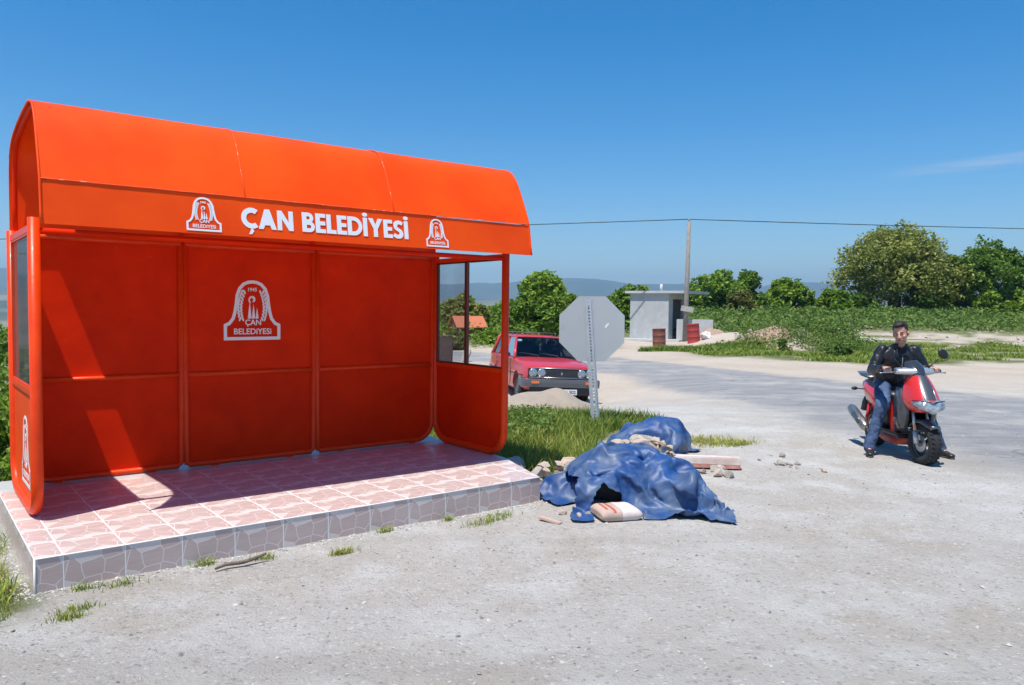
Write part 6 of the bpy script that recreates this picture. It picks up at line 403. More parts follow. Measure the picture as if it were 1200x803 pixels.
def mr_h(a): return 34 + 10 * noise.noise(Vector((a * .2, 9.1, 0))) + 4 * noise.noise(Vector((a * .9, 2.1, 0)))
hills('hills', 3200, 5000, 5600, fr_h, (.05, .075, .035), (.09, .10, .05), .004)
hills('valley', 950, 2500, 3200, mr_h, (.05, .075, .03), (.22, .19, .12), .006)
# air
hz = MB(); hz.box((0, 500, 110), (13000, 13000, 400)); 
hm = bpy.data.materials.new('haze'); hm.use_nodes = True; ht = hm.node_tree; ht.nodes.remove(ht.nodes['Principled BSDF'])
pv = ht.nodes.new('ShaderNodeVolumePrincipled'); pv.inputs['Color'].default_value = (.46, .74, 1, 1); pv.inputs['Density'].default_value = .00026; pv.inputs['Anisotropy'].default_value = .2
ht.links.new(pv.outputs[0], ht.nodes['Material Output'].inputs['Volume'])
HAZE = hz.obj('haze', hm); tag(HAZE, kind='stuff', label='thin blue air over the far hills')
# ---------------------------------------------------------------- bus shelter (local frame: x along the length, y into the shelter)
SQ = (-2.697, 4.38, 0); STH = R(38.1)
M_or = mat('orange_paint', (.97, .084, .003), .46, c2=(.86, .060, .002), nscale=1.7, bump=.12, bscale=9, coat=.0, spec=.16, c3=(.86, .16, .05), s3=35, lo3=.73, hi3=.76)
M_or_shade = mat('orange_paint_shaded', (.82, .030, .001), .5, c2=(.66, .020, .001), nscale=1.9, bump=.15, bscale=7, coat=.0, spec=.06, c3=(.62, .12, .05), s3=19, lo3=.70, hi3=.76)  # same orange paint, with the shelter's inner shade put into a darker red
M_tube = mat('orange_tube_paint', (.86, .060, .003), .38, c2=(.78, .045, .002), nscale=6, bump=.1, bscale=30, coat=.05, spec=.25, c3=(.55, .5, .45), s3=22, lo3=.74, hi3=.765)
M_white = mat('white_vinyl', (.84, .84, .84), .4)
M_brown = mat('brown_profile', (.10, .035, .022), .45)
M_chip = mat('chipped_edge', (.80, .10, .015), .6, c2=(.8, .42, .28), nscale=24, lo=.58, hi=.64)
M_gl1 = glassmat('dusty_glass', (.86, .88, .88), .05, .09, (.42, .42, .40))
M_gl2 = glassmat('milky_glass', (.90, .90, .88), .06, .12, (.40, .38, .34))
sh = thing('bus_shelter', 'orange metal bus shelter with white lettering on its fascia, standing on the tiled platform', 'bus shelter', SQ, STH)
U0, U1, VF, VB = .126, 4.03, .88, 2.12
PZ = .2
def arc2(cx_, cy_, r, a0, a1, n=7): return [(cx_ + r * math.cos(R(a0 + (a1 - a0) * i / n)), cy_ + r * math.sin(R(a0 + (a1 - a0) * i / n))) for i in range(n + 1)]
# roof profile (v, z) from the fold over the ridge to the back
prof = [(.554, 2.435), (.60, 2.55), (.66, 2.68), (.72, 2.80), (.765, 2.875), (.81, 2.925), (.87, 2.965), (.96, 2.99), (1.08, 3.0), (1.3, 2.99), (1.6, 2.965), (1.85, 2.93), (1.98, 2.90), (2.08, 2.85), (2.15, 2.78), (2.185, 2.70), (2.195, 2.58), (2.195, 2.4), (2.195, 2.16)]
def sheet(prof, u0, u1, th, mats, name, parent, nu=2, wob=0, seed=0):
    n = len(prof); P = [Vector((0, a, b)) for a, b in prof]; N = []
    for i in range(n):
        d = P[min(i + 1, n - 1)] - P[max(i - 1, 0)]; nn_ = Vector((0, -d.z, d.y)).normalized(); N.append(nn_)
    rings = []
    for k in range(nu + 1):
        u = u0 + (u1 - u0) * k / nu; ring = []
        for i in range(n):
            o_ = wob * vnoise(u * 1.7 + seed, i * .5, seed) if 0 < i < n - 1 else wob * .4 * vnoise(u * 2.5, 3, seed)
            ring.append(P[i] + N[i] * o_ + Vector((u, 0, 0)))
        ring += [ring[i] - N[i] * th for i in range(n - 1, -1, -1)]
        rings.append(ring)
    m = MB(); m.loft(rings, smooth=True); o = m.obj(name, mats, parent)
    md = o.modifiers.new('e', 'EDGE_SPLIT'); md.split_angle = R(40)
    return o
RU0, RU1 = .118, 4.055
rf1 = sheet(prof, RU0, 1.40, .008, M_or, 'roof_panel', sh, 14, .006, 1)
rf2 = sheet([(a, b - .004) for a, b in prof], 1.402, 2.62, .008, M_or, 'roof_panel', sh, 14, .006, 2)
rf3 = sheet(prof, 2.622, RU1, .008, M_or, 'roof_panel', sh, 16, .006, 3)
for uu in (1.40, 2.62):
    m = MB(); q = [(uu + .003 * vnoise(i, uu), a - .004 if i < 9 else a, b + .003) for i, (a, b) in enumerate(prof[:15])]
    m.tube(q, .0028, seg=6); m.obj('weld_seam', M_chip, sh)
# fascia
fasp = [(.512, 2.148), (.5227, 2.22), (.5345, 2.30), (.5463, 2.38), (.553, 2.425)]
fa = sheet([(a + .004, b) for a, b in fasp], RU0 + .002, RU1 - .002, .006, M_or, 'fascia', sh, 26, .0015, 5)
m = MB(); m.tube([(RU0 + .01 + (RU1 - RU0 - .02) * k / 60, .553 + .002 * vnoise(k * .7, 1), 2.432 + .003 * vnoise(k * .45, 2)) for k in range(61)], .0035, seg=6); m.obj('weld_seam', M_chip, sh)
for uu in (RU0 + .006, RU1 - .006):
    m = MB(); m.tube([(uu, a, b) for a, b in fasp[:1]] + [(uu, a + .003, b - .003) for a, b in fasp[1:4] + prof[:15]], .008, seg=8); m.obj('roof_edge', M_or, sh)
# arch tubes under the roof
for uu in (.152, 1.40, 2.63, 4.02):
    pts = [(uu, a + .0 if i > 8 else a + .03, b - .028) for i, (a, b) in enumerate(prof[:13])] + [(uu, 2.05, 2.83), (uu, 2.11, 2.76), (uu, 2.14, 2.66), (uu, 2.145, 2.4), (uu, 2.145, 2.16)]
    m = MB(); m.tube(pts, .018, seg=10); m.obj('roof_arch', M_or_shade, sh)
# ceiling beam behind the fascia
m = MB(); m.tube([(U0, VF, 2.13), (U1, VF, 2.13)], .022)
m.obj('beam', M_or_shade, sh)
# side frames : tube loops with rounded lower corners
def loop_pts(v0, v1, z0, z1, r, u):
    p = [(v0, z1)] + [(v0, z0 + r + .3)] + arc2(v0 + r, z0 + r, r, 180, 270, 8) + arc2(v1 - r, z0 + r, r, 270, 360, 8) + [(v1, z0 + r + .3), (v1, z1)]
    return [(u, a, b) for a, b in p]
for side, uu in (('L', U0), ('R', U1)):
    m = MB(); m.tube(loop_pts(VF, VB, .238, 2.215, .23, uu), .037, seg=16); m.obj('side_frame', M_tube, sh)
    for zr, hr in ((2.155, .045), (1.045, .04)): m = MB(); m.box((uu, (VF + VB) / 2, zr), (.032, VB - VF - .062, hr)); m.obj('side_rail', M_tube, sh)
    # lower infill sheet
    r = .21; poly = [(VF + .02, 1.03)] + arc2(VF + .02 + r, .245 + r, r, 180, 270, 8) + arc2(VB - .02 - r, .245 + r, r, 270, 360, 8) + [(VB - .02, 1.03)]
    m = MB(); m.prism(poly, 0, uu - .004, uu + .004); m.obj('side_panel', M_or_shade if side == 'R' else M_or, sh)
    # feet
    for vv in (1.15, 1.85):
        m = MB(); m.box((uu, vv, .2055), (.05, .06, .011)); m.box((uu, vv, .212), (.02, .03, .012)); m.obj('foot', M_tube, sh)
    # window : brown profile with mullion
    m = MB(); a0, a1 = VF + .031, VB - .031; z0, z1 = 1.066, 2.132; vm = 1.53
    wn = m
    for (va, vb_, za, zb) in ((a0, a0 + .022, z0, z1), (a1 - .028, a1, z0, z1), (a0 + .022, a1 - .028, z0, z0 + .018), (a0 + .022, a1 - .028, z1 - .016, z1)):
        if side == 'R' and va == a0: continue
        m.box((uu, (va + vb_) / 2, (za + zb) / 2), (.026, vb_ - va, zb - za))
    if side == 'R': m.box((uu, vm, (z0 + z1) / 2), (.032, .042, z1 - z0 - .036))
    wo = m.obj('window_frame', M_brown if side == 'R' else M_tube, sh)
    m = MB()
    if side == 'R': m.box((uu, (vm + a1) / 2, (z0 + z1) / 2), (.004, a1 - vm - .04, z1 - z0 - .03)); m.obj('pane', M_gl1, wo)
    else: m.box((uu, (a0 + a1) / 2, (z0 + z1) / 2), (.004, a1 - a0 - .04, z1 - z0 - .03)); m.obj('pane', M_gl2, wo)
# back wall : three framed bays
bays = [(.165, 1.375), (1.415, 2.615), (2.655, 3.985)]
for k, (a, b) in enumerate(bays):
    r = .19; z0, z1 = .228, 2.19
    lo = [(a, z1), (a, z0 + (r if k == 0 else .02)), ] if False else None
    pts = [(a, z1)]
    pts += arc2(a + r, z0 + r, r, 180, 270, 7) if k == 0 else [(a, z0 + .03), (a + .03, z0)]
    pts += arc2(b - r, z0 + r, r, 270, 360, 7) if k == 2 else [(b - .03, z0), (b, z0 + .03)]
    pts += [(b, z1)]
    m = MB(); m.tube([(p, VB, q) for p, q in pts], .025, seg=12); m.tube([(a, VB - .004, 2.185), (b, VB - .004, 2.185)], .022, seg=12); m.tube([(a + .02, VB - .004, 1.035), (b - .02, VB - .006, 1.035)], .021, seg=10)
    m.obj('back_frame', M_tube, sh)  # brighter paint than the panels, imitating light caught on the rails
    poly = [(a - .012, 2.2)]
    poly += arc2(a + r - .012, z0 + r, r, 180, 270, 7) if k == 0 else [(a - .012, z0)]
    poly += arc2(b - r + .012, z0 + r, r, 270, 360, 7) if k == 2 else [(b + .012, z0)]
    poly += [(b + .012, 2.2)]
    # subtly buckled sheet
    m = MB(); nx, nz = 22, 32; V_ = []; F_ = []
    def inside(u, z):
        if z < z0 + r:
            if k == 0 and u < a + r and math.hypot(u - a - r, z - z0 - r) > r: return False
            if k == 2 and u > b - r and math.hypot(u - b + r, z - z0 - r) > r: return False
        return True
    m.prism(poly, 1, VB + .009, VB + .014); m.obj('back_panel', M_or_shade, sh)
    for uu in ((a + .25, b - .25)):
        m = MB(); m.box((uu, VB, .2055), (.06, .05, .011)); m.box((uu, VB, .226), (.03, .02, .04)); m.obj('foot', M_tube, sh)
m = MB(); m.box((2.08, VB + .05, 2.2), (3.9, .09, .01)); m.obj('eaves_strip', M_or_shade, sh)
# lettering
def text_mesh(body, size, off=0.0, ext=.001, sx=1, shear=0, spacing=1, align='LEFT'):
    cu = bpy.data.curves.new('t', 'FONT'); cu.body = body; cu.size = size; cu.offset = off; cu.extrude = ext; cu.space_character = spacing; cu.align_x = align; cu.resolution_u = 4
    o = bpy.data.objects.new('t', cu); COL.objects.link(o); dg = bpy.context.evaluated_depsgraph_get(); dg.update()
    me = bpy.data.meshes.new_from_object(o.evaluated_get(dg)); bpy.data.objects.remove(o)
    return me
def text_into(m, body, size, c, w=None, off=0, align='CENTER', spacing=1, h=None):
    """adds text lying in the x/z plane facing -y; c = centre"""
    me = text_mesh(body, size, off, .0008, spacing=spacing); co = [v.co for v in me.vertices]
    x0, x1 = min(p.x for p in co), max(p.x for p in co); y0, y1 = min(p.y for p in co), max(p.y for p in co)
    kx = w / (x1 - x0) if w else 1; ky = h / (y1 - y0) if h else kx
    V_ = [((p.x - (x0 + x1) / 2) * kx + c[0], c[1] - p.z, (p.y - (y0 + y1) / 2) * ky + c[2]) for p in co]
    m.add(V_, [tuple(p.vertices) for p in me.polygons]); bpy.data.meshes.remove(me)
# hand-built heavy grotesque capitals for the fascia: strokes in a unit-height box
def stroke_poly(m, poly, x, z, s, y): 
    m.prism([(x + p[0] * s, z + p[1] * s) for p in poly], 1, y - .0012, y + .0012)
T = .24
def arcpoly(cx_, cz_, ro, ri, a0, a1, n=20, kx=1):
    o_ = [(cx_ + ro * kx * math.cos(R(a0 + (a1 - a0) * i / n)), cz_ + ro * math.sin(R(a0 + (a1 - a0) * i / n))) for i in range(n + 1)]
    i_ = [(cx_ + ri * kx * math.cos(R(a1 + (a0 - a1) * i / n)), cz_ + ri * math.sin(R(a1 + (a0 - a1) * i / n))) for i in range(n + 1)]
    return o_ + i_
def half_d(x0, z0, w_, h_, t_):
    """bowl: right half ring from (x0,z0), outer width w_, height h_"""
    n = 14; r = h_ / 2; st = w_ - r if w_ > r else 0; rx = min(w_, r) if st == 0 else r
    o_ = [(x0, z0)] + [(x0 + st + rx * math.cos(R(-90 + 180 * i / n)), z0 + r + r * math.sin(R(-90 + 180 * i / n))) for i in range(n + 1)] + [(x0, z0 + h_)]
    ri = r - t_; rix = rx - t_
    i_ = [(x0, z0 + h_ - t_)] + [(x0 + st + rix * math.cos(R(90 - 180 * i / n)), z0 + r + ri * math.sin(R(90 - 180 * i / n))) for i in range(n + 1)] + [(x0, z0 + t_)]
    return o_ + i_
GL = {}
def rect(a, b, c_, d): return [(a, b), (c_, b), (c_, d), (a, d)]
GL['C'] = (.80, [arcpoly(.52, .5, .52, .27, 52, 308, 26)])
GL['Ç'] = (.80, [arcpoly(.52, .5, .52, .27, 52, 308, 26), [(.46, -.03), (.56, -.03), (.62, -.13), (.50, -.30), (.36, -.30), (.44, -.14)]])
GL['A'] = (.92, [[(0, 0), (.25, 0), (.33, .2), (.59, .2), (.67, 0), (.92, 0), (.59, 1), (.33, 1)]])
GL['N'] = (.84, [[(0, 0), (T, 0), (T, .58), (.6, 0), (.84, 0), (.84, 1), (.6, 1), (.6, .42), (T, 1), (0, 1)]])
GL['B'] = (.66, [rect(0, 0, T, 1), half_d(T, 0, .42, .56, .19), half_d(T, .46, .36, .54, .19)])
GL['E'] = (.54, [rect(0, 0, T, 1), rect(T, 0, .54, .2), rect(T, .4, .52, .6), rect(T, .8, .54, 1)])
GL['L'] = (.52, [rect(0, 0, T, 1), rect(T, 0, .52, .2)])
GL['D'] = (.84, [rect(0, 0, T, 1), half_d(T, 0, .6, 1, .21)])
GL['İ'] = (.25, [rect(0, 0, T, 1), [(.12 + .15 * math.cos(R(a_)), 1.16 + .11 * math.sin(R(a_))) for a_ in range(0, 360, 20)]])
GL['Y'] = (.84, [[(.30, 0), (.54, 0), (.54, .42), (.84, 1), (.57, 1), (.42, .66), (.27, 1), (0, 1), (.30, .42)]])
GL['S'] = (.62, [[(.06, .06), (.2, 0), (.38, 0), (.5, .05), (.58, .14), (.6, .28), (.57, .40), (.48, .5), (.34, .57), (.26, .62), (.24, .69), (.28, .77), (.36, .80), (.46, .77), (.52, .73), (.6, .9), (.48, .98), (.32, 1.01), (.16, .97), (.05, .87), (.01, .72), (.04, .58), (.14, .47), (.30, .39), (.36, .34), (.37, .28), (.33, .22), (.25, .2), (.15, .24), (.08, .29), (-.03, .13)]])
def word(m, s, x0, x1, z, h, y):
    gap = .055; adv = [(GL[ch][0] if ch != ' ' else .26) for ch in s]; tot = sum(adv) + gap * (len(s) - 1); k = (x1 - x0) / tot; x = x0
    for ch, a_ in zip(s, adv):
        if ch != ' ':
            for pi, poly in enumerate(GL[ch][1]):
                m.prism([(x + p[0] * k, z + p[1] * h) for p in poly], 1, y - .001 - pi * .00001, y + .001 + pi * .00001)
        x += (a_ + gap) * k
def tilt(m, i0):
    """push vertices made since i0 (y = local offset from the fascia) onto the fascia slope"""
    for i in range(i0, len(m.v)):
        x, y, z = m.v[i]; f = .516 + (z - 2.148) / (2.425 - 2.148) * .041
        m.v[i] = (x, f - .0028 + y, z)
m = MB(); word(m, 'ÇAN', 1.366, 1.755, 2.212, .146, 0); tilt(m, 0); m.obj('lettering', M_white, sh)
m = MB(); word(m, 'BELEDİYESİ', 1.825, 2.745, 2.214, .148, 0); tilt(m, 0); m.obj('lettering', M_white, sh)
def emblem(m, cx_, cz_, w_, h_, y=0):
    """bell-shaped crest: outline, wheat ears, three spires and a bird, the year and the two words"""
    S = [(-.5, -.5), (.5, -.5), (.5, -.235), (.42, -.20), (.365, -.13), (.335, -.03), (.31, .12), (.295, .25), (.25, .37), (.17, .455), (.08, .492), (0, .5)]
    S = S + [(-a_, b_) for a_, b_ in S[2:-1][::-1]]
    cin = []
    n = len(S)
    for i in range(n):
        p0, p1, p2 = Vector(S[i - 1]), Vector(S[i]), Vector(S[(i + 1) % n]); p0.x *= w_; p1.x *= w_; p2.x *= w_; p0.y *= h_; p1.y *= h_; p2.y *= h_
        d1 = (p1 - p0).normalized(); d2 = (p2 - p1).normalized(); n1 = Vector((-d1.y, d1.x)); n2 = Vector((-d2.y, d2.x)); nn_ = (n1 + n2).normalized(); q = p1 + nn_ * (.055 * w_) / max(.5, nn_.dot(n1)); cin.append((q.x, q.y))
    So = [(a_ * w_, b_ * h_) for a_, b_ in S]
    for i in range(n):
        j = (i + 1) % n
        m.prism([(cx_ + p[0], cz_ + p[1]) for p in (So[i], So[j], cin[j], cin[i])], 1, y - .001, y + .001)
    def P(poly): m.prism([(cx_ + a_ * w_, cz_ + b_ * h_) for a_, b_ in poly], 1, y - .001, y + .001)
    for sx in (-1, 1):
        for k in range(9):
            tt = k / 8; px = sx * (.125 + .10 * math.sin(math.pi * (.25 + tt * .62))) ; pz = -.16 + .45 * tt
            for o_ in (-.024, .024):
                an = R(90 - sx * (o_ * 900)); L_, W_ = .042, .017
                c_ = (px + o_, pz + .012)
                P([(c_[0] + L_ * math.cos(an) * math.cos(R(q)) - W_ * math.sin(an) * math.sin(R(q)), c_[1] + L_ * math.sin(an) * math.cos(R(q)) + W_ * math.cos(an) * math.sin(R(q))) for q in range(0, 360, 45)])
    P([(-.085, -.14), (-.018, -.14), (-.05, .15)]); P([(-.012, -.14), (.048, -.14), (.016, .10)]); P([(.054, -.14), (.108, -.14), (.078, .04)])
    P(arcpoly(-.02, .17, .065, .035, 40, 250, 10, .8)); P([(.0, .13), (.045, .15), (.05, .2), (.02, .235), (-.02, .24), (.015, .19)])
    text_into(m, '1945', .1, (cx_, y, cz_ + .345 * h_), w=.155 * w_, off=.002)
    text_into(m, 'ÇAN', .1, (cx_ + .01 * w_, y, cz_ - .215 * h_), w=.28 * w_, off=.002)
    text_into(m, 'BELEDiYESi', .1, (cx_ + .005 * w_, y, cz_ - .355 * h_), w=.66 * w_, off=.0015)
for (a_, b_) in ((.987, 1.224), (2.915, 3.135)):
    m = MB(); emblem(m, (a_ + b_) / 2, 2.286, b_ - a_, .238); tilt(m, 0); m.obj('emblem', M_white, sh)
m = MB(); emblem(m, 2.018, 1.612, .532, .555, VB + .0065); m.obj('emblem', M_white, sh)
# emblem on the outer left panel (faces -x)
m = MB(); emblem(m, 0, 0, .44, .5, 0)
m.v = [(U0 - .0065 + y, 1.42 - x, .60 + z) for (x, y, z) in m.v]
m.obj('emblem', M_white, sh)
# ---------------------------------------------------------------- platform
tm = bpy.data.materials.new('crazy_paving_tile'); tm.use_nodes = True; t = tm.node_tree; B = t.nodes['Principled BSDF']; B.inputs['Roughness'].default_value = .32
uvn = t.nodes.new('ShaderNodeUVMap').outputs[0]
fr_ = t.nodes.new('ShaderNodeVectorMath'); fr_.operation = 'FRACTION'; t.links.new(uvn, fr_.inputs[0])
flr = t.nodes.new('ShaderNodeVectorMath'); flr.operation = 'FLOOR'; t.links.new(uvn, flr.inputs[0])
sx_ = t.nodes.new('ShaderNodeSeparateXYZ'); t.links.new(fr_.outputs[0], sx_.inputs[0])
dn = t.nodes.new('ShaderNodeTexNoise'); dn.inputs['Scale'].default_value = 5; dn.inputs['Detail'].default_value = 2; t.links.new(fr_.outputs[0], dn.inputs['Vector'])
dv = t.nodes.new('ShaderNodeVectorMath'); dv.operation = 'SCALE'; dv.inputs['Scale'].default_value = .05; t.links.new(dn.outputs['Color'], dv.inputs[0])
da = t.nodes.new('ShaderNodeVectorMath'); da.operation = 'ADD'; t.links.new(fr_.outputs[0], da.inputs[0]); t.links.new(dv.outputs[0], da.inputs[1])
vo1 = t.nodes.new('ShaderNodeTexVoronoi'); vo1.voronoi_dimensions = '2D'; vo1.inputs['Scale'].default_value = 3.3; t.links.new(da.outputs[0], vo1.inputs['Vector'])
vo2 = t.nodes.new('ShaderNodeTexVoronoi'); vo2.voronoi_dimensions = '2D'; vo2.feature = 'DISTANCE_TO_EDGE'; vo2.inputs['Scale'].default_value = 3.3; t.links.new(da.outputs[0], vo2.inputs['Vector'])
sc_ = t.nodes.new('ShaderNodeSeparateColor'); t.links.new(vo1.outputs['Color'], sc_.inputs[0])
pk = gr_pick = gr(sc_.outputs[0], .50, .54)
fine = gr(gn(30, 5), .3, .7)
pinkc = gmix(fine, (.56, .42, .38), (.50, .37, .335)); palec = gmix(fine, (.68, .60, .555), (.62, .54, .50))
cc = gmix(pk, palec, pinkc)
cc = gmix(gr(vo2.outputs['Distance'], .018, .03, 1, 0), cc, (.72, .65, .61))
g1 = gmath('MINIMUM', gmath('MINIMUM', sx_.outputs[0], gmath('SUBTRACT', 1.0, sx_.outputs[0])), gmath('MINIMUM', sx_.outputs[1], gmath('SUBTRACT', 1.0, sx_.outputs[1])))
gf = gr(g1, .0085, .013, 1, 0)
cc = gmix(gf, cc, (.80, .79, .77))
cc = gmix(gmath('MULTIPLY', gr(gn(3.5, 6, .7), .5, .75), .35), cc, (.58, .55, .52))
t.links.new(cc, B.inputs['Base Color'])
t.links.new(gr(gf, 0, 1, .32, .8), B.inputs['Roughness'])
bpn = t.nodes.new('ShaderNodeBump'); bpn.inputs['Strength'].default_value = .5; bpn.inputs['Distance'].default_value = .003; t.links.new(gmath('SUBTRACT', 1.0, gf), bpn.inputs['Height']); t.links.new(bpn.outputs[0], B.inputs['Normal'])
M_tile = tm
M_cem = mat('bare_cement', (.50, .50, .50), .45, c2=(.42, .42, .41), nscale=6, bump=.2, bscale=20)
plat = thing('tiled_platform', 'low platform faced in pink crazy-paving tiles, carrying the orange shelter', 'platform', SQ, STH)
def tilemesh(name, quads, mtl, parent):
    me = bpy.data.meshes.new(name); V_, F_, UV = [], [], []
    for P4, uv4 in quads:
        b = len(V_); V_ += P4; F_.append(tuple(range(b, b + len(P4)))); UV += uv4
    me.from_pydata(V_, [], F_); ul = me.uv_layers.new(name='UVMap')
    for i, l in enumerate(me.loops): ul.data[i].uv = UV[l.vertex_index]
    me.materials.append(mtl); o = bpy.data.objects.new(name, me); COL.objects.link(o); o.parent = parent; return o
TS = .3292
BR = [(3.752, 0.0), (4.052, .90), (4.10, 1.9), (4.14, 2.42)]
top = [(0, 0)] + BR + [(0, 2.42)]
uvt = lambda u, v: ((u - .144) / TS, v / TS)
quads = []
tp = [(0, 0)] + [BR[0], BR[1], (4.08, 1.97)] + [(0, 1.97)]
quads.append(([(a_, b_, PZ) for a_, b_ in tp], [uvt(a_, b_) for a_, b_ in tp]))
quads.append(([(0, 0, -.25), (3.752, 0, -.25), (3.752, 0, PZ), (0, 0, PZ)], [((a_ - .144) / TS, (b_ - PZ) / TS + 1 - .01) for a_, b_ in ((0, -.25), (3.752, -.25), (3.752, PZ), (0, PZ))]))
quads.append(([(0, 2.42, -.25), (0, 0, -.25), (0, 0, PZ), (0, 2.42, PZ)], [(-a_ / TS, (b_ - PZ) / TS + 1 - .01) for a_, b_ in ((2.42, -.25), (0, -.25), (0, PZ), (2.42, PZ))]))
tilemesh('tile_facing', quads, M_tile, plat)
m = MB()
cz = PZ + .002
m.add([(0, 1.97, cz - .002), (4.08, 1.97, cz - .002), (4.14, 2.42, cz - .002), (0, 2.42, cz - .002)], [(0, 1, 2, 3)])
side_ = [BR[0], BR[1], (4.08, 1.97), (4.14, 2.42), (0, 2.42)]
for (p, q) in zip(side_[:-1], side_[1:]): m.add([(p[0], p[1], -.25), (q[0], q[1], -.25), (q[0], q[1], PZ), (p[0], p[1], PZ)], [(0, 1, 2, 3)])
m.add([(3.62, .72, PZ + .0025), (3.99, .74, PZ + .0025), (4.045, .90, PZ + .0025), (4.073, 1.95, PZ + .0025), (3.80, 1.9, PZ + .0025)], [(0, 1, 2, 3, 4)])
m.obj('cement_strip', M_cem, plat)
# white grout beads along the top arris and the corner
m = MB(); m.tube([(0, 0, PZ), (1.2, 0, PZ), (2.5, 0, PZ), (3.752, 0, PZ)], .0045, seg=6); m.tube([(0, 0, PZ), (0, 2.42, PZ)], .004, seg=6); m.tube([(0, 0, -.1), (0, 0, PZ)], .006, seg=6)
m.obj('grout_edge', mat('white_grout', (.78, .77, .75), .8), plat)
# ---------------------------------------------------------------- tarpaulins
tarpm = mat('blue_tarpaulin', (.010, .052, .185), .5, c2=(.016, .072, .23), nscale=3, lo=.4, hi=.6, bump=.6, bscale=11, c3=(.11, .15, .20), s3=4, lo3=.40, hi3=.74, spec=.45)
crumple(tarpm, 4.5, .45, .035)
def decode(T_):
    NX, NY, un, s = T_; d = np.array(s, dtype=np.int32).reshape(3, NY, NX).transpose(1, 2, 0).copy()
    d[:, 0] = np.cumsum(d[:, 0], axis=0); return np.cumsum(d, axis=1) * un / 1000.0
def tarp(T_, name, loc, sc3, rz, label, keep=None, th=.003):
    P = decode(T_); NY, NX, _ = P.shape
    if NX > 60:      # gather the right-hand skirt in, and fill the flank out
        X = P[..., 0].copy(); P[..., 0] = np.where(X > .52, .52 + (X - .52) * .62, X); k_ = np.clip((X - .1) / .4, 0, 1); P[..., 2] *= 1 + .30 * k_ * np.clip((1.0 - X) / .3, 0, 1) * np.clip((P[..., 1] + .75) / .3, 0, 1)
        th_ = np.arctan2(P[..., 1] - .2, X + .05); rr_ = np.hypot(P[..., 1] - .2, X + .05); am_ = .034 * np.clip((rr_ - .22) / .35, 0, 1) * np.clip(P[..., 2] / .06, 0, 1); P[..., 2] += am_ * (np.abs(np.sin(th_ * 5.5 + 1.3 * np.sin(th_ * 2.3) + rr_ * 1.5)) - .6)
    P = P * np.array(sc3); c_, s_ = math.cos(rz), math.sin(rz)
    Q_ = P.copy(); Q_[..., 0] = P[..., 0] * c_ - P[..., 1] * s_; Q_[..., 1] = P[..., 0] * s_ + P[..., 1] * c_
    F_ = [(j * NX + i, j * NX + i + 1, (j + 1) * NX + i + 1, (j + 1) * NX + i) for j in range(NY - 1) for i in range(NX - 1)]
    if keep: F_ = [f for f in F_ if keep(Q_.reshape(-1, 3)[list(f)].mean(0))]
    used = sorted({i for f in F_ for i in f}); ix = {v: k for k, v in enumerate(used)}
    o = rawmesh(name, Q_.reshape(-1, 3)[used], [[ix[i] for i in f] for f in F_], tarpm); o.location = loc
    md = o.modifiers.new('s', 'SUBSURF'); md.levels = md.render_levels = 1; md.subdivision_type = 'CATMULL_CLARK'
    bake(o)
    NR = [v.normal.copy() for v in o.data.vertices]
    for v, nr_ in zip(o.data.vertices, NR):
        p = v.co; q = Vector((p.x * 6 + 2 * noise.noise(p * 2.2), p.y * 6 + 2 * noise.noise(p * 2.5 + Vector((9, 0, 0))), p.z * 7)); k = (1 - abs(noise.noise(q)) * 3.2) + .5 * (1 - abs(noise.noise(q * 2.1)) * 3.2)
        v.co = p + nr_ * .0035 * k
    return tag(o, label, 'tarpaulin')
def keep_main(p):
    x, y, z = p
    # lifted hem over the paper sack, and no skirt beyond the front
    ax = (x + .17) / .20
    if abs(ax) < 1 and y < -.28 and z < .27 * (1 - ax * ax) ** .5: return False
    if y < -.62 + .10 * math.sin(x * 5): return False
    if x > .745 - .06 * (y > .2) + .02 * math.sin(y * 11): return False
    if x < -.50 - .04 * math.sin(y * 9): return False
    return True
tarp(TARP_MAIN, 'blue_tarpaulin', (1.02, 6.62, .0), (1, .95, .93), 0, 'large blue tarpaulin over the nearest heap, its front hem open above a paper sack', keep_main)
tarp(TARP_LEFT, 'blue_tarpaulin', (.52, 6.86, .0), (.72, .75, 1.25), .1, 'low crumpled blue tarpaulin bunched beside the platform corner')
tarp(TARP_BACK, 'blue_tarpaulin', (1.66, 9.0, .0), (1.0, .80, .90), 0, 'blue tarpaulin over the farther heap, just right of the sign post')
# the stacked goods that carry the tarpaulins
M_sack = mat('paper_sack', (.50, .38, .31), .8, c2=(.42, .30, .24), nscale=8, bump=.3, bscale=25)
M_sackw = mat('sack_white', (.66, .62, .58), .8, c2=(.62, .5, .46), nscale=7)
M_sackr = mat('sack_red', (.42, .09, .06), .8)
def sack(loc, rz, L=.5, W=.34, H=.12, label=None, white_end=True):
    rings = []; n = 16
    for i in range(15):
        tt = i / 14; x = (tt - .5) * L; e = 1 - abs(2 * tt - 1) ** 12; e = max(e, .4)
        ring = []
        for k in range(n):
            a = 2 * math.pi * k / n; ca_, sa_ = math.cos(a), math.sin(a)
            y = W / 2 * math.copysign(abs(ca_) ** .45, ca_) * (.93 + .07 * e); z = H / 2 * math.copysign(abs(sa_) ** .6, sa_) * e
            ring.append((x, y + .006 * vnoise(x * 12, a), z + H / 2 + .006 * vnoise(x * 14, a, 3)))
        rings.append(ring)
    m = MB(); m.loft(rings, mfun=lambda i, k: (1 if i >= 7 else (2 if (i == 4 and k in (3, 4, 5, 6, 11, 12)) or (i == 2 and k in (3, 4)) else 0)) if white_end else 0)
    o = m.obj('paper_sack', [M_sack, M_sackw, M_sackr], None, loc, (0, 0, rz)); tag(o, label, 'sack'); return o
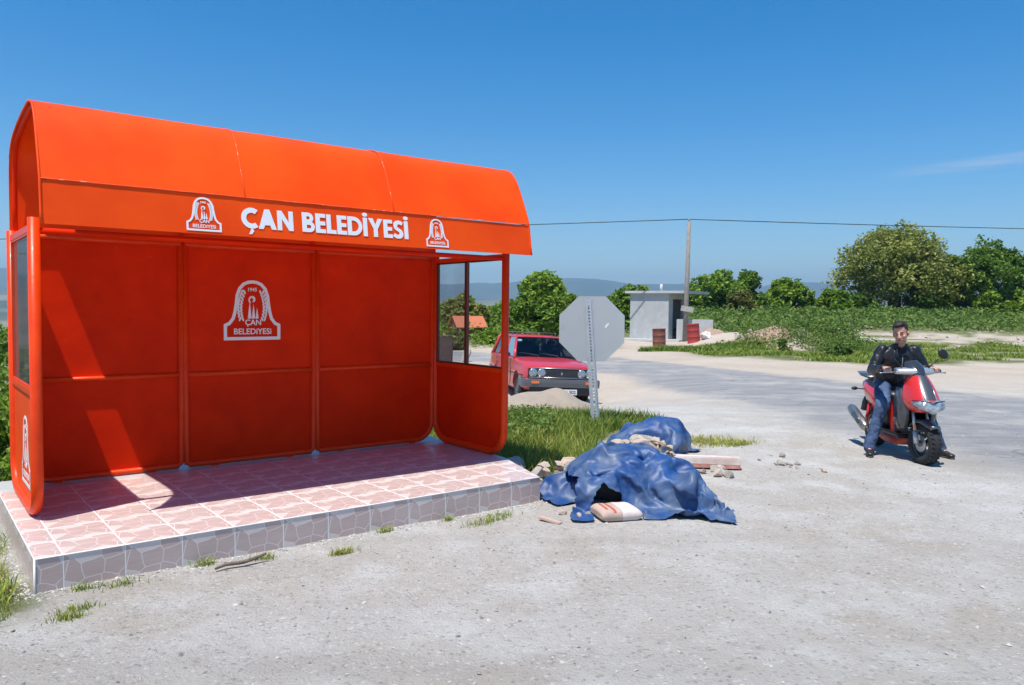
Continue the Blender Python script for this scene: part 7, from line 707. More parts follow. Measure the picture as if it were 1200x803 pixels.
sack((.84, 6.17, gz(.84, 6.17) - .005), .26, .34, .30, .10, 'pinkish paper sack with a white end poking out beneath the large tarpaulin')
M_dark = mat('cavity_shade', (.06, .05, .045), .9)  # near-black colour puts the shade of the tarpaulin cavity into the heap
hp = MB(); hp.ell((1.0, 6.85, .10), (.30, .26, .17)); hp.ell((1.3, 6.75, .05), (.2, .18, .09)); tag(hp.obj('cavity_heap', M_dark), 'heap of building material under the large tarpaulin, near-black for the shade of its cavity', 'heap')
# ---------------------------------------------------------------- stones
M_rock = mat('pinkish_stone', (.48, .37, .29), .9, c2=(.54, .46, .38), nscale=5, bump=.8, bscale=14, c3=(.3, .22, .18), s3=8, lo3=.6, hi3=.72)
M_rockg = mat('grey_stone', (.44, .41, .37), .9, c2=(.36, .32, .28), nscale=5, bump=.8, bscale=14)
def rockmesh(seed, flat=.7):
    bm = bmesh.new(); bmesh.ops.create_icosphere(bm, subdivisions=3, radius=1)
    rnd = random.Random(seed); planes = [(Vector((rnd.gauss(0, 1), rnd.gauss(0, 1), rnd.gauss(0, 1))).normalized(), rnd.uniform(.42, .78)) for _ in range(13)]
    for v in bm.verts:
        p = v.co.copy()
        for n_, d_ in planes:
            k = p.dot(n_)
            if k > d_: p -= n_ * (k - d_)
        p *= 1 + .06 * noise.noise(p * 3 + Vector((seed, 0, 0))); p.z *= flat; v.co = p
    me = bpy.data.meshes.new('rubble_stone'); bm.to_mesh(me); bm.free(); return me
RM = [rockmesh(i, .55 + .1 * (i % 4)) for i in range(7)]
for i, me_ in enumerate(RM): me_.polygons.foreach_set('use_smooth', [False] * len(me_.polygons)); me_.materials.append(M_rock if i % 3 else M_rockg)
rnd = random.Random(3)
def rock(x, y, s, label, group, z=None, name='rubble_stone', k=None):
    o = bpy.data.objects.new(name, RM[rnd.randrange(7) if k is None else k]); COL.objects.link(o)
    o.scale = (s * rnd.uniform(.8, 1.25), s * rnd.uniform(.7, 1.1), s * rnd.uniform(.7, 1.05)); o.rotation_euler = (rnd.uniform(-.3, .3), rnd.uniform(-.3, .3), rnd.uniform(0, 6.28))
    o.location = (x, y, (gz(x, y) if z is None else z) + s * .35); return tag(o, label, 'stone', group)
RL = 'broken pinkish stone in the rubble line between the blue tarpaulins'
for k in range(46):                      # the line of rubble between the two covered heaps
    tt = rnd.random(); x = .92 + .80 * tt + rnd.gauss(0, .05); y = 7.52 + .50 * tt + rnd.gauss(0, .10)
    e_ = max(0, 1 - ((x - 1.28) / .62) ** 2 - ((y - 7.72) / .42) ** 2); rock(x, y, rnd.uniform(.045, .095), RL, 'rubble stones between the tarpaulins', z=.33 * e_ ** .7)
for k in range(26): rock(.52 + rnd.gauss(0, .13), 7.42 + rnd.gauss(0, .13), rnd.uniform(.05, .10), 'pale broken stone heaped behind the low crumpled tarpaulin', 'stones behind the low tarpaulin', z=max(0, rnd.uniform(0, .14)))
for k in range(11): rock(2.12 + rnd.gauss(0, .10), 7.85 + rnd.gauss(0, .12), rnd.uniform(.04, .08), 'small pale stone lying in front of the white kerb block', 'stones by the kerb block')
for k in range(14): rock(2.95 + rnd.gauss(0, .16), 8.35 + rnd.gauss(0, .22), rnd.uniform(.02, .06), 'dark clod of rubble on the gravel right of the kerb block', 'clods right of the kerb block')
for x, y, s in ((.42, 6.25, .05), (.55, 6.15, .04), (.63, 6.22, .045)): rock(x, y, s, 'small pale stone at the front hem of the crumpled tarpaulin', 'stones at the low tarpaulin')
rock(.02, 7.62, .17, 'grey boulder leaning against the rear right corner of the platform', None, z=.03, k=3)
rock(.10, 7.25, .09, 'pale flat stone between the boulder and the near grass', None, k=4)
m = MB(); m.box((0, 0, .045), (.80, .17, .085), bev=.012); m.box((0, -.001, .0), (.78, .165, .05), 1)
o = m.obj('kerb_block', [mat('whitewashed_concrete', (.66, .62, .58), .85, c2=(.55, .42, .36), nscale=5, bump=.5, bscale=25), mat('red_block_face', (.42, .09, .06), .85, c2=(.5, .3, .25), nscale=9)], None, (2.00, 8.16, .04), (R(-4), 0, R(-9)))
tag(o, 'whitewashed kerb block with a red underside lying right of the tarpaulins', 'kerb block')
m = MB(); m.tube([(-.17, 0, .02), (-.1, .015, .03), (0, .0, .028), (.08, .012, .035), (.16, .02, .05)], [.008, .012, .013, .012, .007], seg=8)
m.tube([(-.02, 0, .03), (.04, -.03, .04)], [.006, .003], seg=6)
tag(m.obj('stick', mat('weathered_wood', (.12, .085, .06), .9, c2=(.2, .16, .12), nscale=30, bump=.6, bscale=60), None, (-1.68, 4.86, gz(-1.68, 4.86)), (0, 0, R(38))), 'short dark stick lying on the gravel against the platform front', 'stick')
m = MB(); m.box((0, 0, .015), (.2, .05, .02), bev=.004); tag(m.obj('tile_shard', M_sack, None, (.31, 6.02, gz(.31, 6.02)), (0, .1, R(-38))), 'narrow brown brick shard lying before the crumpled tarpaulin', 'shard')
m = MB()
# mortar crumbs along the foot of the platform
CR = Vector((SQ[0], SQ[1], 0)); e1 = Vector((math.cos(STH), math.sin(STH), 0)); e2 = Vector((-math.sin(STH), math.cos(STH), 0))
def scatter_stones(name, n, pos, smin, smax, mats_, seed, pw=2.6):
    rr = np.random.RandomState(seed); base = np.array([(1, 0, 0), (-1, 0, 0), (0, 1, 0), (0, -1, 0), (0, 0, 1), (0, 0, -1)], float); fb = np.array([(0, 2, 4), (2, 1, 4), (1, 3, 4), (3, 0, 4), (2, 0, 5), (1, 2, 5), (3, 1, 5), (0, 3, 5)])
    V_, F_ = [], []; mi = []
    for k in range(n):
        x, y = pos(rr)
        s = smin + (smax - smin) * rr.rand() ** pw
        b = base * (1 + .45 * (rr.rand(6, 1) - .5)) * np.array([s * rr.uniform(.7, 1.4), s * rr.uniform(.7, 1.2), s * rr.uniform(.35, .8)])
        an = rr.rand() * 6.28; c_, s_ = math.cos(an), math.sin(an); b = b @ np.array([[c_, s_, 0], [-s_, c_, 0], [0, 0, 1]]) @ np.array([[1, 0, .2 * rr.randn()], [0, 1, .2 * rr.randn()], [0, 0, 1]])
        V_.append(b + np.array([x, y, gz(x, y) + s * .15])); F_.append(fb + 6 * k); mi += [rr.randint(len(mats_))] * 8
    o = rawmesh(name, np.concatenate(V_), np.concatenate(F_), mats_, smooth=False); o.data.polygons.foreach_set('material_index', mi); return tag(o, kind='stuff')
GM = [mat('gravel_a', (.42, .40, .38), .9), mat('gravel_b', (.30, .285, .265), .9), mat('gravel_c', (.47, .45, .42), .9), mat('gravel_d', (.36, .30, .26), .9), mat('gravel_e', (.2, .19, .18), .9)]
def near_pos(rr):
    while True:
        y = 1.8 + 11 * rr.rand() ** 1.5; x = (rr.rand() * 2 - 1) * (.75 * y + 1)
        L = Vector((x, y, 0)) - CR; u_, v_ = L.dot(e1), L.dot(e2)
        if -.05 < u_ < 4.1 and -.02 < v_ < 2.6: continue
        return x, y
scatter_stones('gravel', 9000, near_pos, .002, .014, GM, 4, 3.2)
scatter_stones('loose_stones', 420, near_pos, .008, .017, GM, 8, 2.4)
def foot_pos(rr):
    u_ = rr.rand() * 4.0 - .1; v_ = -.01 - .14 * rr.rand() ** 2
    if rr.rand() < .25: u_, v_ = -.02 - .12 * rr.rand() ** 2, rr.rand() * 1.2
    p = CR + e1 * u_ + e2 * v_; return p.x, p.y
scatter_stones('mortar_crumbs', 1900, foot_pos, .003, .014, [GM[0], GM[2], GM[1], mat('mortar', (.52, .50, .48), .95)], 9, 2.6)
# ---------------------------------------------------------------- sand pile
def pile(name, loc, rad, h, mtl, label, cat='pile', seed=0):
    V_, F_ = [], []; nr, na_ = 16, 48; V_.append((0, 0, h))
    for i in range(1, nr + 1):
        t_ = i / nr
        for k in range(na_):
            a = 2 * math.pi * k / na_; rr = t_ * (1 + .18 * vnoise(math.cos(a) * 1.3 + seed, math.sin(a) * 1.3)); zz = h * (1 - t_ * t_) ** 1.5 * (1 + .25 * vnoise(t_ * 3 * math.cos(a), t_ * 3 * math.sin(a), seed)) - .04 * t_
            V_.append((rad[0] * rr * math.cos(a), rad[1] * rr * math.sin(a), zz))
    m = MB(); m.add(V_, [(0, 1 + k, 1 + (k + 1) % na_) for k in range(na_)] + [(1 + i * na_ + k, 1 + (i + 1) * na_ + k, 1 + (i + 1) * na_ + (k + 1) % na_, 1 + i * na_ + (k + 1) % na_) for i in range(nr - 1) for k in range(na_)], smooth=True)
    o = m.obj(name, mtl, None, loc); return tag(o, label, cat)
M_sand = mat('building_sand', (.34, .285, .225), .95, c2=(.29, .24, .19), nscale=5, bump=.8, bscale=30)
pile('sand_pile', (.62, 13.0, gz(.62, 13.0) - .02), (1.2, .85), .37, M_sand, 'low pile of beige sand in front of the parked red car')
pile('rubble_heap', (1.28, 7.72, 0), (.62, .42), .33, mat('rubble_soil', (.36, .29, .23), .95, c2=(.28, .22, .17), nscale=9, bump=.9, bscale=25), 'low heap of rubble and soil between the two blue tarpaulins')
# ---------------------------------------------------------------- traffic sign seen from behind
M_galv = mat('galvanised_steel', (.52, .55, .57), .45, .2, c2=(.44, .47, .49), nscale=8, bump=.1, bscale=30)
M_alu = mat('sign_back', (.42, .44, .45), .5, .0, c2=(.45, .465, .47), nscale=1.4, c3=(.38, .40, .415), s3=3)
sg = thing('traffic_sign', 'octagonal road sign seen from behind on a leaning perforated steel post', 'road sign', (1.19, 10.95, gz(1.19, 10.95)), R(-4))
# post leans to the left
lean = -.135 / 1.8
m = MB(); H_ = 1.80; W_ = .085
def pp(x, y, z): return (x + lean * z, y, z)
for (xa, xb, ya, yb) in ((-W_ / 2, -W_ / 2 + .005, -.03, 0), (W_ / 2 - .005, W_ / 2, -.03, 0), (-W_ / 2 + .005, -.012, -.033, -.028), (.012, W_ / 2 - .005, -.033, -.028), (-W_ / 2 - .018, -W_ / 2, -.004, 0), (W_ / 2, W_ / 2 + .018, -.004, 0)):
    m.add([pp(xa, ya, -.3), pp(xb, ya, -.3), pp(xb, yb, -.3), pp(xa, yb, -.3), pp(xa, ya, H_), pp(xb, ya, H_), pp(xb, yb, H_), pp(xa, yb, H_)], [(0, 1, 5, 4), (1, 2, 6, 5), (2, 3, 7, 6), (3, 0, 4, 7), (4, 5, 6, 7), (3, 2, 1, 0)])
z = .0
while z < H_ - .03:      # bridges between the punched holes
    m.add([pp(-.012, -.033, z), pp(.012, -.033, z), pp(.012, -.028, z), pp(-.012, -.028, z), pp(-.012, -.033, z + .028), pp(.012, -.033, z + .028), pp(.012, -.028, z + .028), pp(-.012, -.028, z + .028)], [(0, 1, 5, 4), (1, 2, 6, 5), (2, 3, 7, 6), (3, 0, 4, 7), (4, 5, 6, 7), (3, 2, 1, 0)]); z += .045
m.obj('post', M_galv, sg)
oc = [(.455 / math.cos(R(22.5)) * math.cos(R(22.5 + 45 * k)), .455 / math.cos(R(22.5)) * math.sin(R(22.5 + 45 * k))) for k in range(8)]
m = MB(); m.prism([(a_ - .075, b_ + 1.375) for a_, b_ in oc], 1, .004, .0075); pl_ = m.obj('sign_plate', M_alu, sg)
m = MB(); m.prism([(a_ * .99 - .075, b_ * .99 + 1.375) for a_, b_ in oc], 1, .0077, .0085); m.obj('sign_face', mat('sign_red', (.5, .01, .01), .4), sg)
for zz in (1.71, 1.1): m = MB(); m.lathe([(.011, 0), (.011, .01)], (lean * zz, -.044, zz), M=Matrix.Rotation(R(-90), 3, 'X'), seg=6); m.obj('bolt', M_galv, sg)
m = MB(); m.prism([(.10, 1.40), (.125, 1.39), (.165, 1.445), (.16, 1.46), (.13, 1.445)], 1, .001, .0035); m.obj('sticker', M_white, sg)
# ---------------------------------------------------------------- hut
M_conc = mat('rendered_concrete', (.47, .475, .465), .85, c2=(.40, .405, .395), nscale=1.3, bump=.4, bscale=12, c3=(.5, .51, .52), s3=3, lo3=.5, hi3=.7)
M_concl = mat('pale_concrete', (.54, .55, .545), .85, c2=(.46, .47, .47), nscale=2.5, bump=.3, bscale=12)
M_in = mat('dark_interior', (.03, .045, .05), .9)
hx, hy = 7.9, 39.6
hut = thing('concrete_hut', 'small flat-roofed grey concrete hut with a dark doorway, across the road', 'hut', (hx, hy, gz(hx, hy) - .03), R(-31))
# local: corner at origin; front wall along -x, right wall along +y
Lf, Ls, Hh, tk = 2.08, 3.0, 2.42, .16
m = MB(); m.box((-Lf / 2, tk / 2, Hh / 2), (Lf, tk, Hh)); m.obj('front_wall', M_conc, hut)
m = MB(); m.box((-tk / 2, (tk + .62) / 2, Hh / 2), (tk, .62 - tk, Hh)); m.box((-tk / 2, (2.3 + Ls) / 2, Hh / 2), (tk, Ls - 2.3, Hh)); m.box((-tk / 2, 1.46, Hh - .14), (tk, 1.68, .28)); m.obj('side_wall', M_conc, hut)
m = MB(); m.box((-Lf + tk / 2, (tk + Ls) / 2, Hh / 2), (tk, Ls - tk, Hh)); m.box((-Lf / 2, Ls - tk / 2 + .002, Hh / 2), (Lf - 2 * tk - .01, tk, Hh)); m.obj('rear_wall', M_conc, hut)
m = MB(); m.box((-Lf / 2 + .42, Ls / 2 + .04, Hh + .065), (Lf + 1.35, Ls + .38, .13), bev=.01); m.obj('roof_slab', M_concl, hut)
m = MB(); m.tube([(-1.0, 1.6, Hh + .1), (-1.0, 1.6, Hh + .52)], .07, seg=12); m.obj('vent_pipe', M_concl, hut)
m = MB(); m.box((-.9, -.35, .04), (3.4, .7, .12), bev=.01); m.obj('apron_slab', M_concl, hut)
lw = thing('low_wall', 'low grey concrete wall bending beside the hut doorway, behind the barrel', 'wall', (8.28, 39.3, gz(8.28, 39.3) - .05), R(-8))
m = MB(); m.box((0.16, 0, .56), (.36, .3, 1.16), bev=.015); m.box((1.05, .05, .56 + .28), (1.42, .24, .60), bev=.015); m.obj('masonry', M_concl, lw)
m = MB(); m.box((1.05, .05, .27), (1.3, .2, .53)); m.obj('footing', M_conc, lw)
# ---------------------------------------------------------------- barrels
def barrel(loc, tilt_, m1, label):
    b = thing('oil_barrel', label, 'barrel', loc, 0.3); b.rotation_euler = tilt_
    prof_ = [(.283, 0), (.295, .005), (.295, .02), (.285, .03), (.285, .27), (.291, .283), (.296, .295), (.291, .307), (.285, .32), (.285, .56), (.291, .573), (.296, .585), (.291, .597), (.285, .61), (.285, .85), (.295, .862), (.295, .88), (.280, .88), (.276, .84), (.27, .5), (.27, .03), (0.001, .03)]
    m = MB(); m.lathe(prof_, seg=36, cap=False); m.obj('drum', m1, b); return b
M_rust = mat('rusty_drum', (.17, .055, .035), .75, c2=(.25, .09, .055), nscale=7, bump=.3, bscale=30, c3=(.08, .04, .03), s3=12)
M_rdr = mat('red_drum', (.42, .045, .04), .6, c2=(.32, .04, .035), nscale=6, bump=.3, bscale=30, c3=(.25, .13, .1), s3=14)
barrel((6.52, 34.6, gz(6.52, 34.6) - .02), (0, R(-2), 0), M_rust, 'rusty brown steel barrel standing in front of the concrete hut')
barrel((8.42, 36.2, gz(8.42, 36.2) - .02), (R(2), R(-5), 0), M_rdr, 'faded red steel barrel leaning beside the utility pole')
# white litter by the red barrel
bm = bmesh.new(); bmesh.ops.create_icosphere(bm, subdivisions=4, radius=.24)
for v in bm.verts: v.co *= 1 + .55 * noise.noise(v.co * 6) + .2 * noise.noise(v.co * 17); v.co.z *= .75
me_ = bpy.data.meshes.new('plastic_bag'); bm.to_mesh(me_); bm.free(); me_.materials.append(mat('white_plastic', (.8, .8, .82), .5)); o = bpy.data.objects.new('plastic_bag', me_); COL.objects.link(o); o.location = (8.98, 36.1, gz(8.98, 36.1) + .1)
tag(o, 'crumpled white plastic bag at the foot of the red barrel', 'plastic bag')
# ---------------------------------------------------------------- utility pole and line
M_pole = mat('grey_pole', (.28, .25, .22), .9, c2=(.2, .18, .16), nscale=6, bump=.5, bscale=20)
px_, py_ = 8.55, 38.7; pz_ = gz(px_, py_)
po = thing('utility_pole', 'weathered wooden utility pole with a small board, beside the hut', 'utility pole', (px_, py_, pz_))
m = MB(); m.tube([(0, 0, -.3), (.04, 0, 2), (.10, 0, 5.93)], [.135, .12, .095], seg=14); m.obj('mast', M_pole, po)
m = MB(); m.box((.06, -.14, 1.62), (.62, .03, .26), rot=(0, R(10), 0)); m.obj('board', mat('bleached_board', (.5, .48, .44), .85, c2=(.38, .35, .3), nscale=8), po)
m = MB(); m.lathe([(.02, 0), (.045, .02), (.05, .07), (.03, .11), (.0, .12)], (.1, 0, 5.95), seg=12, cap=False); m.obj('insulator', mat('porcelain', (.35, .3, .25), .3), po)
ptop = Vector((px_ + .1, py_, pz_ + 6.03))
def pix(x, y, dist):
    fw = Vector((0, .9991, -.0430)); r_ = Vector((.9999, .0005, .0105)); u_ = Vector((-.0105, .0430, .9990))
    d = fw + r_ * ((x - 600) / 917) + u_ * (-(y - 401.5) / 917); return Vector((0, 0, CZ)) + d * dist
m = MB()
for (q, dist) in (((-900, 291), 50), ((1900, 272), 60)):
    e = pix(q[0], q[1], dist); n = 40; pts = []
    for i in range(n + 1):
        t_ = i / n; p = ptop.lerp(e, t_); p.z -= .35 * 4 * t_ * (1 - t_); pts.append(p)
    m.tube(pts, .022, seg=6)
tag(m.obj('overhead_cable', mat('cable', (.03, .03, .035), .6)), 'thin black overhead cable crossing the sky by way of the pole top', 'cable')
# ---------------------------------------------------------------- small red-roofed house seen through the shelter window
hs = thing('farmhouse', 'small brick outbuilding with an orange tiled roof among the bushes, seen through the shelter window', 'house', (-1.95, 34.2, .0), R(24)); hs.scale = (.40, .42, .50)
M_brick = mat('red_brick', (.42, .13, .07), .9, c2=(.34, .10, .055), nscale=9, bump=.3)
M_rooft = mat('roof_tiles', (.55, .17, .08), .8, c2=(.45, .13, .06), nscale=12, bump=.6, bscale=8)
m = MB(); m.box((0, 0, .9), (3.2, 2.4, 1.8)); m.prism([(-1.2, 1.8), (1.2, 1.8), (0, 2.55)], 0, -1.6, 1.6); m.obj('wall', M_brick, hs)
m = MB(); m.add([(-1.8, -1.45, 1.66), (1.8, -1.45, 1.66), (1.8, 0, 2.64), (-1.8, 0, 2.64), (-1.8, 1.45, 1.66), (1.8, 1.45, 1.66)], [(0, 1, 2, 3), (3, 2, 5, 4)]); o = m.obj('roof', M_rooft, hs); md = o.modifiers.new('s', 'SOLIDIFY'); md.thickness = .08
m = MB(); m.box((.6, -1.21, .95), (.6, .04, .7)); w_ = m.obj('window', mat('white_frame', (.6, .6, .6), .6), hs); m = MB(); m.box((.6, -1.235, .95), (.5, .02, .6)); m.obj('pane', M_in, w_)
# dark timber stump and pale boulder across the road, seen through the same window
m = MB(); m.box((0, 0, .42), (.5, .2, .85), rot=(R(-6), R(5), 0), taper=.8, bev=.02); tag(m.obj('timber_baulk', mat('charred_timber', (.05, .032, .03), .9, c2=(.09, .06, .05), nscale=9, bump=.6), None, (-1.98, 23.2, gz(-1.98, 23.2) - .03)), 'dark upright timber baulk at the roadside, seen through the dusty pane', 'timber')
o = rock(-1.42, 24.2, .42, 'pale rounded boulder beside the dark timber baulk', None, name='boulder', k=2); o.scale = (.16, .2, .42)
# ---------------------------------------------------------------- vegetation
LM_mid = leafmat('leaves_mid', [(0.091, 0.166, 0.013), (0.157, 0.274, 0.023), (0.235, 0.356, 0.034), (0.338, 0.451, 0.052)])
LM_dark = leafmat('leaves_dark', [(0.061, 0.118, 0.013), (0.099, 0.192, 0.019), (0.163, 0.265, 0.028), (0.246, 0.355, 0.040)])
LM_olive = leafmat('leaves_olive', [(0.145, 0.175, 0.040), (0.228, 0.268, 0.054), (0.322, 0.349, 0.081), (0.458, 0.451, 0.135)])
LM_fresh = leafmat('leaves_fresh', [(0.099, 0.181, 0.019), (0.158, 0.272, 0.032), (0.238, 0.362, 0.044), (0.335, 0.453, 0.076)])
LM_rusty = leafmat('leaves_rusty', [(0.084, 0.110, 0.022), (0.166, 0.167, 0.039), (0.235, 0.222, 0.056), (0.125, 0.222, 0.039)])
LM_crop = leafmat('leaves_crop', [(0.068, 0.141, 0.024), (0.113, 0.198, 0.034), (0.180, 0.265, 0.048), (0.248, 0.314, 0.067)])
LM_grass = leafmat('grass_blades', [(0.147, 0.221, 0.028), (0.216, 0.300, 0.042), (0.334, 0.389, 0.070), (0.590, 0.495, 0.167)])
LM_grassd = leafmat('grass_dark', [(0.066, 0.144, 0.018), (0.121, 0.211, 0.026), (0.199, 0.288, 0.038), (0.441, 0.384, 0.115)])
M_bark = mat('bark', (.07, .055, .04), .95, c2=(.11, .09, .07), nscale=8, bump=.8, bscale=20)
def rot_rand(rr, n):
    """n random orthonormal frames"""
    a = rr.normal(size=(n, 3)); a /= np.linalg.norm(a, axis=1)[:, None]; b = rr.normal(size=(n, 3)); b -= (a * b).sum(1)[:, None] * a; b /= np.linalg.norm(b, axis=1)[:, None]; return a, b
def leaves(P, size, rr, updir=.4, aspect=.55):
    n = len(P); a, b = rr.normal(size=(n, 3)), rr.normal(size=(n, 3))
    nrm = rr.normal(size=(n, 3)); nrm[:, 2] = np.abs(nrm[:, 2]) + updir; nrm /= np.linalg.norm(nrm, axis=1)[:, None]
    a -= (a * nrm).sum(1)[:, None] * nrm; a /= np.linalg.norm(a, axis=1)[:, None]; b = np.cross(nrm, a)
    s = (size * (.6 + .8 * rr.rand(n)))[:, None]
    V_ = np.stack([P - a * s, P - b * s * aspect + nrm * s * .18, P + a * s, P + b * s * aspect + nrm * s * .18], 1).reshape(-1, 3)
    F_ = np.arange(n * 4).reshape(n, 4); return V_, F_
def tree(name, label, loc, H, W, lm, seed, n=7000, leaf=.16, base=.12, trunk=.16, blobs=26, D=None, group=None, cat='tree', shape=1.0, lopsided=0, holes=.0):
    rr = np.random.RandomState(seed); D = D or W
    root = thing(name, label, cat, loc, 0, group)
    # blobs : clusters of foliage on an uneven dome
    C_ = []
    for k in range(blobs):
        a = rr.rand() * 6.283; el = rr.rand() ** .8; rad = math.sqrt(max(0, 1 - el ** 2)) * (.35 + .65 * rr.rand() ** .5)
        x = rad * math.cos(a) * W / 2 * .74 + lopsided * el * W * .2; y = rad * math.sin(a) * D / 2 * .74; z = H * (base + (1 - base) * (.12 + .74 * el * shape * (.8 + .25 * rr.rand())))
        C_.append((x, y, min(z, H * .9), (.17 + .13 * rr.rand()) * min(W, H * 1.1) * (1.05 - .35 * el)))
    C_ = np.array(C_); wgt = C_[:, 3] ** 2; wgt /= wgt.sum()
    idx = rr.choice(len(C_), n, p=wgt); d = rr.normal(size=(n, 3)); d /= np.linalg.norm(d, axis=1)[:, None]
    # twigs: leaves gather in sprays on each cluster's shell
    spr = rr.normal(size=(len(C_), 26, 3)); spr /= np.linalg.norm(spr, axis=2)[:, :, None]
    pick = spr[idx, rr.randint(0, 26, n)]; d = pick + .33 * d * rr.rand(n)[:, None] ** .5 * 1.2; dn = np.linalg.norm(d, axis=1)[:, None]; d = d / np.maximum(dn, .3)
    r = C_[idx, 3] * (.50 + .62 * rr.rand(n) ** .6) * (1 + .18 * np.sin(d[:, 0] * 7 + idx) * np.cos(d[:, 1] * 6 + idx * 2))
    P = C_[idx, :3] + d * r[:, None] * np.array([1, 1, .85])
    P = P[P[:, 2] > H * base * .5]; idx_ok = len(P)
    V_, F_ = leaves(P, np.full(len(P), leaf), rr)
    tint = np.clip(.45 + .22 * rr.normal(size=len(P)) + .18 * np.sin(P[:, 0] * 1.3 + P[:, 2] * 2 + seed), 0, 1)
    rawmesh('crown', V_, F_, lm, smooth=False, parent=root, tint=tint)
    m = MB(); m.tube([(0, 0, -.3), (.05 * W * .2, 0, H * .22), (lopsided * .1 * W, .03 * W, H * .5), (lopsided * .15 * W, 0, H * .74)], [trunk * 1.25, trunk, trunk * .6, trunk * .2], seg=10)
    for k in range(7):
        c_ = C_[rr.randint(len(C_))]; z0 = H * (.16 + .3 * rr.rand()); m.tube([(0, 0, z0), (c_[0] * .45, c_[1] * .45, z0 + (c_[2] - z0) * .45), (c_[0], c_[1], c_[2])], [trunk * .5, trunk * .3, trunk * .1], seg=7)
    m.obj('trunk', M_bark, root); return root
def at(px_, d, dz=0):
    x = (px_ - 600) / 917 * d; return (x, d, gz(x, d) + dz)
# (pixel x, distance, top pixel y) -> height from the horizon line at that x
def hfor(px_, d, ytop, z0):
    hy = 362 + (px_ - 600) * .0105; return CZ + (hy - ytop) / 917 * d - z0
def T(px_, d, ytop, wpx, label, lm, seed, name='tree', **k):
    p = at(px_, d); H_ = hfor(px_, d, ytop, p[2]); return tree(name, label, p, H_, wpx / 917 * d, lm, seed, **k)
GR = None
T(1046, 62, 266, 162, 'tall olive-green broad tree, the largest, with its dark trunk showing below the crown', LM_olive, 11, name='oak_tree', n=26000, leaf=.14, base=.16, trunk=.42, blobs=44, cat='tree')
T(1152, 60, 281, 120, 'dark green bushy tree at the right end of the tree line', LM_dark, 12, name='oak_tree', n=18000, leaf=.14, base=.08, trunk=.3, blobs=34)
T(1230, 62, 296, 110, 'dark green tree leaving the frame on the right', LM_dark, 13, name='oak_tree', n=6000, leaf=.18, base=.08, trunk=.3)
T(1100, 66, 312, 70, 'mid green tree filling the gap between the big olive-green tree and the dark one', LM_mid, 14, name='oak_tree', n=5000, leaf=.17, base=.05)
T(838, 58, 316, 70, 'bright green rounded tree right of the utility pole', LM_fresh, 15, n=8000, leaf=.15, base=.10, trunk=.2, name='hedgerow_tree', blobs=28)
T(874, 60, 318, 44, 'dark blue-green tree between the bright green tree and the rust-tinged one', LM_dark, 16, n=5000, leaf=.15, base=.05, name='hedgerow_tree')
T(868, 56, 340, 36, 'rust-tinged low tree in front of the dark blue-green one', LM_rusty, 17, n=3500, leaf=.13, base=.05, name='hedgerow_tree')
T(921, 60, 325, 66, 'mid green tree left of the gap with the blue hill', LM_mid, 18, n=7500, leaf=.15, base=.04, name='hedgerow_tree', blobs=28)
T(905, 64, 338, 40, 'low green bush joining the trees right of the rust-tinged one', LM_fresh, 19, n=3000, leaf=.15, base=.02, name='bush')
T(812, 60, 330, 30, 'fresh green bush rising behind the pole above the hut roof', LM_fresh, 20, n=3000, leaf=.14, base=.02, name='bush')
T(978, 58, 338, 44, 'low dark bush at the left foot of the big olive-green tree', LM_mid, 21, n=3500, leaf=.15, base=.02, name='bush')
T(1004, 60, 345, 60, 'dark undergrowth under the left half of the big olive-green tree', LM_dark, 22, n=4000, leaf=.15, base=.02, name='bush')
T(1085, 60, 342, 60, 'undergrowth under the right half of the big olive-green tree', LM_dark, 23, n=4000, leaf=.15, base=.02, name='bush')
T(955, 70, 350, 60, 'low hedge closing the gap under the blue hill', LM_mid, 24, n=3000, leaf=.16, base=.02, name='bush')
T(1180, 57, 335, 90, 'fresh green lower bush in front of the dark tree at the right edge', LM_mid, 25, n=6000, leaf=.15, base=.02, name='bush')
T(733, 48, 335, 52, 'fresh green bush just left of the concrete hut', LM_fresh, 26, n=6000, leaf=.13, base=.02, name='bush')
T(752, 52, 333, 30, 'green bush peeping over the hut roof', LM_mid, 27, n=2500, leaf=.13, base=.02, name='bush')
T(634, 33, 313, 76, 'dense light green tree behind the red car', LM_fresh, 28, n=15000, leaf=.10, base=.04, trunk=.12, blobs=40, name='field_tree')
T(664, 36, 340, 36, 'lower green tree between the car and the sign', LM_mid, 29, n=4500, leaf=.10, base=.02, name='bush')
T(590, 40, 352, 60, 'light green bush left of the tree behind the car', LM_fresh, 30, n=6000, leaf=.11, base=.02, name='bush')
T(545, 36, 344, 74, 'grey-green bush seen through the dusty pane of the shelter', LM_olive, 31, n=8000, leaf=.10, base=.02, name='bush')
T(502, 38, 338, 60, 'dark olive bush behind the shelter corner post', LM_mid, 32, n=4500, leaf=.11, base=.02, name='bush')
T(572, 33, 388, 50, 'low bramble under the light green bush, above the road edge', LM_mid, 33, n=4500, leaf=.08, base=.02, name='bush')
T(528, 31, 385, 34, 'pale low bramble before the little brick house', LM_olive, 34, n=3000, leaf=.08, base=.02, name='bush')
T(608, 30, 380, 60, 'low bramble on the verge behind the red car', LM_fresh, 35, n=5000, leaf=.08, base=.02, name='bush')
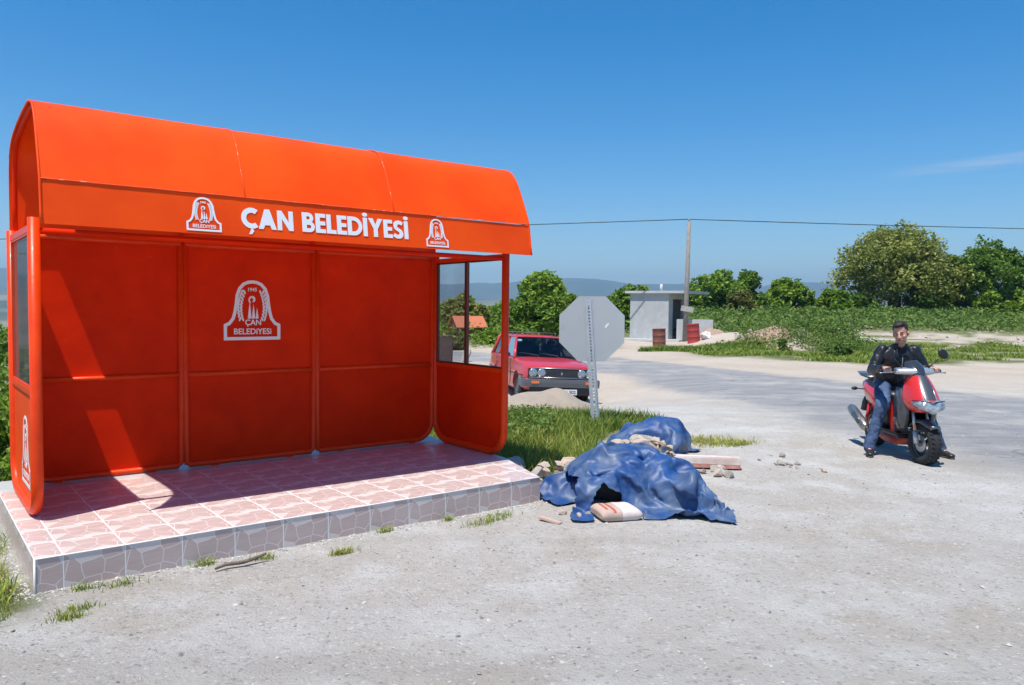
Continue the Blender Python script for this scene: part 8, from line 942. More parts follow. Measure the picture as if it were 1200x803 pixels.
# foliage behind the left end of the platform
tree('shrub', 'leafy shrub behind the left rear corner of the platform', (-4.75, 7.05, gz(-4.75, 7.05) - .1), .95, 1.5, LM_mid, 36, n=5000, leaf=.035, base=.02, trunk=.02, cat='shrub')
tree('shrub', 'taller dark shrub standing behind the leafy one at the left edge', (-6.6, 9.2, gz(-6.6, 9.2) - .1), 1.15, 2.0, LM_dark, 37, n=5000, leaf=.045, base=.02, trunk=.02, cat='shrub')
tree('shrub', 'bushy plant at the far left beyond the shrubs', (-12.5, 17.5, gz(-12.5, 17.5) - .1), 1.5, 4.0, LM_fresh, 38, n=4000, leaf=.08, base=.02, trunk=.03, cat='shrub')
# ---- grasses
def blades(name, n, pos, h0, h1, wd, lm, seed, lean=.45, tintc=.45, label=None):
    rr = np.random.RandomState(seed); V_ = np.zeros((n, 6, 3)); P = np.array([pos(rr) for _ in range(n)]); z = np.array([gz(x, y) for x, y, *_ in P])
    hs_ = P[:, 2] if P.shape[1] > 2 else np.ones(n)
    h = (h0 + (h1 - h0) * rr.rand(n) ** 1.5) * hs_; a = rr.rand(n) * 6.283; dx, dy = np.cos(a), np.sin(a); l = lean * h * (.3 + rr.rand(n)); b = rr.rand(n) * 6.283; lx, ly = np.cos(b) * l, np.sin(b) * l; w_ = wd * (.6 + .8 * rr.rand(n))
    for k, (tt, ww) in enumerate(((0, 1), (.55, .8), (1, .08))):
        cx_ = P[:, 0] + lx * tt ** 2; cy_ = P[:, 1] + ly * tt ** 2; cz_ = z + h * tt * (1 - .12 * tt) - (.01 if k == 0 else 0)
        V_[:, 2 * k] = np.stack([cx_ - dx * w_ * ww, cy_ - dy * w_ * ww, cz_], 1); V_[:, 2 * k + 1] = np.stack([cx_ + dx * w_ * ww, cy_ + dy * w_ * ww, cz_], 1)
    f = np.array([(0, 1, 3, 2), (2, 3, 5, 4)]); F_ = (np.arange(n)[:, None, None] * 6 + f[None]).reshape(-1, 4)
    tint = np.repeat(np.clip(tintc + .25 * rr.normal(size=n) + .25 * np.array([vnoise(x * 1.5, y * 1.5, seed) for x, y in P[:, :2]]), 0, 1), 2)
    o = rawmesh(name, V_.reshape(-1, 3), F_, lm, smooth=False, tint=tint); return tag(o, label, kind='stuff')
def in_poly(poly, dens=None):
    xs = [p[0] for p in poly]; ys = [p[1] for p in poly]
    def f(rr):
        while True:
            x = rr.uniform(min(xs), max(xs)); y = rr.uniform(min(ys), max(ys))
            if seg_sd(x, y, poly) > rr.uniform(-.02, .12) and (dens is None or rr.rand() < dens(x, y)): return (x, y)
    return f
patch = [(-.35, 7.75), (.12, 7.62), (.35, 7.55), (.72, 8.0), (.98, 8.25), (1.03, 9.2), (1.22, 10.1), (1.7, 11.4), (1.3, 12.0), (.4, 12.1), (-.6, 12.0), (-1.6, 11.2), (-1.4, 9.2), (-.6, 8.2)]
blades('tall_grass', 17000, in_poly(patch), .07, .24, .005, LM_grass, 41, lean=.5)
back = [(-.5, 10.4), (1.25, 10.3), (2.3, 11.3), (2.1, 11.9), (1.4, 12.3), (-.6, 12.3)]
blades('tall_grass', 6000, in_poly(back), .08, .22, .008, LM_grassd, 42, lean=.4)
def weedpos(rr): return (.35 + .9 * rr.rand() - .7, 10.2 + 1.6 * rr.rand())
P = np.array([(x, y, gz(x, y) + .03 + .2 * h) for x, y, h in [(-.4 + 1.0 * a, 9.6 + 2.2 * b, c_) for a, b, c_ in np.random.RandomState(5).rand(2200, 3)]])
rr = np.random.RandomState(6); V_, F_ = leaves(P, np.full(len(P), .028), rr); tag(rawmesh('weeds', V_, F_, LM_crop, False, tint=rr.rand(len(P))), kind='stuff')
left_patch = [(-4.2, 3.4), (-3.0, 3.5), (-2.60, 3.9), (-2.66, 4.2), (-2.80, 4.42), (-3.1, 4.75), (-3.6, 5.5), (-4.8, 5.5)]
blades('grass', 9000, in_poly(left_patch), .03, .13, .004, LM_grass, 43, lean=.9)
def tufts(cs):
    def f(rr):
        c_ = cs[rr.randint(len(cs))]; q = rr.normal(size=2) * c_[2] * np.array([1.6, .7]); an = STH; return (c_[0] + q[0] * math.cos(an) - q[1] * math.sin(an), c_[1] + q[0] * math.sin(an) + q[1] * math.cos(an))
    return f
def gp(x, y):
    hy_ = 362 + (x - 600) * .0105; d = CZ * 917 / (y - hy_); return ((x - 600) / 917 * d, d)
cs = [(*gp(140, 692), .035), (*gp(95, 697), .03), (*gp(88, 722), .03), (*gp(75, 732), .03), (*gp(240, 667), .025), (*gp(308, 660), .03), (*gp(404, 653), .035), (*gp(398, 655), .02), (*gp(562, 618), .05), (*gp(578, 612), .05), (*gp(587, 606), .04), (*gp(527, 612), .015), (*gp(452, 627), .02)]
blades('grass_tufts', 1500, tufts(cs), .015, .06, .0025, LM_grass, 44, lean=.9)
cs2 = [(*gp(850, 521), .12), (*gp(835, 519), .14), (*gp(870, 522), .08), (*gp(815, 518), .1)]
blades('grass_tufts', 1600, tufts(cs2), .02, .09, .004, LM_grass, 45, lean=.9, tintc=.7)
# verge grass beyond the road on the right
def dens_v(x, y): return max(0, min(1, .5 + 1.3 * vnoise(x * .45, y * .45, 3) - (1.1 if seg_sd(x, y, DIRT_STRIP) > 0 else 0) - .25 * sst(13, 18, x) - 1.2 * sst(.02, .3, vnoise(x * .35, y * .6, 12)) * sst(14, 18, x)))
vg = [(6.8, 31.2), (7.2, 29.4), (8.4, 28.2), (9.8, 26.4), (11.3, 25.3), (14, 25.6), (15.5, 27.6), (18, 28), (26, 27.4), (34, 38.5), (20, 39.5), (14.5, 40), (12.5, 37), (10.5, 33.4)]
blades('verge_grass', 32000, in_poly(vg, dens_v), .05, .22, .020, LM_grass, 46, lean=.8, tintc=.35)
vg2 = [(5.0, 31.3), (7.6, 30.6), (10.5, 31.5), (10.8, 34.2), (9, 34.2), (7.3, 33.6), (5.2, 32.2)]
blades('verge_grass', 6000, in_poly(vg2, lambda x, y: .75), .06, .28, .022, LM_grassd, 47, lean=.7)
# leafy crop field
def dens_c(x, y): return 1
cf = [(8, 42.5), (10.5, 39.8), (13, 38.8), (14.6, 41), (15.5, 44.5), (20, 45), (30, 45), (58, 44.5), (64, 62), (30, 64), (12, 62), (4, 50)]
def leafcover(name, n, pos, h0, h1, size, lm, seed, clump=1.0, tc_=.45):
    rr = np.random.RandomState(seed); P = []
    for _ in range(n):
        x, y = pos(rr); k = .55 + .9 * max(0, .5 + vnoise(x * clump, y * clump, seed)); P.append((x, y, gz(x, y) + (h0 + (h1 - h0) * rr.rand()) * k))
    P = np.array(P); s = size * np.clip(P[:, 1] / 40, .7, 1.6); V_, F_ = leaves(P, s, rr, .3, .45)
    t_ = np.clip(tc_ + .2 * rr.normal(size=n) + .3 * np.array([vnoise(x * .6, y * .6, seed) for x, y, _ in P]), 0, 1)
    return tag(rawmesh(name, V_, F_, lm, False, tint=t_), kind='stuff')
leafcover('crop_field', 36000, in_poly(cf), .0, .42, .11, LM_crop, 51, .8)
fr2 = [(10.8, 39.5), (12.5, 37.0), (13.4, 34.6), (14.6, 33.5), (15.6, 34.5), (15.0, 37.5), (14.4, 41), (12.5, 42)]
leafcover('weeds', 7000, in_poly(fr2), .05, .75, .09, LM_crop, 52, .9)
wd3 = [(11.3, 34.4), (12.4, 31.4), (14.2, 30.2), (15.3, 31.2), (14.8, 33.6), (13, 35)]
leafcover('weeds', 1500, in_poly([(9.6, 33.2), (11.2, 32.6), (13.0, 33.0), (12.6, 35.6), (11, 36), (9.9, 35)]), .0, .42, .06, LM_crop, 57, 1.6)
leafcover('weeds', 3600, in_poly(wd3), .02, .5, .07, LM_crop, 53, 1.2)
for (px_, py2, d_) in ((917, 398, 32), (985, 403, 28.5), (992, 400, 28.8)):
    x_, y_ = (px_ - 600) / 917 * d_, d_
    tree('weed_plant', {917: 'dark leafy weed clump on the bank right of the soil mound', 985: 'bushy blue-green weed on the verge left of the rider', 992: 'smaller weed touching the bushy blue-green one'}[px_], (x_, y_, gz(x_, y_)), .55, 1.0, LM_crop, px_, n=900, leaf=.05, base=.02, trunk=.01, blobs=10, cat='weed')
# bank across the road seen through the window, and meadow falling away to the left
bk = [(-16, 32.2), (-8, 32.0), (-1.6, 31.3), (2.4, 30.8), (4.6, 33.4), (4.8, 44), (-16, 44)]
leafcover('meadow', 16000, in_poly(bk), 0, .55, .10, LM_fresh, 54, .7)
lf = [(-8, 9), (-4.6, 7.4), (-4.4, 9), (-7, 14), (-14, 32), (-32, 40), (-30, 20)]
leafcover('meadow', 12000, in_poly(lf), 0, .35, .10, LM_crop, 55, .7)
# soil lumps on the excavated bank
for k in range(34):
    x, y = 12.0 + rnd.gauss(0, 1.5), 34.2 + rnd.gauss(0, .8); rock(x, y, rnd.uniform(.05, .16), 'reddish soil lump on the excavated bank beyond the barrels', 'soil lumps on the bank')
for k in range(60):
    x = rnd.uniform(15.5, 36); y = rnd.uniform(39.4, 44.2); rock(x, y, rnd.uniform(.05, .13), 'pale field stone on the bare strip beyond the verge', 'field stones on the bare strip')
rock(12.9, 33.6, .22, 'large pale stone on top of the soil bank', None, k=4)
rock(13.4, 33.2, .15, 'second, smaller pale stone on the soil bank, right of the large one', None, k=1)
M_soil = mat('reddish_soil', (.38, .26, .19), .95, c2=(.30, .20, .14), nscale=2, bump=.9, bscale=7)
pile('soil_mound', (11.6, 34.6, gz(11.6, 34.6) - .30), (1.9, 1.2), .58, M_soil, 'reddish mound of excavated soil beyond the red barrel', seed=3)
pile('soil_mound', (9.9, 38.9, gz(9.9, 38.9) - .2), (1.7, 1.1), .75, M_soil, 'smaller mound of soil behind the red barrel, next to the low wall', seed=6)
# ---------------------------------------------------------------- red estate car (local: x forward, y left, z up)
M_cred = mat('faded_red_paint', (.58, .034, .038), .30, c2=(.50, .032, .036), nscale=3, coat=.5, c3=(.3, .08, .07), s3=10, lo3=.68, hi3=.75)
M_blk = mat('black_plastic', (.018, .018, .02), .5)
M_rub = mat('tyre_rubber', (.022, .022, .023), .85)
M_dullsteel = mat('dull_chrome', (.5, .51, .53), .28, .9)
M_bump = mat('bumper_grey', (.10, .105, .11), .45)
M_cgl = glassmat('car_glass', (.30, .36, .38), .35)
M_lamp = mat('lamp_glass', (.34, .37, .39), .12, .5, coat=1)
M_amb = mat('amber_lens', (.75, .17, .02), .25, coat=.6)
M_tail = mat('red_lens', (.4, .01, .01), .2, coat=.6)
M_trim = mat('seat_fabric', (.05, .05, .06), .9)
car = thing('parked_car', 'faded red old estate car with twin round headlamps, parked behind the sand pile', 'car', (1.36, 18.45, 0), R(-90 + 11))
YAW = R(-90 + 11.5)
car.rotation_euler = Euler((R(-2.2), R(-1.0), YAW)); car.location = (.60, 18.45, -.40)
def crs(x, w, zb, zs, zt, zc):
    h = [(0, zb), (w - .12, zb), (w - .03, zb + .06), (w, zb + .16), (w + .005, zs), (w - .015, zs + .06), (w - .03, zt - .03), (w - .075, zt), (w * .5, (zt + zc) / 2 + .012), (0, zc)]
    return [(x, y, z) for y, z in h] + [(x, -y, z) for y, z in h[-2:0:-1]]
st = [(2.12, .73, .42, .58, .77, .785), (2.10, .755, .38, .60, .80, .815), (1.95, .79, .30, .64, .835, .855), (1.4, .805, .24, .66, .875, .905), (.82, .81, .22, .67, .915, .945), (.70, .812, .22, .67, .925, .94), (0, .815, .22, .67, .93, .93), (-1.0, .815, .22, .67, .93, .93), (-1.9, .805, .28, .66, .93, .93), (-2.14, .785, .36, .64, .92, .92), (-2.19, .75, .42, .60, .88, .88)]
m = MB(); m.loft([crs(*s_) for s_ in st]); body = m.obj('body', M_cred, car)
cut = MB()
for xw in (1.34, -1.10):
    for sy in (-1, 1): cut.lathe([(.36, 0), (.36, .30)], (xw, sy * .98 if sy < 0 else .68, .30), M=Matrix.Rotation(R(-90), 3, 'X'), seg=32)
co_ = cut.obj('cutter', M_blk); 
co_.matrix_world = Matrix.Identity(4)
body.parent = None
md = body.modifiers.new('b', 'BOOLEAN'); md.operation = 'DIFFERENCE'; md.object = co_; md.solver = 'EXACT'; bake(body); bpy.data.objects.remove(co_); body.parent = car
md = body.modifiers.new('e', 'EDGE_SPLIT'); md.split_angle = R(32)
m = MB(); m.box((-.05, 0, .27), (3.7, 1.1, .2)); m.obj('underbody', M_blk, car)
# arch liners
# greenhouse
ZB, ZT = .925, 1.385
B_ = [(.74, .735), (-2.10, .70)]; T_ = [(.10, .565), (-1.96, .555)]
def gp4(xb, yb, xt, yt): return (xb, yb, ZB), (xt, yt, ZT)
fl_b, fl_t = (.76, .735, ZB), (.12, .575, ZT); rl_b, rl_t = (-2.12, .71, ZB), (-1.93, .565, ZT)
def mir(p): return (p[0], -p[1], p[2])
def lerp3(a, b, t_): return tuple(a[i] + (b[i] - a[i]) * t_ for i in range(3))
m = MB(); m.add([fl_b, mir(fl_b), mir(fl_t), fl_t], [(0, 1, 2, 3)]); ws = m.obj('windscreen', M_cgl, car)
m = MB(); m.add([rl_b, mir(rl_b), mir(rl_t), rl_t], [(3, 2, 1, 0)]); m.obj('rear_window', M_cgl, car)
for s_ in (1, -1):
    f_ = (lambda p: p) if s_ > 0 else mir
    for (a, b) in ((.03, .36), (.39, .66), (.69, .97)):
        m = MB(); m.add([f_(lerp3(fl_b, rl_b, a)), f_(lerp3(fl_b, rl_b, b)), f_(lerp3(fl_t, rl_t, b)), f_(lerp3(fl_t, rl_t, a))], [(0, 1, 2, 3)]); m.obj('side_window', M_cgl, car)
    for (a, wd_) in ((0, .032), (.375, .028), (.675, .028), (1, .045)):
        p, q = Vector(f_(lerp3(fl_b, rl_b, a))), Vector(f_(lerp3(fl_t, rl_t, a)))
        m = MB(); m.tube([p - (q - p) * .05, q + (q - p) * .03], [wd_ * 1.15, wd_ * .9], seg=8); m.obj('pillar', M_cred, car)
    m = MB(); m.tube([f_(lerp3(fl_b, rl_b, -.005)), f_(lerp3(fl_b, rl_b, 1.0))], .014, seg=6); m.obj('waist_trim', M_blk, car)
# roof
rings = []
for x, w_, zc in ((.10, .565, 1.395), (.02, .59, 1.415), (-.5, .60, 1.43), (-1.2, .60, 1.432), (-1.8, .59, 1.42), (-1.95, .565, 1.40)):
    h = [(w_ - .005, 1.372), (w_ + .012, 1.385), (w_ - .02, zc - .018), (w_ * .6, zc - .004), (0, zc)]
    rings.append([(x, y, z) for y, z in h] + [(x, -y, z) for y, z in h[-2::-1]])
m = MB(); m.loft(rings); roof = m.obj('roof', M_cred, car)
for k in range(7):
    m = MB(); yy = -.36 + .12 * k; m.box((-.9, yy, 1.434), (1.7, .025, .008)); m.obj('roof_rib', M_cred, roof)
m = MB()
for sy in (-1, 1): m.tube([(-.55, sy * .53, 1.43), (-.58, sy * .53, 1.485), (-1.75, sy * .53, 1.485), (-1.78, sy * .53, 1.43)], .012, seg=6)
for xx in (-.6, -1.0, -1.4, -1.72): m.tube([(xx, -.53, 1.485), (xx, .53, 1.485)], .010, seg=6)
m.obj('roof_rack', M_bump, car)
# windscreen details
m = MB(); m.tube([lerp3(fl_b, mir(fl_b), 0), lerp3(fl_b, mir(fl_b), 1)], .018, seg=6); m.obj('windscreen_seal', M_blk, car)
for y0 in (.28, -.18):
    m = MB(); m.tube([(.80, y0, .945), (.70, y0 - .02, .985), (.62, y0 - .42, 1.03)], .009, seg=6); m.obj('wiper', M_blk, car)
m = MB(); m.tube([(.13, -.02, 1.36), (.17, -.02, 1.30), (.22, -.015, 1.2)], .004, seg=5); m.ell((.20, -.02, 1.19), (.02, .03, .05), seg=8, rings=6); m.ell((.215, -.02, 1.10), (.015, .022, .045), seg=8, rings=6); m.obj('ornament', mat('ivory_ornament', (.55, .55, .5), .5), car)
m = MB(); p = Vector(lerp3(lerp3(fl_b, fl_t, .80), lerp3(mir(fl_b), mir(fl_t), .80), .93)); m.ell(tuple(p + Vector((.012, 0, .006))), (.01, .058, .03), seg=12, rings=8); m.obj('sticker', mat('pale_blue_sticker', (.35, .6, .68), .5), car)
# interior
for (xx, yy) in ((-.15, .34), (-.15, -.34)):
    m = MB(); m.box((xx, yy, .95), (.14, .46, .55), rot=(0, R(-12), 0), bev=.04); m.box((xx - .06, yy, 1.26), (.08, .2, .12), bev=.03); m.obj('seat', M_trim, car)
m = MB(); m.box((-1.1, 0, .95), (.14, 1.2, .45), rot=(0, R(-12), 0), bev=.04); m.obj('rear_seat', M_trim, car)
m = MB(); m.lathe([(.17, -.01), (.18, 0), (.17, .01)], (.28, .34, 1.0), M=Matrix.Rotation(R(-65), 3, 'Y'), seg=20, cap=False); m.box((.45, 0, .93), (.35, 1.3, .08), bev=.02); m.obj('dashboard', M_blk, car)
# bonnet edges, front end
m = MB(); m.box((2.128, 0, .665), (.03, 1.44, .19), bev=.01); grille_part = m.obj('grille', M_blk, car)
for zz in (.60, .625, .65, .675, .70, .725): 
    m = MB(); m.box((2.148, 0, zz), (.012, .86, .006)); m.obj('slat', M_bump, grille_part)
m = MB(); m.prism([(-.022, .66), (0, .625), (.022, .66), (0, .70)], 0, 2.15, 2.158); m.obj('badge', M_dullsteel, grille_part)
m = MB(); m.tube([(2.135, -.70, .765), (2.15, 0, .77), (2.135, .70, .765)], .009, seg=6); m.tube([(2.14, -.70, .572), (2.15, 0, .572), (2.14, .70, .572)], .012, seg=6); m.obj('grille_trim', M_dullsteel, car)
for y0 in (.615, .435, -.435, -.615):
    m = MB(); m.lathe([(.088, 0), (.090, .012), (.083, .016)], (2.135, y0, .668), M=Matrix.Rotation(R(90), 3, 'Y'), seg=24); hl = m.obj('headlamp', M_dullsteel, car)
    m = MB(); m.lathe([(.080, .016), (.062, .028), (.03, .034), (.001, .036)], (2.137, y0, .668), M=Matrix.Rotation(R(90), 3, 'Y'), seg=24, cap=False); m.obj('lens', M_lamp, hl)
def bumper(xf, sgn):
    path = [(xf - sgn * .42, .845), (xf - sgn * .06, .835), (xf + sgn * .02, .79), (xf + sgn * .05, .6), (xf + sgn * .06, 0)]; path = path + [(a, -b) for a, b in path[-2::-1]]
    rg = []
    for (x, y) in path: rg.append([(x, y, .545), (x + sgn * .025, y * 1.012, .535), (x + sgn * .03, y * 1.015, .47), (x + sgn * .02, y * 1.01, .38), (x - sgn * .02, y * .99, .38), (x - sgn * .02, y * .99, .54)])
    m = MB(); m.loft(rg, smooth=False, mfun=lambda i, k: 1 if k in (0, 5) else 0); return m.obj('bumper', [M_bump, M_dullsteel], car)
fb = bumper(2.16, 1); bumper(-2.22, -1)
for y0 in (.58, -.58):
    m = MB(); m.box((2.252 - .018, y0, .475), (.03, .17, .06), bev=.008); m.obj('indicator', M_amb, fb)
m = MB(); m.box((2.15, 0, .315), (.09, 1.36, .20), bev=.02); m.obj('valance', M_blk, car)
# number plate
m = MB(); m.box((2.222, .06, .285), (.012, .53, .115), bev=.004); npl = m.obj('number_plate', mat('plate_white', (.78, .78, .76), .4), car)
m = MB(); m.box((2.2295, .06 - .2425, .285), (.003, .04, .108)); m.obj('plate_band', mat('plate_blue', (.02, .08, .5), .4), npl)
m = MB(); text_into(m, '17 TN 302', .1, (0, 0, 0), w=.44, h=.072, off=.002); m.v = [(2.2290 - y, x + .08, z + .285) for x, y, z in m.v]; m.obj('plate_text', M_blk, npl)
# side details
for sy in (1, -1):
    m = MB(); m.box((.55, sy * .87, .985), (.10, .14, .10), bev=.025); m.tube([(.58, sy * .79, .94), (.56, sy * .84, .97)], .012, seg=6); m.obj('wing_mirror', M_blk, car)
    for (x0, x1) in ((.74, -.27), (-.29, -1.02)):
        m = MB(); m.tube([(x0, sy * .812, .91), (x0, sy * .8225, .68), (x0 + (.0 if x0 > 0 else 0), sy * .820, .30)], .006, seg=5); m.tube([(x1, sy * .812, .91), (x1, sy * .8225, .68), (x1, sy * .820, .30)], .006, seg=5); dr = m.obj('door_gap', M_blk, car)
        m = MB(); m.box((x1 + .12, sy * .825, .80), (.13, .02, .025), bev=.006); m.obj('door_handle', M_dullsteel, car)
    m = MB(); m.tube([(1.95, sy * .80, .60), (.9, sy * .822, .60), (-1.0, sy * .824, .60), (-2.1, sy * .80, .60)], .012, seg=6); m.obj('side_moulding', M_blk, car)
    m = MB(); m.box((-2.195, sy * .66, .72), (.03, .14, .26), bev=.01); m.obj('tail_lamp', M_tail, car)
def wheel(root, x, y, z, r_, wd_, rim_m=M_bump, name='wheel'):
    Mx = Matrix.Rotation(R(90), 3, 'X'); s_ = 1 if y < 0 else -1
    m = MB(); h = wd_ / 2
    m.lathe([(r_ * .62, -h), (r_ * .80, -h * 1.05), (r_ * .95, -h * .95), (r_, -h * .6), (r_, h * .6), (r_ * .95, h * .95), (r_ * .80, h * 1.05), (r_ * .62, h)], (x, y, z), M=Mx, seg=36, cap=False); w0 = m.obj(name, M_rub, root)
    m = MB(); m.lathe([(r_ * .64, h * .9), (r_ * .60, h * .92), (r_ * .57, h * .55), (r_ * .30, h * .5), (r_ * .26, h * .72), (r_ * .12, h * .78), (.001, h * .78)], (x, y, z), M=Matrix.Rotation(R(90) * s_, 3, 'X'), seg=28, cap=False)
    for k in range(8):
        a = 2 * math.pi * k / 8; m.box((x + math.cos(a) * r_ * .44, y - s_ * h * .56, z + math.sin(a) * r_ * .44), (.05, .012, .03), rot=(0, -a, 0))
    m.obj('rim', rim_m, w0); return w0
for xw in (1.34, -1.10):
    for sy in (-1, 1): wheel(car, xw, sy * .70, .30, .30, .165)
# ---------------------------------------------------------------- scooter (local: x forward, y left, z up, origin under the front axle)
MX, MY = 4.50, 8.50
MYAW = math.atan2(-1, -.06)
def fr2w(x, y): 
    c_, s_ = math.cos(MYAW), math.sin(MYAW); return (MX + x * c_ - y * s_, MY + x * s_ + y * c_)
M_mred = mat('scooter_red', (.60, .022, .018), .25, coat=.8)
M_mdr = mat('dull_red_plastic', (.30, .03, .02), .5)
M_mgr = mat('scooter_grey', (.075, .082, .09), .32, .35, coat=.6)
M_msil = mat('scooter_silver', (.50, .52, .54), .28, .5, coat=.4)
M_mblk = mat('scooter_black', (.014, .014, .016), .42)
M_mscr = mat('smoked_screen', (.03, .033, .037), .12, coat=1)
M_mlens = mat('headlight_lens', (.30, .34, .36), .10, .45, coat=1, c2=(.55, .60, .62), nscale=14, lo=.45, hi=.6)
M_exh = mat('exhaust_steel', (.45, .44, .42), .33, .9, c2=(.30, .24, .18), nscale=6)
mo = thing('scooter', 'red and grey motor scooter carrying the seated rider on the road at the right', 'scooter', (MX, MY, gz(MX, MY) - .004), MYAW)
STEER = R(9)     # front wheel turned a little
def steer(p, piv=(-.12, 0)):
    x, y, z = p; c_, s_ = math.cos(STEER), math.sin(STEER); dx, dy = x - piv[0], y - piv[1]; return (piv[0] + dx * c_ - dy * s_, piv[1] + dx * s_ + dy * c_, z)
def steered(m): m.v = [steer(p) for p in m.v]; return m
# front wheel
Mx = Matrix.Rotation(R(90), 3, 'X')
def mwheel(x, r_, wd_, name='wheel', st_=False, z=None):
    z = z or r_; h = wd_ / 2; m = MB()
    m.lathe([(r_ * .62, -h * .8), (r_ * .74, -h), (r_ * .88, -h * .96), (r_ * .97, -h * .6), (r_, 0), (r_ * .97, h * .6), (r_ * .88, h * .96), (r_ * .74, h), (r_ * .62, h * .8)], (x, 0, z), M=Mx, seg=40, cap=False)
    # tread blocks
    for k in range(30):
        a = 2 * math.pi * k / 30
        for s_ in (-1, 1): m.box((x + math.cos(a) * r_ * .972, s_ * h * .52, z + math.sin(a) * r_ * .972), (.012, h * .62, .026), rot=Euler((R(s_ * -26), 0, 0)).to_matrix().to_4x4().to_3x3() if False else Matrix.Rotation(-a, 3, 'Y') @ Matrix.Rotation(R(s_ * 30), 3, 'X') @ Matrix.Rotation(0, 3, 'Z'))
    if st_: steered(m)
    w0 = m.obj(name, M_rub, mo)
    m = MB(); m.lathe([(r_ * .64, -h * .7), (r_ * .58, -h * .6), (r_ * .58, h * .6), (r_ * .64, h * .7)], (x, 0, z), M=Mx, seg=30, cap=False)
    for k in range(3):
        for o_ in (-.16, .16):
            a = 2 * math.pi * k / 3 + .5 + o_; m.box((x + math.cos(a) * r_ * .34, 0, z + math.sin(a) * r_ * .34), (r_ * .56, .025, .022), rot=Matrix.Rotation(-a, 3, 'Y'))
    m.lathe([(.035, -.06), (.035, .06)], (x, 0, z), M=Mx, seg=14); 
    if st_: steered(m)
    m.obj('rim', M_mgr, w0)
    m = MB(); m.lathe([(r_ * .40, .045), (r_ * .40, .049)], (x, 0, z), M=Matrix.Rotation(R(-90 if st_ else 90), 3, 'X') @ Matrix.Identity(3), seg=24)
    if st_: m.v = [(a_, -abs(b_) , c_) for a_, b_, c_ in m.v]; steered(m)
    m.obj('brake_disc', M_dullsteel, w0); return w0
mwheel(0, .232, .128, st_=True)
mwheel(-1.27, .235, .13)
# fork
for sy in (-1, 1):
    m = MB(); m.tube([(.0, sy * .092, .232), (-.035, sy * .09, .36)], .026, seg=12); m.tube([(-.035, sy * .09, .36), (-.14, sy * .07, .66)], .016, seg=10); steered(m); fk = m.obj('fork_leg', M_msil, mo); m = MB(); m.ell((.0, sy * .118, .42), (.022, .008, .026)); steered(m); m.obj('side_reflector', M_amb, fk)
# fender : shell over the wheel
rg = []
for k in range(13):
    a = R(42 + 96 * k / 12); rr_ = .268 + (.02 if k < 2 else 0); wv = .082 * (1 - .35 * (1 - min(1, k / 4)))
    o_ = [(rr_ * .86, -wv), (rr_ * .985, -wv * .8), (rr_, 0), (rr_ * .985, wv * .8), (rr_ * .86, wv)]; i_ = [(a_ - .006, b_ * .93) for a_, b_ in o_[::-1]]
    rg.append([(q * math.cos(a), y, .232 + q * math.sin(a)) for q, y in o_ + i_])
m = MB(); m.loft(rg); steered(m); m.obj('front_fender', M_mgr, mo)
# apron : horizontal sections, nose forward
def sec(z, hw, nose, back, sharp=.5, n=12):
    p = []
    for k in range(n + 1):
        t_ = -1 + 2 * k / n; p.append((back + (nose - back) * (1 - abs(t_) ** 2.1) ** sharp, hw * math.copysign(abs(t_) ** .85, t_), z + .03 * (1 - abs(t_) ** 2)))
    q = [(a_ - .0 - .025 if a_ > back + .03 else a_ - .012, b_ * .93, c_) for a_, b_, c_ in p[::-1]]
    return p + q
secs = [sec(.555, .075, .165, -.02), sec(.585, .135, .205, -.06), sec(.63, .178, .205, -.10), sec(.69, .188, .17, -.14), sec(.76, .178, .115, -.17), sec(.84, .155, .045, -.19), sec(.91, .125, -.025, -.21), sec(.965, .09, -.085, -.225), (sec(.98, .06, -.12, -.23))]
def shade_of(i, k): 
    if 4 <= k <= 7 and i >= 3: return 1
    return 0
m = MB(); m.loft(secs, mfun=shade_of, cap=True); ap = m.obj('apron', [M_mred, M_mgr], mo); md = ap.modifiers.new('s', 'SUBSURF'); md.levels = md.render_levels = 1
# silver edge lines on the apron
for sy in (-1, 1):
    m = MB(); m.tube([(.165, sy * .060, .715), (.085, sy * .062, .80), (.01, sy * .056, .88), (-.06, sy * .045, .95)], .006, seg=6); m.obj('apron_trim', M_msil, mo)
# headlight : two lobes in one wide lens
rg = []
for k in range(15):
    y = -.165 + .33 * k / 14; t_ = y / .165; xo = .222 * (1 - abs(t_) ** 2.2) ** .45 * .55 + .102; zc = .655 + .02 * abs(t_) - (.014 if abs(t_) < .2 else 0); hh = .060 * (1 - abs(t_) ** 3) + .010
    rg.append([(xo - .03, y, zc - hh), (xo + .008, y, zc - hh * .8), (xo + .012, y, zc), (xo - .02, y, zc + hh * .9), (xo - .055, y, zc + hh)])
m = MB(); m.loft(rg, closed=True); hl = m.obj('headlight', M_mlens, mo)
for sy in (-1, 1):
    m = MB(); m.ell((.192, sy * .078, .662), (.032, .044, .034), seg=14, rings=10); m.obj('reflector', M_dullsteel, hl)
m = MB(); m.tube([(.10, -.17, .71), (.19, -.1, .715), (.225, 0, .70), (.19, .1, .715), (.10, .17, .71)], .006, seg=6); m.obj('headlight_rim', M_mblk, mo)
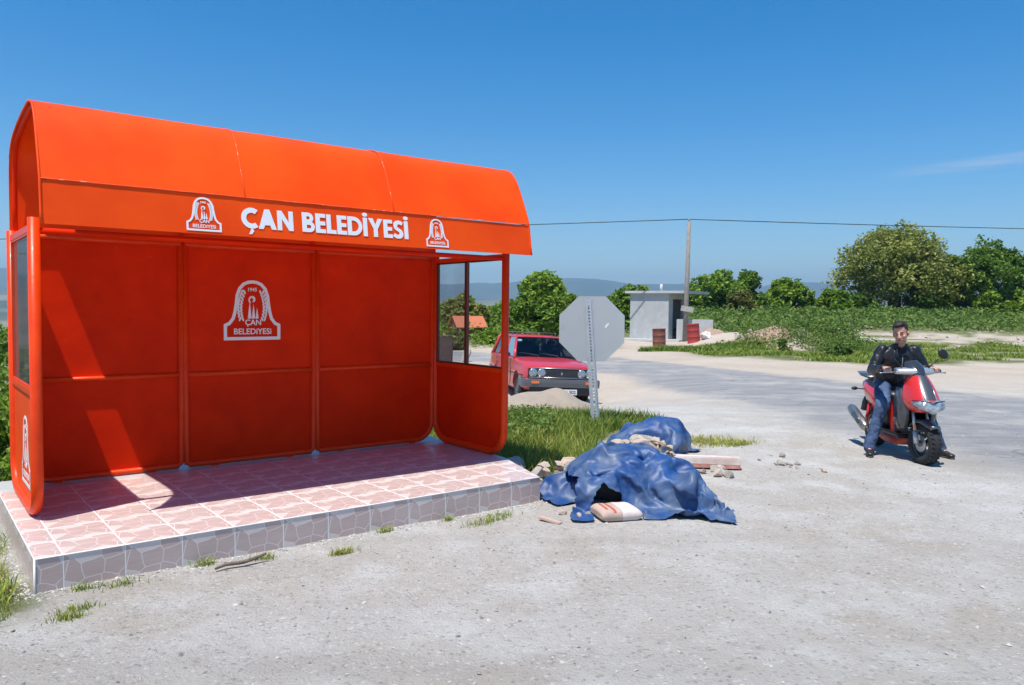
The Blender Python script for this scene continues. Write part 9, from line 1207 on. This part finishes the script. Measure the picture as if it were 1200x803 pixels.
# lower grey side cheeks / leg shield
for sy in (-1, 1):
    rg = []
    for z, xf, xb, yo in ((.30, -.24, -.40, .12), (.38, -.16, -.36, .165), (.48, -.08, -.30, .19), (.60, -.06, -.26, .20), (.72, -.10, -.25, .20), (.82, -.16, -.26, .175)):
        rg.append([(xf, sy * (yo - .07), z), (xf - .05, sy * yo, z), (xb, sy * (yo + .01), z), (xb, sy * (yo - .02), z), (xf - .05, sy * (yo - .03), z), (xf - .02, sy * (yo - .08), z)])
    m = MB(); m.loft(rg); m.obj('side_cheek', M_mgr, mo)
m = MB(); m.loft([[(-.24, -.19, .80), (-.24, .19, .80), (-.28, .19, .80), (-.28, -.19, .80)], [(-.25, -.21, .62), (-.25, .21, .62), (-.29, .21, .62), (-.29, -.21, .62)], [(-.30, -.17, .36), (-.30, .17, .36), (-.34, .17, .36), (-.34, -.17, .36)]]); m.obj('leg_shield', M_mblk, mo)
# floorboard and belly
m = MB(); m.box((-.50, 0, .27), (.52, .34, .05), bev=.015); m.obj('floorboard', M_mblk, mo)
m = MB(); m.loft([[(x, -w_, .15 + dz), (x, -w_ * 1.05, .25), (x, w_ * 1.05, .25), (x, w_, .15 + dz)] for x, w_, dz in ((-.20, .06, .08), (-.32, .15, .01), (-.6, .155, 0), (-.85, .13, .02))]); m.obj('belly_panel', M_mdr, mo)
# underseat body and tail
rg = []
for x, w_, z0, z1 in ((-.66, .10, .28, .66), (-.74, .15, .34, .70), (-.9, .17, .40, .74), (-1.1, .165, .48, .765), (-1.3, .145, .55, .79), (-1.46, .11, .63, .81), (-1.55, .06, .70, .80)):
    rg.append([(x, 0, z0), (x, -w_ * .8, z0 + .02), (x, -w_, (z0 + z1) / 2), (x, -w_ * .9, z1 - .03), (x, -w_ * .5, z1), (x, w_ * .5, z1), (x, w_ * .9, z1 - .03), (x, w_, (z0 + z1) / 2), (x, w_ * .8, z0 + .02)])
m = MB(); m.loft(rg, mfun=lambda i, k: 1 if (i < 1 or k in (0, 8)) else 0); m.obj('tail_body', [M_mred, M_mblk], mo)
rg = []
for x, w_, z1 in ((-.62, .06, .70), (-.68, .11, .735), (-.85, .135, .745), (-1.05, .14, .76), (-1.2, .13, .80), (-1.38, .10, .815), (-1.42, .06, .81)):
    rg.append([(x, -w_, z1 - .06), (x, -w_ * .96, z1 - .02), (x, -w_ * .6, z1), (x, w_ * .6, z1), (x, w_ * .96, z1 - .02), (x, w_, z1 - .06)])
m = MB(); m.loft(rg); m.obj('seat', M_mblk, mo)
m = MB(); m.loft([[(-1.30, -.10, .83), (-1.30, .10, .83), (-1.30, .10, .85), (-1.30, -.10, .85)], [(-1.42, -.15, .855), (-1.42, .15, .855), (-1.42, .15, .875), (-1.42, -.15, .875)], [(-1.60, -.12, .885), (-1.60, .12, .885), (-1.60, .12, .9), (-1.60, -.12, .9)]]); m.box((-1.36, 0, .82), (.1, .12, .06)); m.obj('grab_rail', M_mgr, mo)
m = MB(); m.ell((-1.54, 0, .745), (.035, .07, .03)); m.obj('tail_lamp', M_tail, mo)
for sy in (-1, 1):
    m = MB(); m.tube([(-1.45, sy * .07, .68), (-1.47, sy * .17, .685)], .008, seg=6); m.ell((-1.47, sy * .20, .687), (.022, .04, .024)); m.obj('rear_indicator', M_mblk, mo)
m = MB(); m.tube([(-1.48, 0, .66), (-1.60, 0, .50), (-1.62, 0, .40)], [.03, .05, .06], seg=8); m.obj('rear_mudguard', M_mblk, mo)
# engine, exhaust, shock
m = MB(); m.box((-.95, .0, .30), (.34, .24, .2), bev=.04); m.box((-1.1, .13, .26), (.5, .08, .14), bev=.03); m.obj('engine', M_mblk, mo)
m = MB(); m.tube([(-.72, -.12, .20), (-.9, -.19, .20), (-1.02, -.205, .235)], .02, seg=10); m.tube([(-1.0, -.21, .235), (-1.06, -.215, .26), (-1.42, -.235, .42), (-1.47, -.237, .442)], [.03, .058, .060, .045], seg=18); m.obj('exhaust', M_exh, mo)
m = MB(); m.tube([(-1.10, -.235, .285), (-1.3, -.26, .375)], .042, seg=10); m.obj('heat_shield', M_mgr, mo)
m = MB(); m.tube([(-1.27, -.12, .27), (-1.15, -.13, .52)], .024, seg=10); m.obj('rear_shock', M_mred, mo)
m = MB(); m.tube([(-.62, .13, .18), (-.68, .2, .1), (-.74, .25, .04)], .011, seg=7); m.obj('side_stand', M_mblk, mo)
# handlebar
m = MB(); m.tube([(-.17, 0, .80), (-.19, 0, .99)], .03, seg=10); m.tube([(-.30, -.335, 1.0), (-.24, -.2, 1.01), (-.19, 0, 1.0), (-.24, .2, 1.01), (-.30, .335, 1.0)], .012, seg=8); steered(m); m.obj('handlebar', M_mblk, mo)
for sy in (-1, 1):
    m = MB(); m.tube([(-.255, sy * .225, 1.01), (-.30, sy * .345, 1.0)], .018, seg=12); m.lathe([(.022, 0), (.022, .012)], (-.302, sy * .348, 1.0), M=Matrix.Rotation(R(-90 * sy), 3, 'X'), seg=10); steered(m); m.obj('grip', M_mblk, mo)
    m = MB(); m.tube([(-.215, sy * .19, 1.0), (-.215, sy * .27, .995), (-.245, sy * .37, .985), (-.25, sy * .39, .985)], [.006, .007, .006, .009], seg=7); steered(m); m.obj('brake_lever', M_dullsteel, mo)
    m = MB(); m.tube([(-.21, sy * .15, 1.03), (-.20, sy * .19, 1.08), (-.19, sy * .26, 1.145)], .006, seg=7)
    m.ell((-.20, sy * .32, 1.20), (.022, .070, .048), M=Matrix.Rotation(R(sy * -38), 3, 'X')); steered(m); mr = m.obj('mirror', M_mblk, mo)
rg = []
for k in range(13):
    y = -.22 + .44 * k / 12; t_ = abs(y) / .22; rg.append([(-.11 - .09 * t_ ** 1.5, y, .965 + .01 * t_), (-.085 - .10 * t_ ** 1.5, y, 1.0), (-.12 - .09 * t_, y, 1.045 - .015 * t_), (-.22 - .02 * t_, y, 1.06 - .02 * t_), (-.26, y, 1.03), (-.24, y, .975)])
m = MB(); m.loft(rg); steered(m); m.obj('handlebar_cowl', M_msil, mo)
rg = []
for k in range(9):
    t_ = k / 8; x = -.045 - .17 * t_; z = .955 + .175 * t_ ** .8; w_ = .055 + .07 * math.sin(math.pi * min(1, t_ * .75 + .1)) - .02 * t_
    rg.append([(x - .05 * abs(q) ** 2 * 1.6, q * w_, z - .015 * q * q) for q in (-1, -.75, -.45, 0, .45, .75, 1)] + [(x - .012 - .05 * abs(q) ** 2 * 1.6, q * w_ * .95, z - .006 - .015 * q * q) for q in (1, .75, .45, 0, -.45, -.75, -1)])
m = MB(); m.loft(rg); steered(m); m.obj('windscreen', M_mscr, mo)
m = MB(); m.box((-.225, 0, 1.055), (.09, .15, .03), rot=(0, R(-15), 0), bev=.01); steered(m); m.obj('instrument_panel', M_mblk, mo)
# ---------------------------------------------------------------- rider (same local frame as the scooter)
M_skin = mat('skin', (.56, .29, .20), .5, c2=(.50, .24, .165), nscale=14)
M_jkt = mat('black_leather', (.009, .009, .011), .40, c2=(.018, .019, .023), nscale=7, bump=.9, bscale=9, spec=.45)
M_jean = mat('blue_denim', (.026, .046, .105), .85, c2=(.075, .125, .23), nscale=4, lo=.42, hi=.62, bump=.6, bscale=14)
M_hair = mat('dark_hair', (.018, .011, .008), .55, bump=.8, bscale=60)
M_shoe = mat('black_shoe', (.02, .02, .022), .4)
M_sole = mat('shoe_sole', (.07, .065, .06), .8)
M_tee = mat('black_tshirt', (.012, .012, .014), .9)
rd = thing('person', 'man in a black leather jacket and blue jeans, seated on the scooter', 'person', (MX, MY, gz(MX, MY)), MYAW)
def vox(m, name, mtl, size, smooth=3, parent=rd, disp=0, dscale=.05):
    o = m.obj(name, mtl, None)
    md = o.modifiers.new('r', 'REMESH'); md.mode = 'VOXEL'; md.voxel_size = size; md.use_smooth_shade = True
    md = o.modifiers.new('s', 'SMOOTH'); md.factor = .5; md.iterations = smooth
    bake(o)
    if disp:
        NR = [v.normal.copy() for v in o.data.vertices]
        for v, n_ in zip(o.data.vertices, NR):
            p = v.co; k = noise.noise(p * (1 / dscale)) + .5 * noise.noise(p * (2.3 / dscale)); v.co = p + n_ * k * disp
    o.data.polygons.foreach_set('use_smooth', [True] * len(o.data.polygons)); o.parent = parent; return o
def limb(m, pts, rs, seg=14):
    for (a, b, ra, rb) in zip(pts[:-1], pts[1:], rs[:-1], rs[1:]):
        m.tube([a, b], [ra, rb], seg=seg); 
    for p, r_ in zip(pts, rs): m.ell(p, (r_, r_, r_), seg=14, rings=9)
PEL = (-.86, 0, .83); HIP = lambda s: (-.86, s * .10, .80); KN = {-1: (-.50, -.235, .60), 1: (-.50, .235, .60)}; AN = {-1: (-.50, -.375, .095), 1: (-.50, .43, .095)}
SH = {-1: (-.71, -.175, 1.185), 1: (-.71, .175, 1.185)}; EL = {-1: (-.66, -.305, .975), 1: (-.64, .30, .975)}
WR = {-1: steer((-.335, -.285, 1.022)), 1: steer((-.335, .285, 1.022))}
HD = Vector((-.605, -.012, 1.402))
HM = Euler((R(9), R(9), R(-33))).to_matrix()     # head turned towards the camera side, chin a little down
def hp(x, y, z): return tuple(HD + HM @ Vector((x, y, z)))
bm_ = MB()
# torso, neck, legs, arms
limb(bm_, [(-.85, -.07, .82), (-.82, -.07, .95), (-.74, -.09, 1.10)], [.10, .10, .105]); limb(bm_, [(-.85, .07, .82), (-.82, .07, .95), (-.74, .09, 1.10)], [.10, .10, .105])
limb(bm_, [(-.70, 0, 1.18), (-.655, 0, 1.27), hp(-.03, 0, -.05)], [.09, .058, .055])
for s in (-1, 1):
    limb(bm_, [HIP(s), KN[s], AN[s]], [.088, .056, .037]); limb(bm_, [SH[s], EL[s], WR[s]], [.045, .038, .026])
    f = AN[s]; limb(bm_, [f, (f[0] + .10, f[1] + s * .030, .045)], [.034, .02])
    # hand : palm on the grip and four curled fingers, thumb beneath
    g0 = Vector(steer((-.262, s * .245, 1.008))); g1 = Vector(steer((-.292, s * .325, 1.0))); w_ = Vector(WR[s]); ax = (g1 - g0).normalized(); mid = (g0 + g1) / 2; up_ = Vector((0, 0, 1)); fw_ = ax.cross(up_) * (1 if s > 0 else -1)
    if fw_.x < 0: fw_ = -fw_
    pc = mid - fw_ * .03 + up_ * .02
    limb(bm_, [tuple(w_), tuple(pc + ax * .0)], [.026, .026]); limb(bm_, [tuple(pc - ax * .026), tuple(pc + ax * .026)], [.02, .019])
    for k, (o_, ln) in enumerate(((-.034, .92), (-.011, 1.0), (.012, .95), (.034, .78))):
        b0 = mid + ax * o_ - fw_ * .008 + up_ * .030; b1 = mid + ax * o_ + fw_ * .026 * ln + up_ * .020; b2 = mid + ax * o_ + fw_ * .032 * ln - up_ * .010; b3 = mid + ax * o_ + fw_ * .012 - up_ * .026 * ln
        limb(bm_, [tuple(b0), tuple(b1), tuple(b2), tuple(b3)], [.0092, .0088, .0084, .0075], seg=8)
    t0 = pc - ax * .03 - up_ * .008; limb(bm_, [tuple(t0), tuple(mid - ax * .05 - up_ * .014), tuple(mid - ax * .045 + fw_ * .02 - up_ * .026)], [.012, .0105, .009], seg=8)
# head : skull, jaw, chin, nose, brow, lips, ears
bm_.ell(hp(-.015, 0, .045), (.098, .077, .095), M=HM); bm_.ell(hp(.015, 0, -.015), (.075, .066, .088), M=HM); bm_.ell(hp(.045, 0, -.083), (.034, .032, .026), M=HM)
bm_.ell(hp(.03, .036, -.062), (.045, .026, .028), M=HM); bm_.ell(hp(.03, -.036, -.062), (.045, .026, .028), M=HM)
bm_.ell(hp(.078, .030, .028), (.012, .022, .008), M=HM); bm_.ell(hp(.078, -.030, .028), (.012, .022, .008), M=HM)
limb(bm_, [hp(.088, 0, .022), hp(.112, 0, -.022)], [.010, .014], 8); bm_.ell(hp(.100, .013, -.027), (.011, .009, .008), M=HM); bm_.ell(hp(.100, -.013, -.027), (.011, .009, .008), M=HM)
bm_.ell(hp(.082, 0, -.050), (.014, .027, .006), M=HM); bm_.ell(hp(.080, 0, -.062), (.014, .022, .007), M=HM)
bm_.ell(hp(.060, .040, -.018), (.026, .022, .020), M=HM); bm_.ell(hp(.060, -.040, -.018), (.026, .022, .020), M=HM)
for s in (-1, 1): bm_.ell(hp(-.012, s * .080, .0), (.018, .009, .032), M=HM)
body_ = vox(bm_, 'body', M_skin, .0055, 2)
for s in (-1, 1):
    m = MB(); m.ell(hp(.080, s * .031, .010), (.010, .011, .0045), M=HM, seg=12, rings=8); e = m.obj('eye', mat('eye', (.14, .09, .07), .2), rd)
    m = MB(); m.tube([hp(.089, s * .012, .031), hp(.092, s * .03, .037), hp(.078, s * .050, .031)], [.003, .004, .002], seg=7); m.obj('eyebrow', M_hair, rd)
m = MB(); m.tube([hp(.094, -.022, -.054), hp(.098, 0, -.0565), hp(.094, .022, -.053)], .0026, seg=6); m.obj('mouth', mat('lips', (.16, .05, .04), .5), rd)
# hair
m = MB(); m.ell(hp(-.028, 0, .060), (.100, .084, .098), M=HM); m.ell(hp(.035, 0, .122), (.062, .062, .028), M=HM); m.ell(hp(.068, -.015, .112), (.028, .045, .018), M=HM); m.ell(hp(-.06, 0, .0), (.055, .068, .07), M=HM)
for s in (-1, 1): m.ell(hp(-.018, s * .073, .045), (.026, .010, .034), M=HM)
hair = vox(m, 'hair', M_hair, .006, 2, disp=.004, dscale=.018)
# keep the face free: push hair verts in front of the brow inwards
for v in hair.data.vertices:
    q = HM.transposed() @ (v.co - HD)
    if q.x > .045 and q.z < .088: v.co = HD + HM @ Vector((.02, q.y * .8, q.z))
# jacket
m = MB()
limb(m, [(-.86, -.085, .84), (-.83, -.085, .95), (-.745, -.095, 1.10)], [.110, .112, .112]); limb(m, [(-.86, .085, .84), (-.83, .085, .95), (-.745, .095, 1.10)], [.110, .112, .112]); limb(m, [(-.80, 0, .9), (-.70, 0, 1.12)], [.125, .12])
m.ell((-.72, 0, 1.17), (.12, .215, .085)); m.ell((-.70, 0, 1.225), (.08, .15, .05)); m.ell((-.715, 0, 1.12), (.125, .205, .12)); m.ell((-.75, 0, 1.02), (.13, .19, .12))
for s in (-1, 1):
    e, w_ = Vector(EL[s]), Vector(WR[s]); limb(m, [(-.70, s * .185, 1.21), tuple(e), tuple(e.lerp(w_, .93))], [.072, .060, .042])
# collar
for k in range(14):
    a = R(40 + 280 * k / 13); m.ell((-.665 + .068 * math.cos(a), .078 * math.sin(a), 1.262 + .01 * math.cos(a)), (.02, .022, .032), seg=10, rings=7)
jk = vox(m, 'jacket', M_jkt, .010, 9, disp=.009, dscale=.085)
m = MB()
for s in (-1, 1):
    m2 = MB(); m2.prism([(0, 0), (.085, -.02), (.05, .085), (-.01, .10)], 0, -.004, .004); m2.v = [(-.575 + x - z * .35, s * (.015 + y * .8), 1.165 + z) for x, y, z in m2.v]; m2.obj('lapel', M_jkt, jk)
m = MB(); m.prism([(-.045, 1.24), (.045, 1.24), (.012, 1.12), (-.012, 1.12)], 0, -.592, -.580); m.obj('t_shirt', M_tee, rd)
m = MB(); m.tube([(-.575, .005, 1.13), (-.60, .01, 1.02), (-.68, .01, .90)], .005, seg=6); m.obj('zip', M_dullsteel, jk)
# jeans
m = MB(); m.ell((-.87, 0, .80), (.115, .17, .10))
for s in (-1, 1):
    k_, a_ = Vector(KN[s]), Vector(AN[s]); limb(m, [HIP(s), tuple(k_), tuple(k_.lerp(a_, .45)), tuple(k_.lerp(a_, .98)), (a_.x + .01, a_.y, .075)], [.102, .076, .066, .064, .062])
vox(m, 'jeans', M_jean, .009, 2, disp=.010, dscale=.07)
# shoes
for s in (-1, 1):
    f = Vector(AN[s]); m = MB(); d = Vector((1, s * .30, 0)).normalized(); fm = Matrix.Rotation(math.atan2(d.y, d.x), 3, 'Z')
    def fp(x, y, z): q = fm @ Vector((x, y, 0)); return (f.x + q.x, f.y + q.y, z)
    m.ell(fp(-.03, 0, .055), (.05, .036, .045), M=fm); m.ell(fp(.06, 0, .045), (.09, .042, .038), M=fm); m.ell(fp(.15, 0, .036), (.055, .044, .028), M=fm); limb(m, [fp(-.02, 0, .06), fp(-.01, 0, .125)], [.042, .046])
    sh_ = vox(m, 'shoe', M_shoe, .007, 2)
    rg = []
    for z in (.003, .018): rg.append([fp(.065 + .145 * math.cos(a), (.041 + .006 * math.cos(a)) * math.sin(a), z) for a in [2 * math.pi * k / 24 for k in range(24)]])
    m = MB(); m.loft(rg); m.obj('sole', M_sole, sh_)
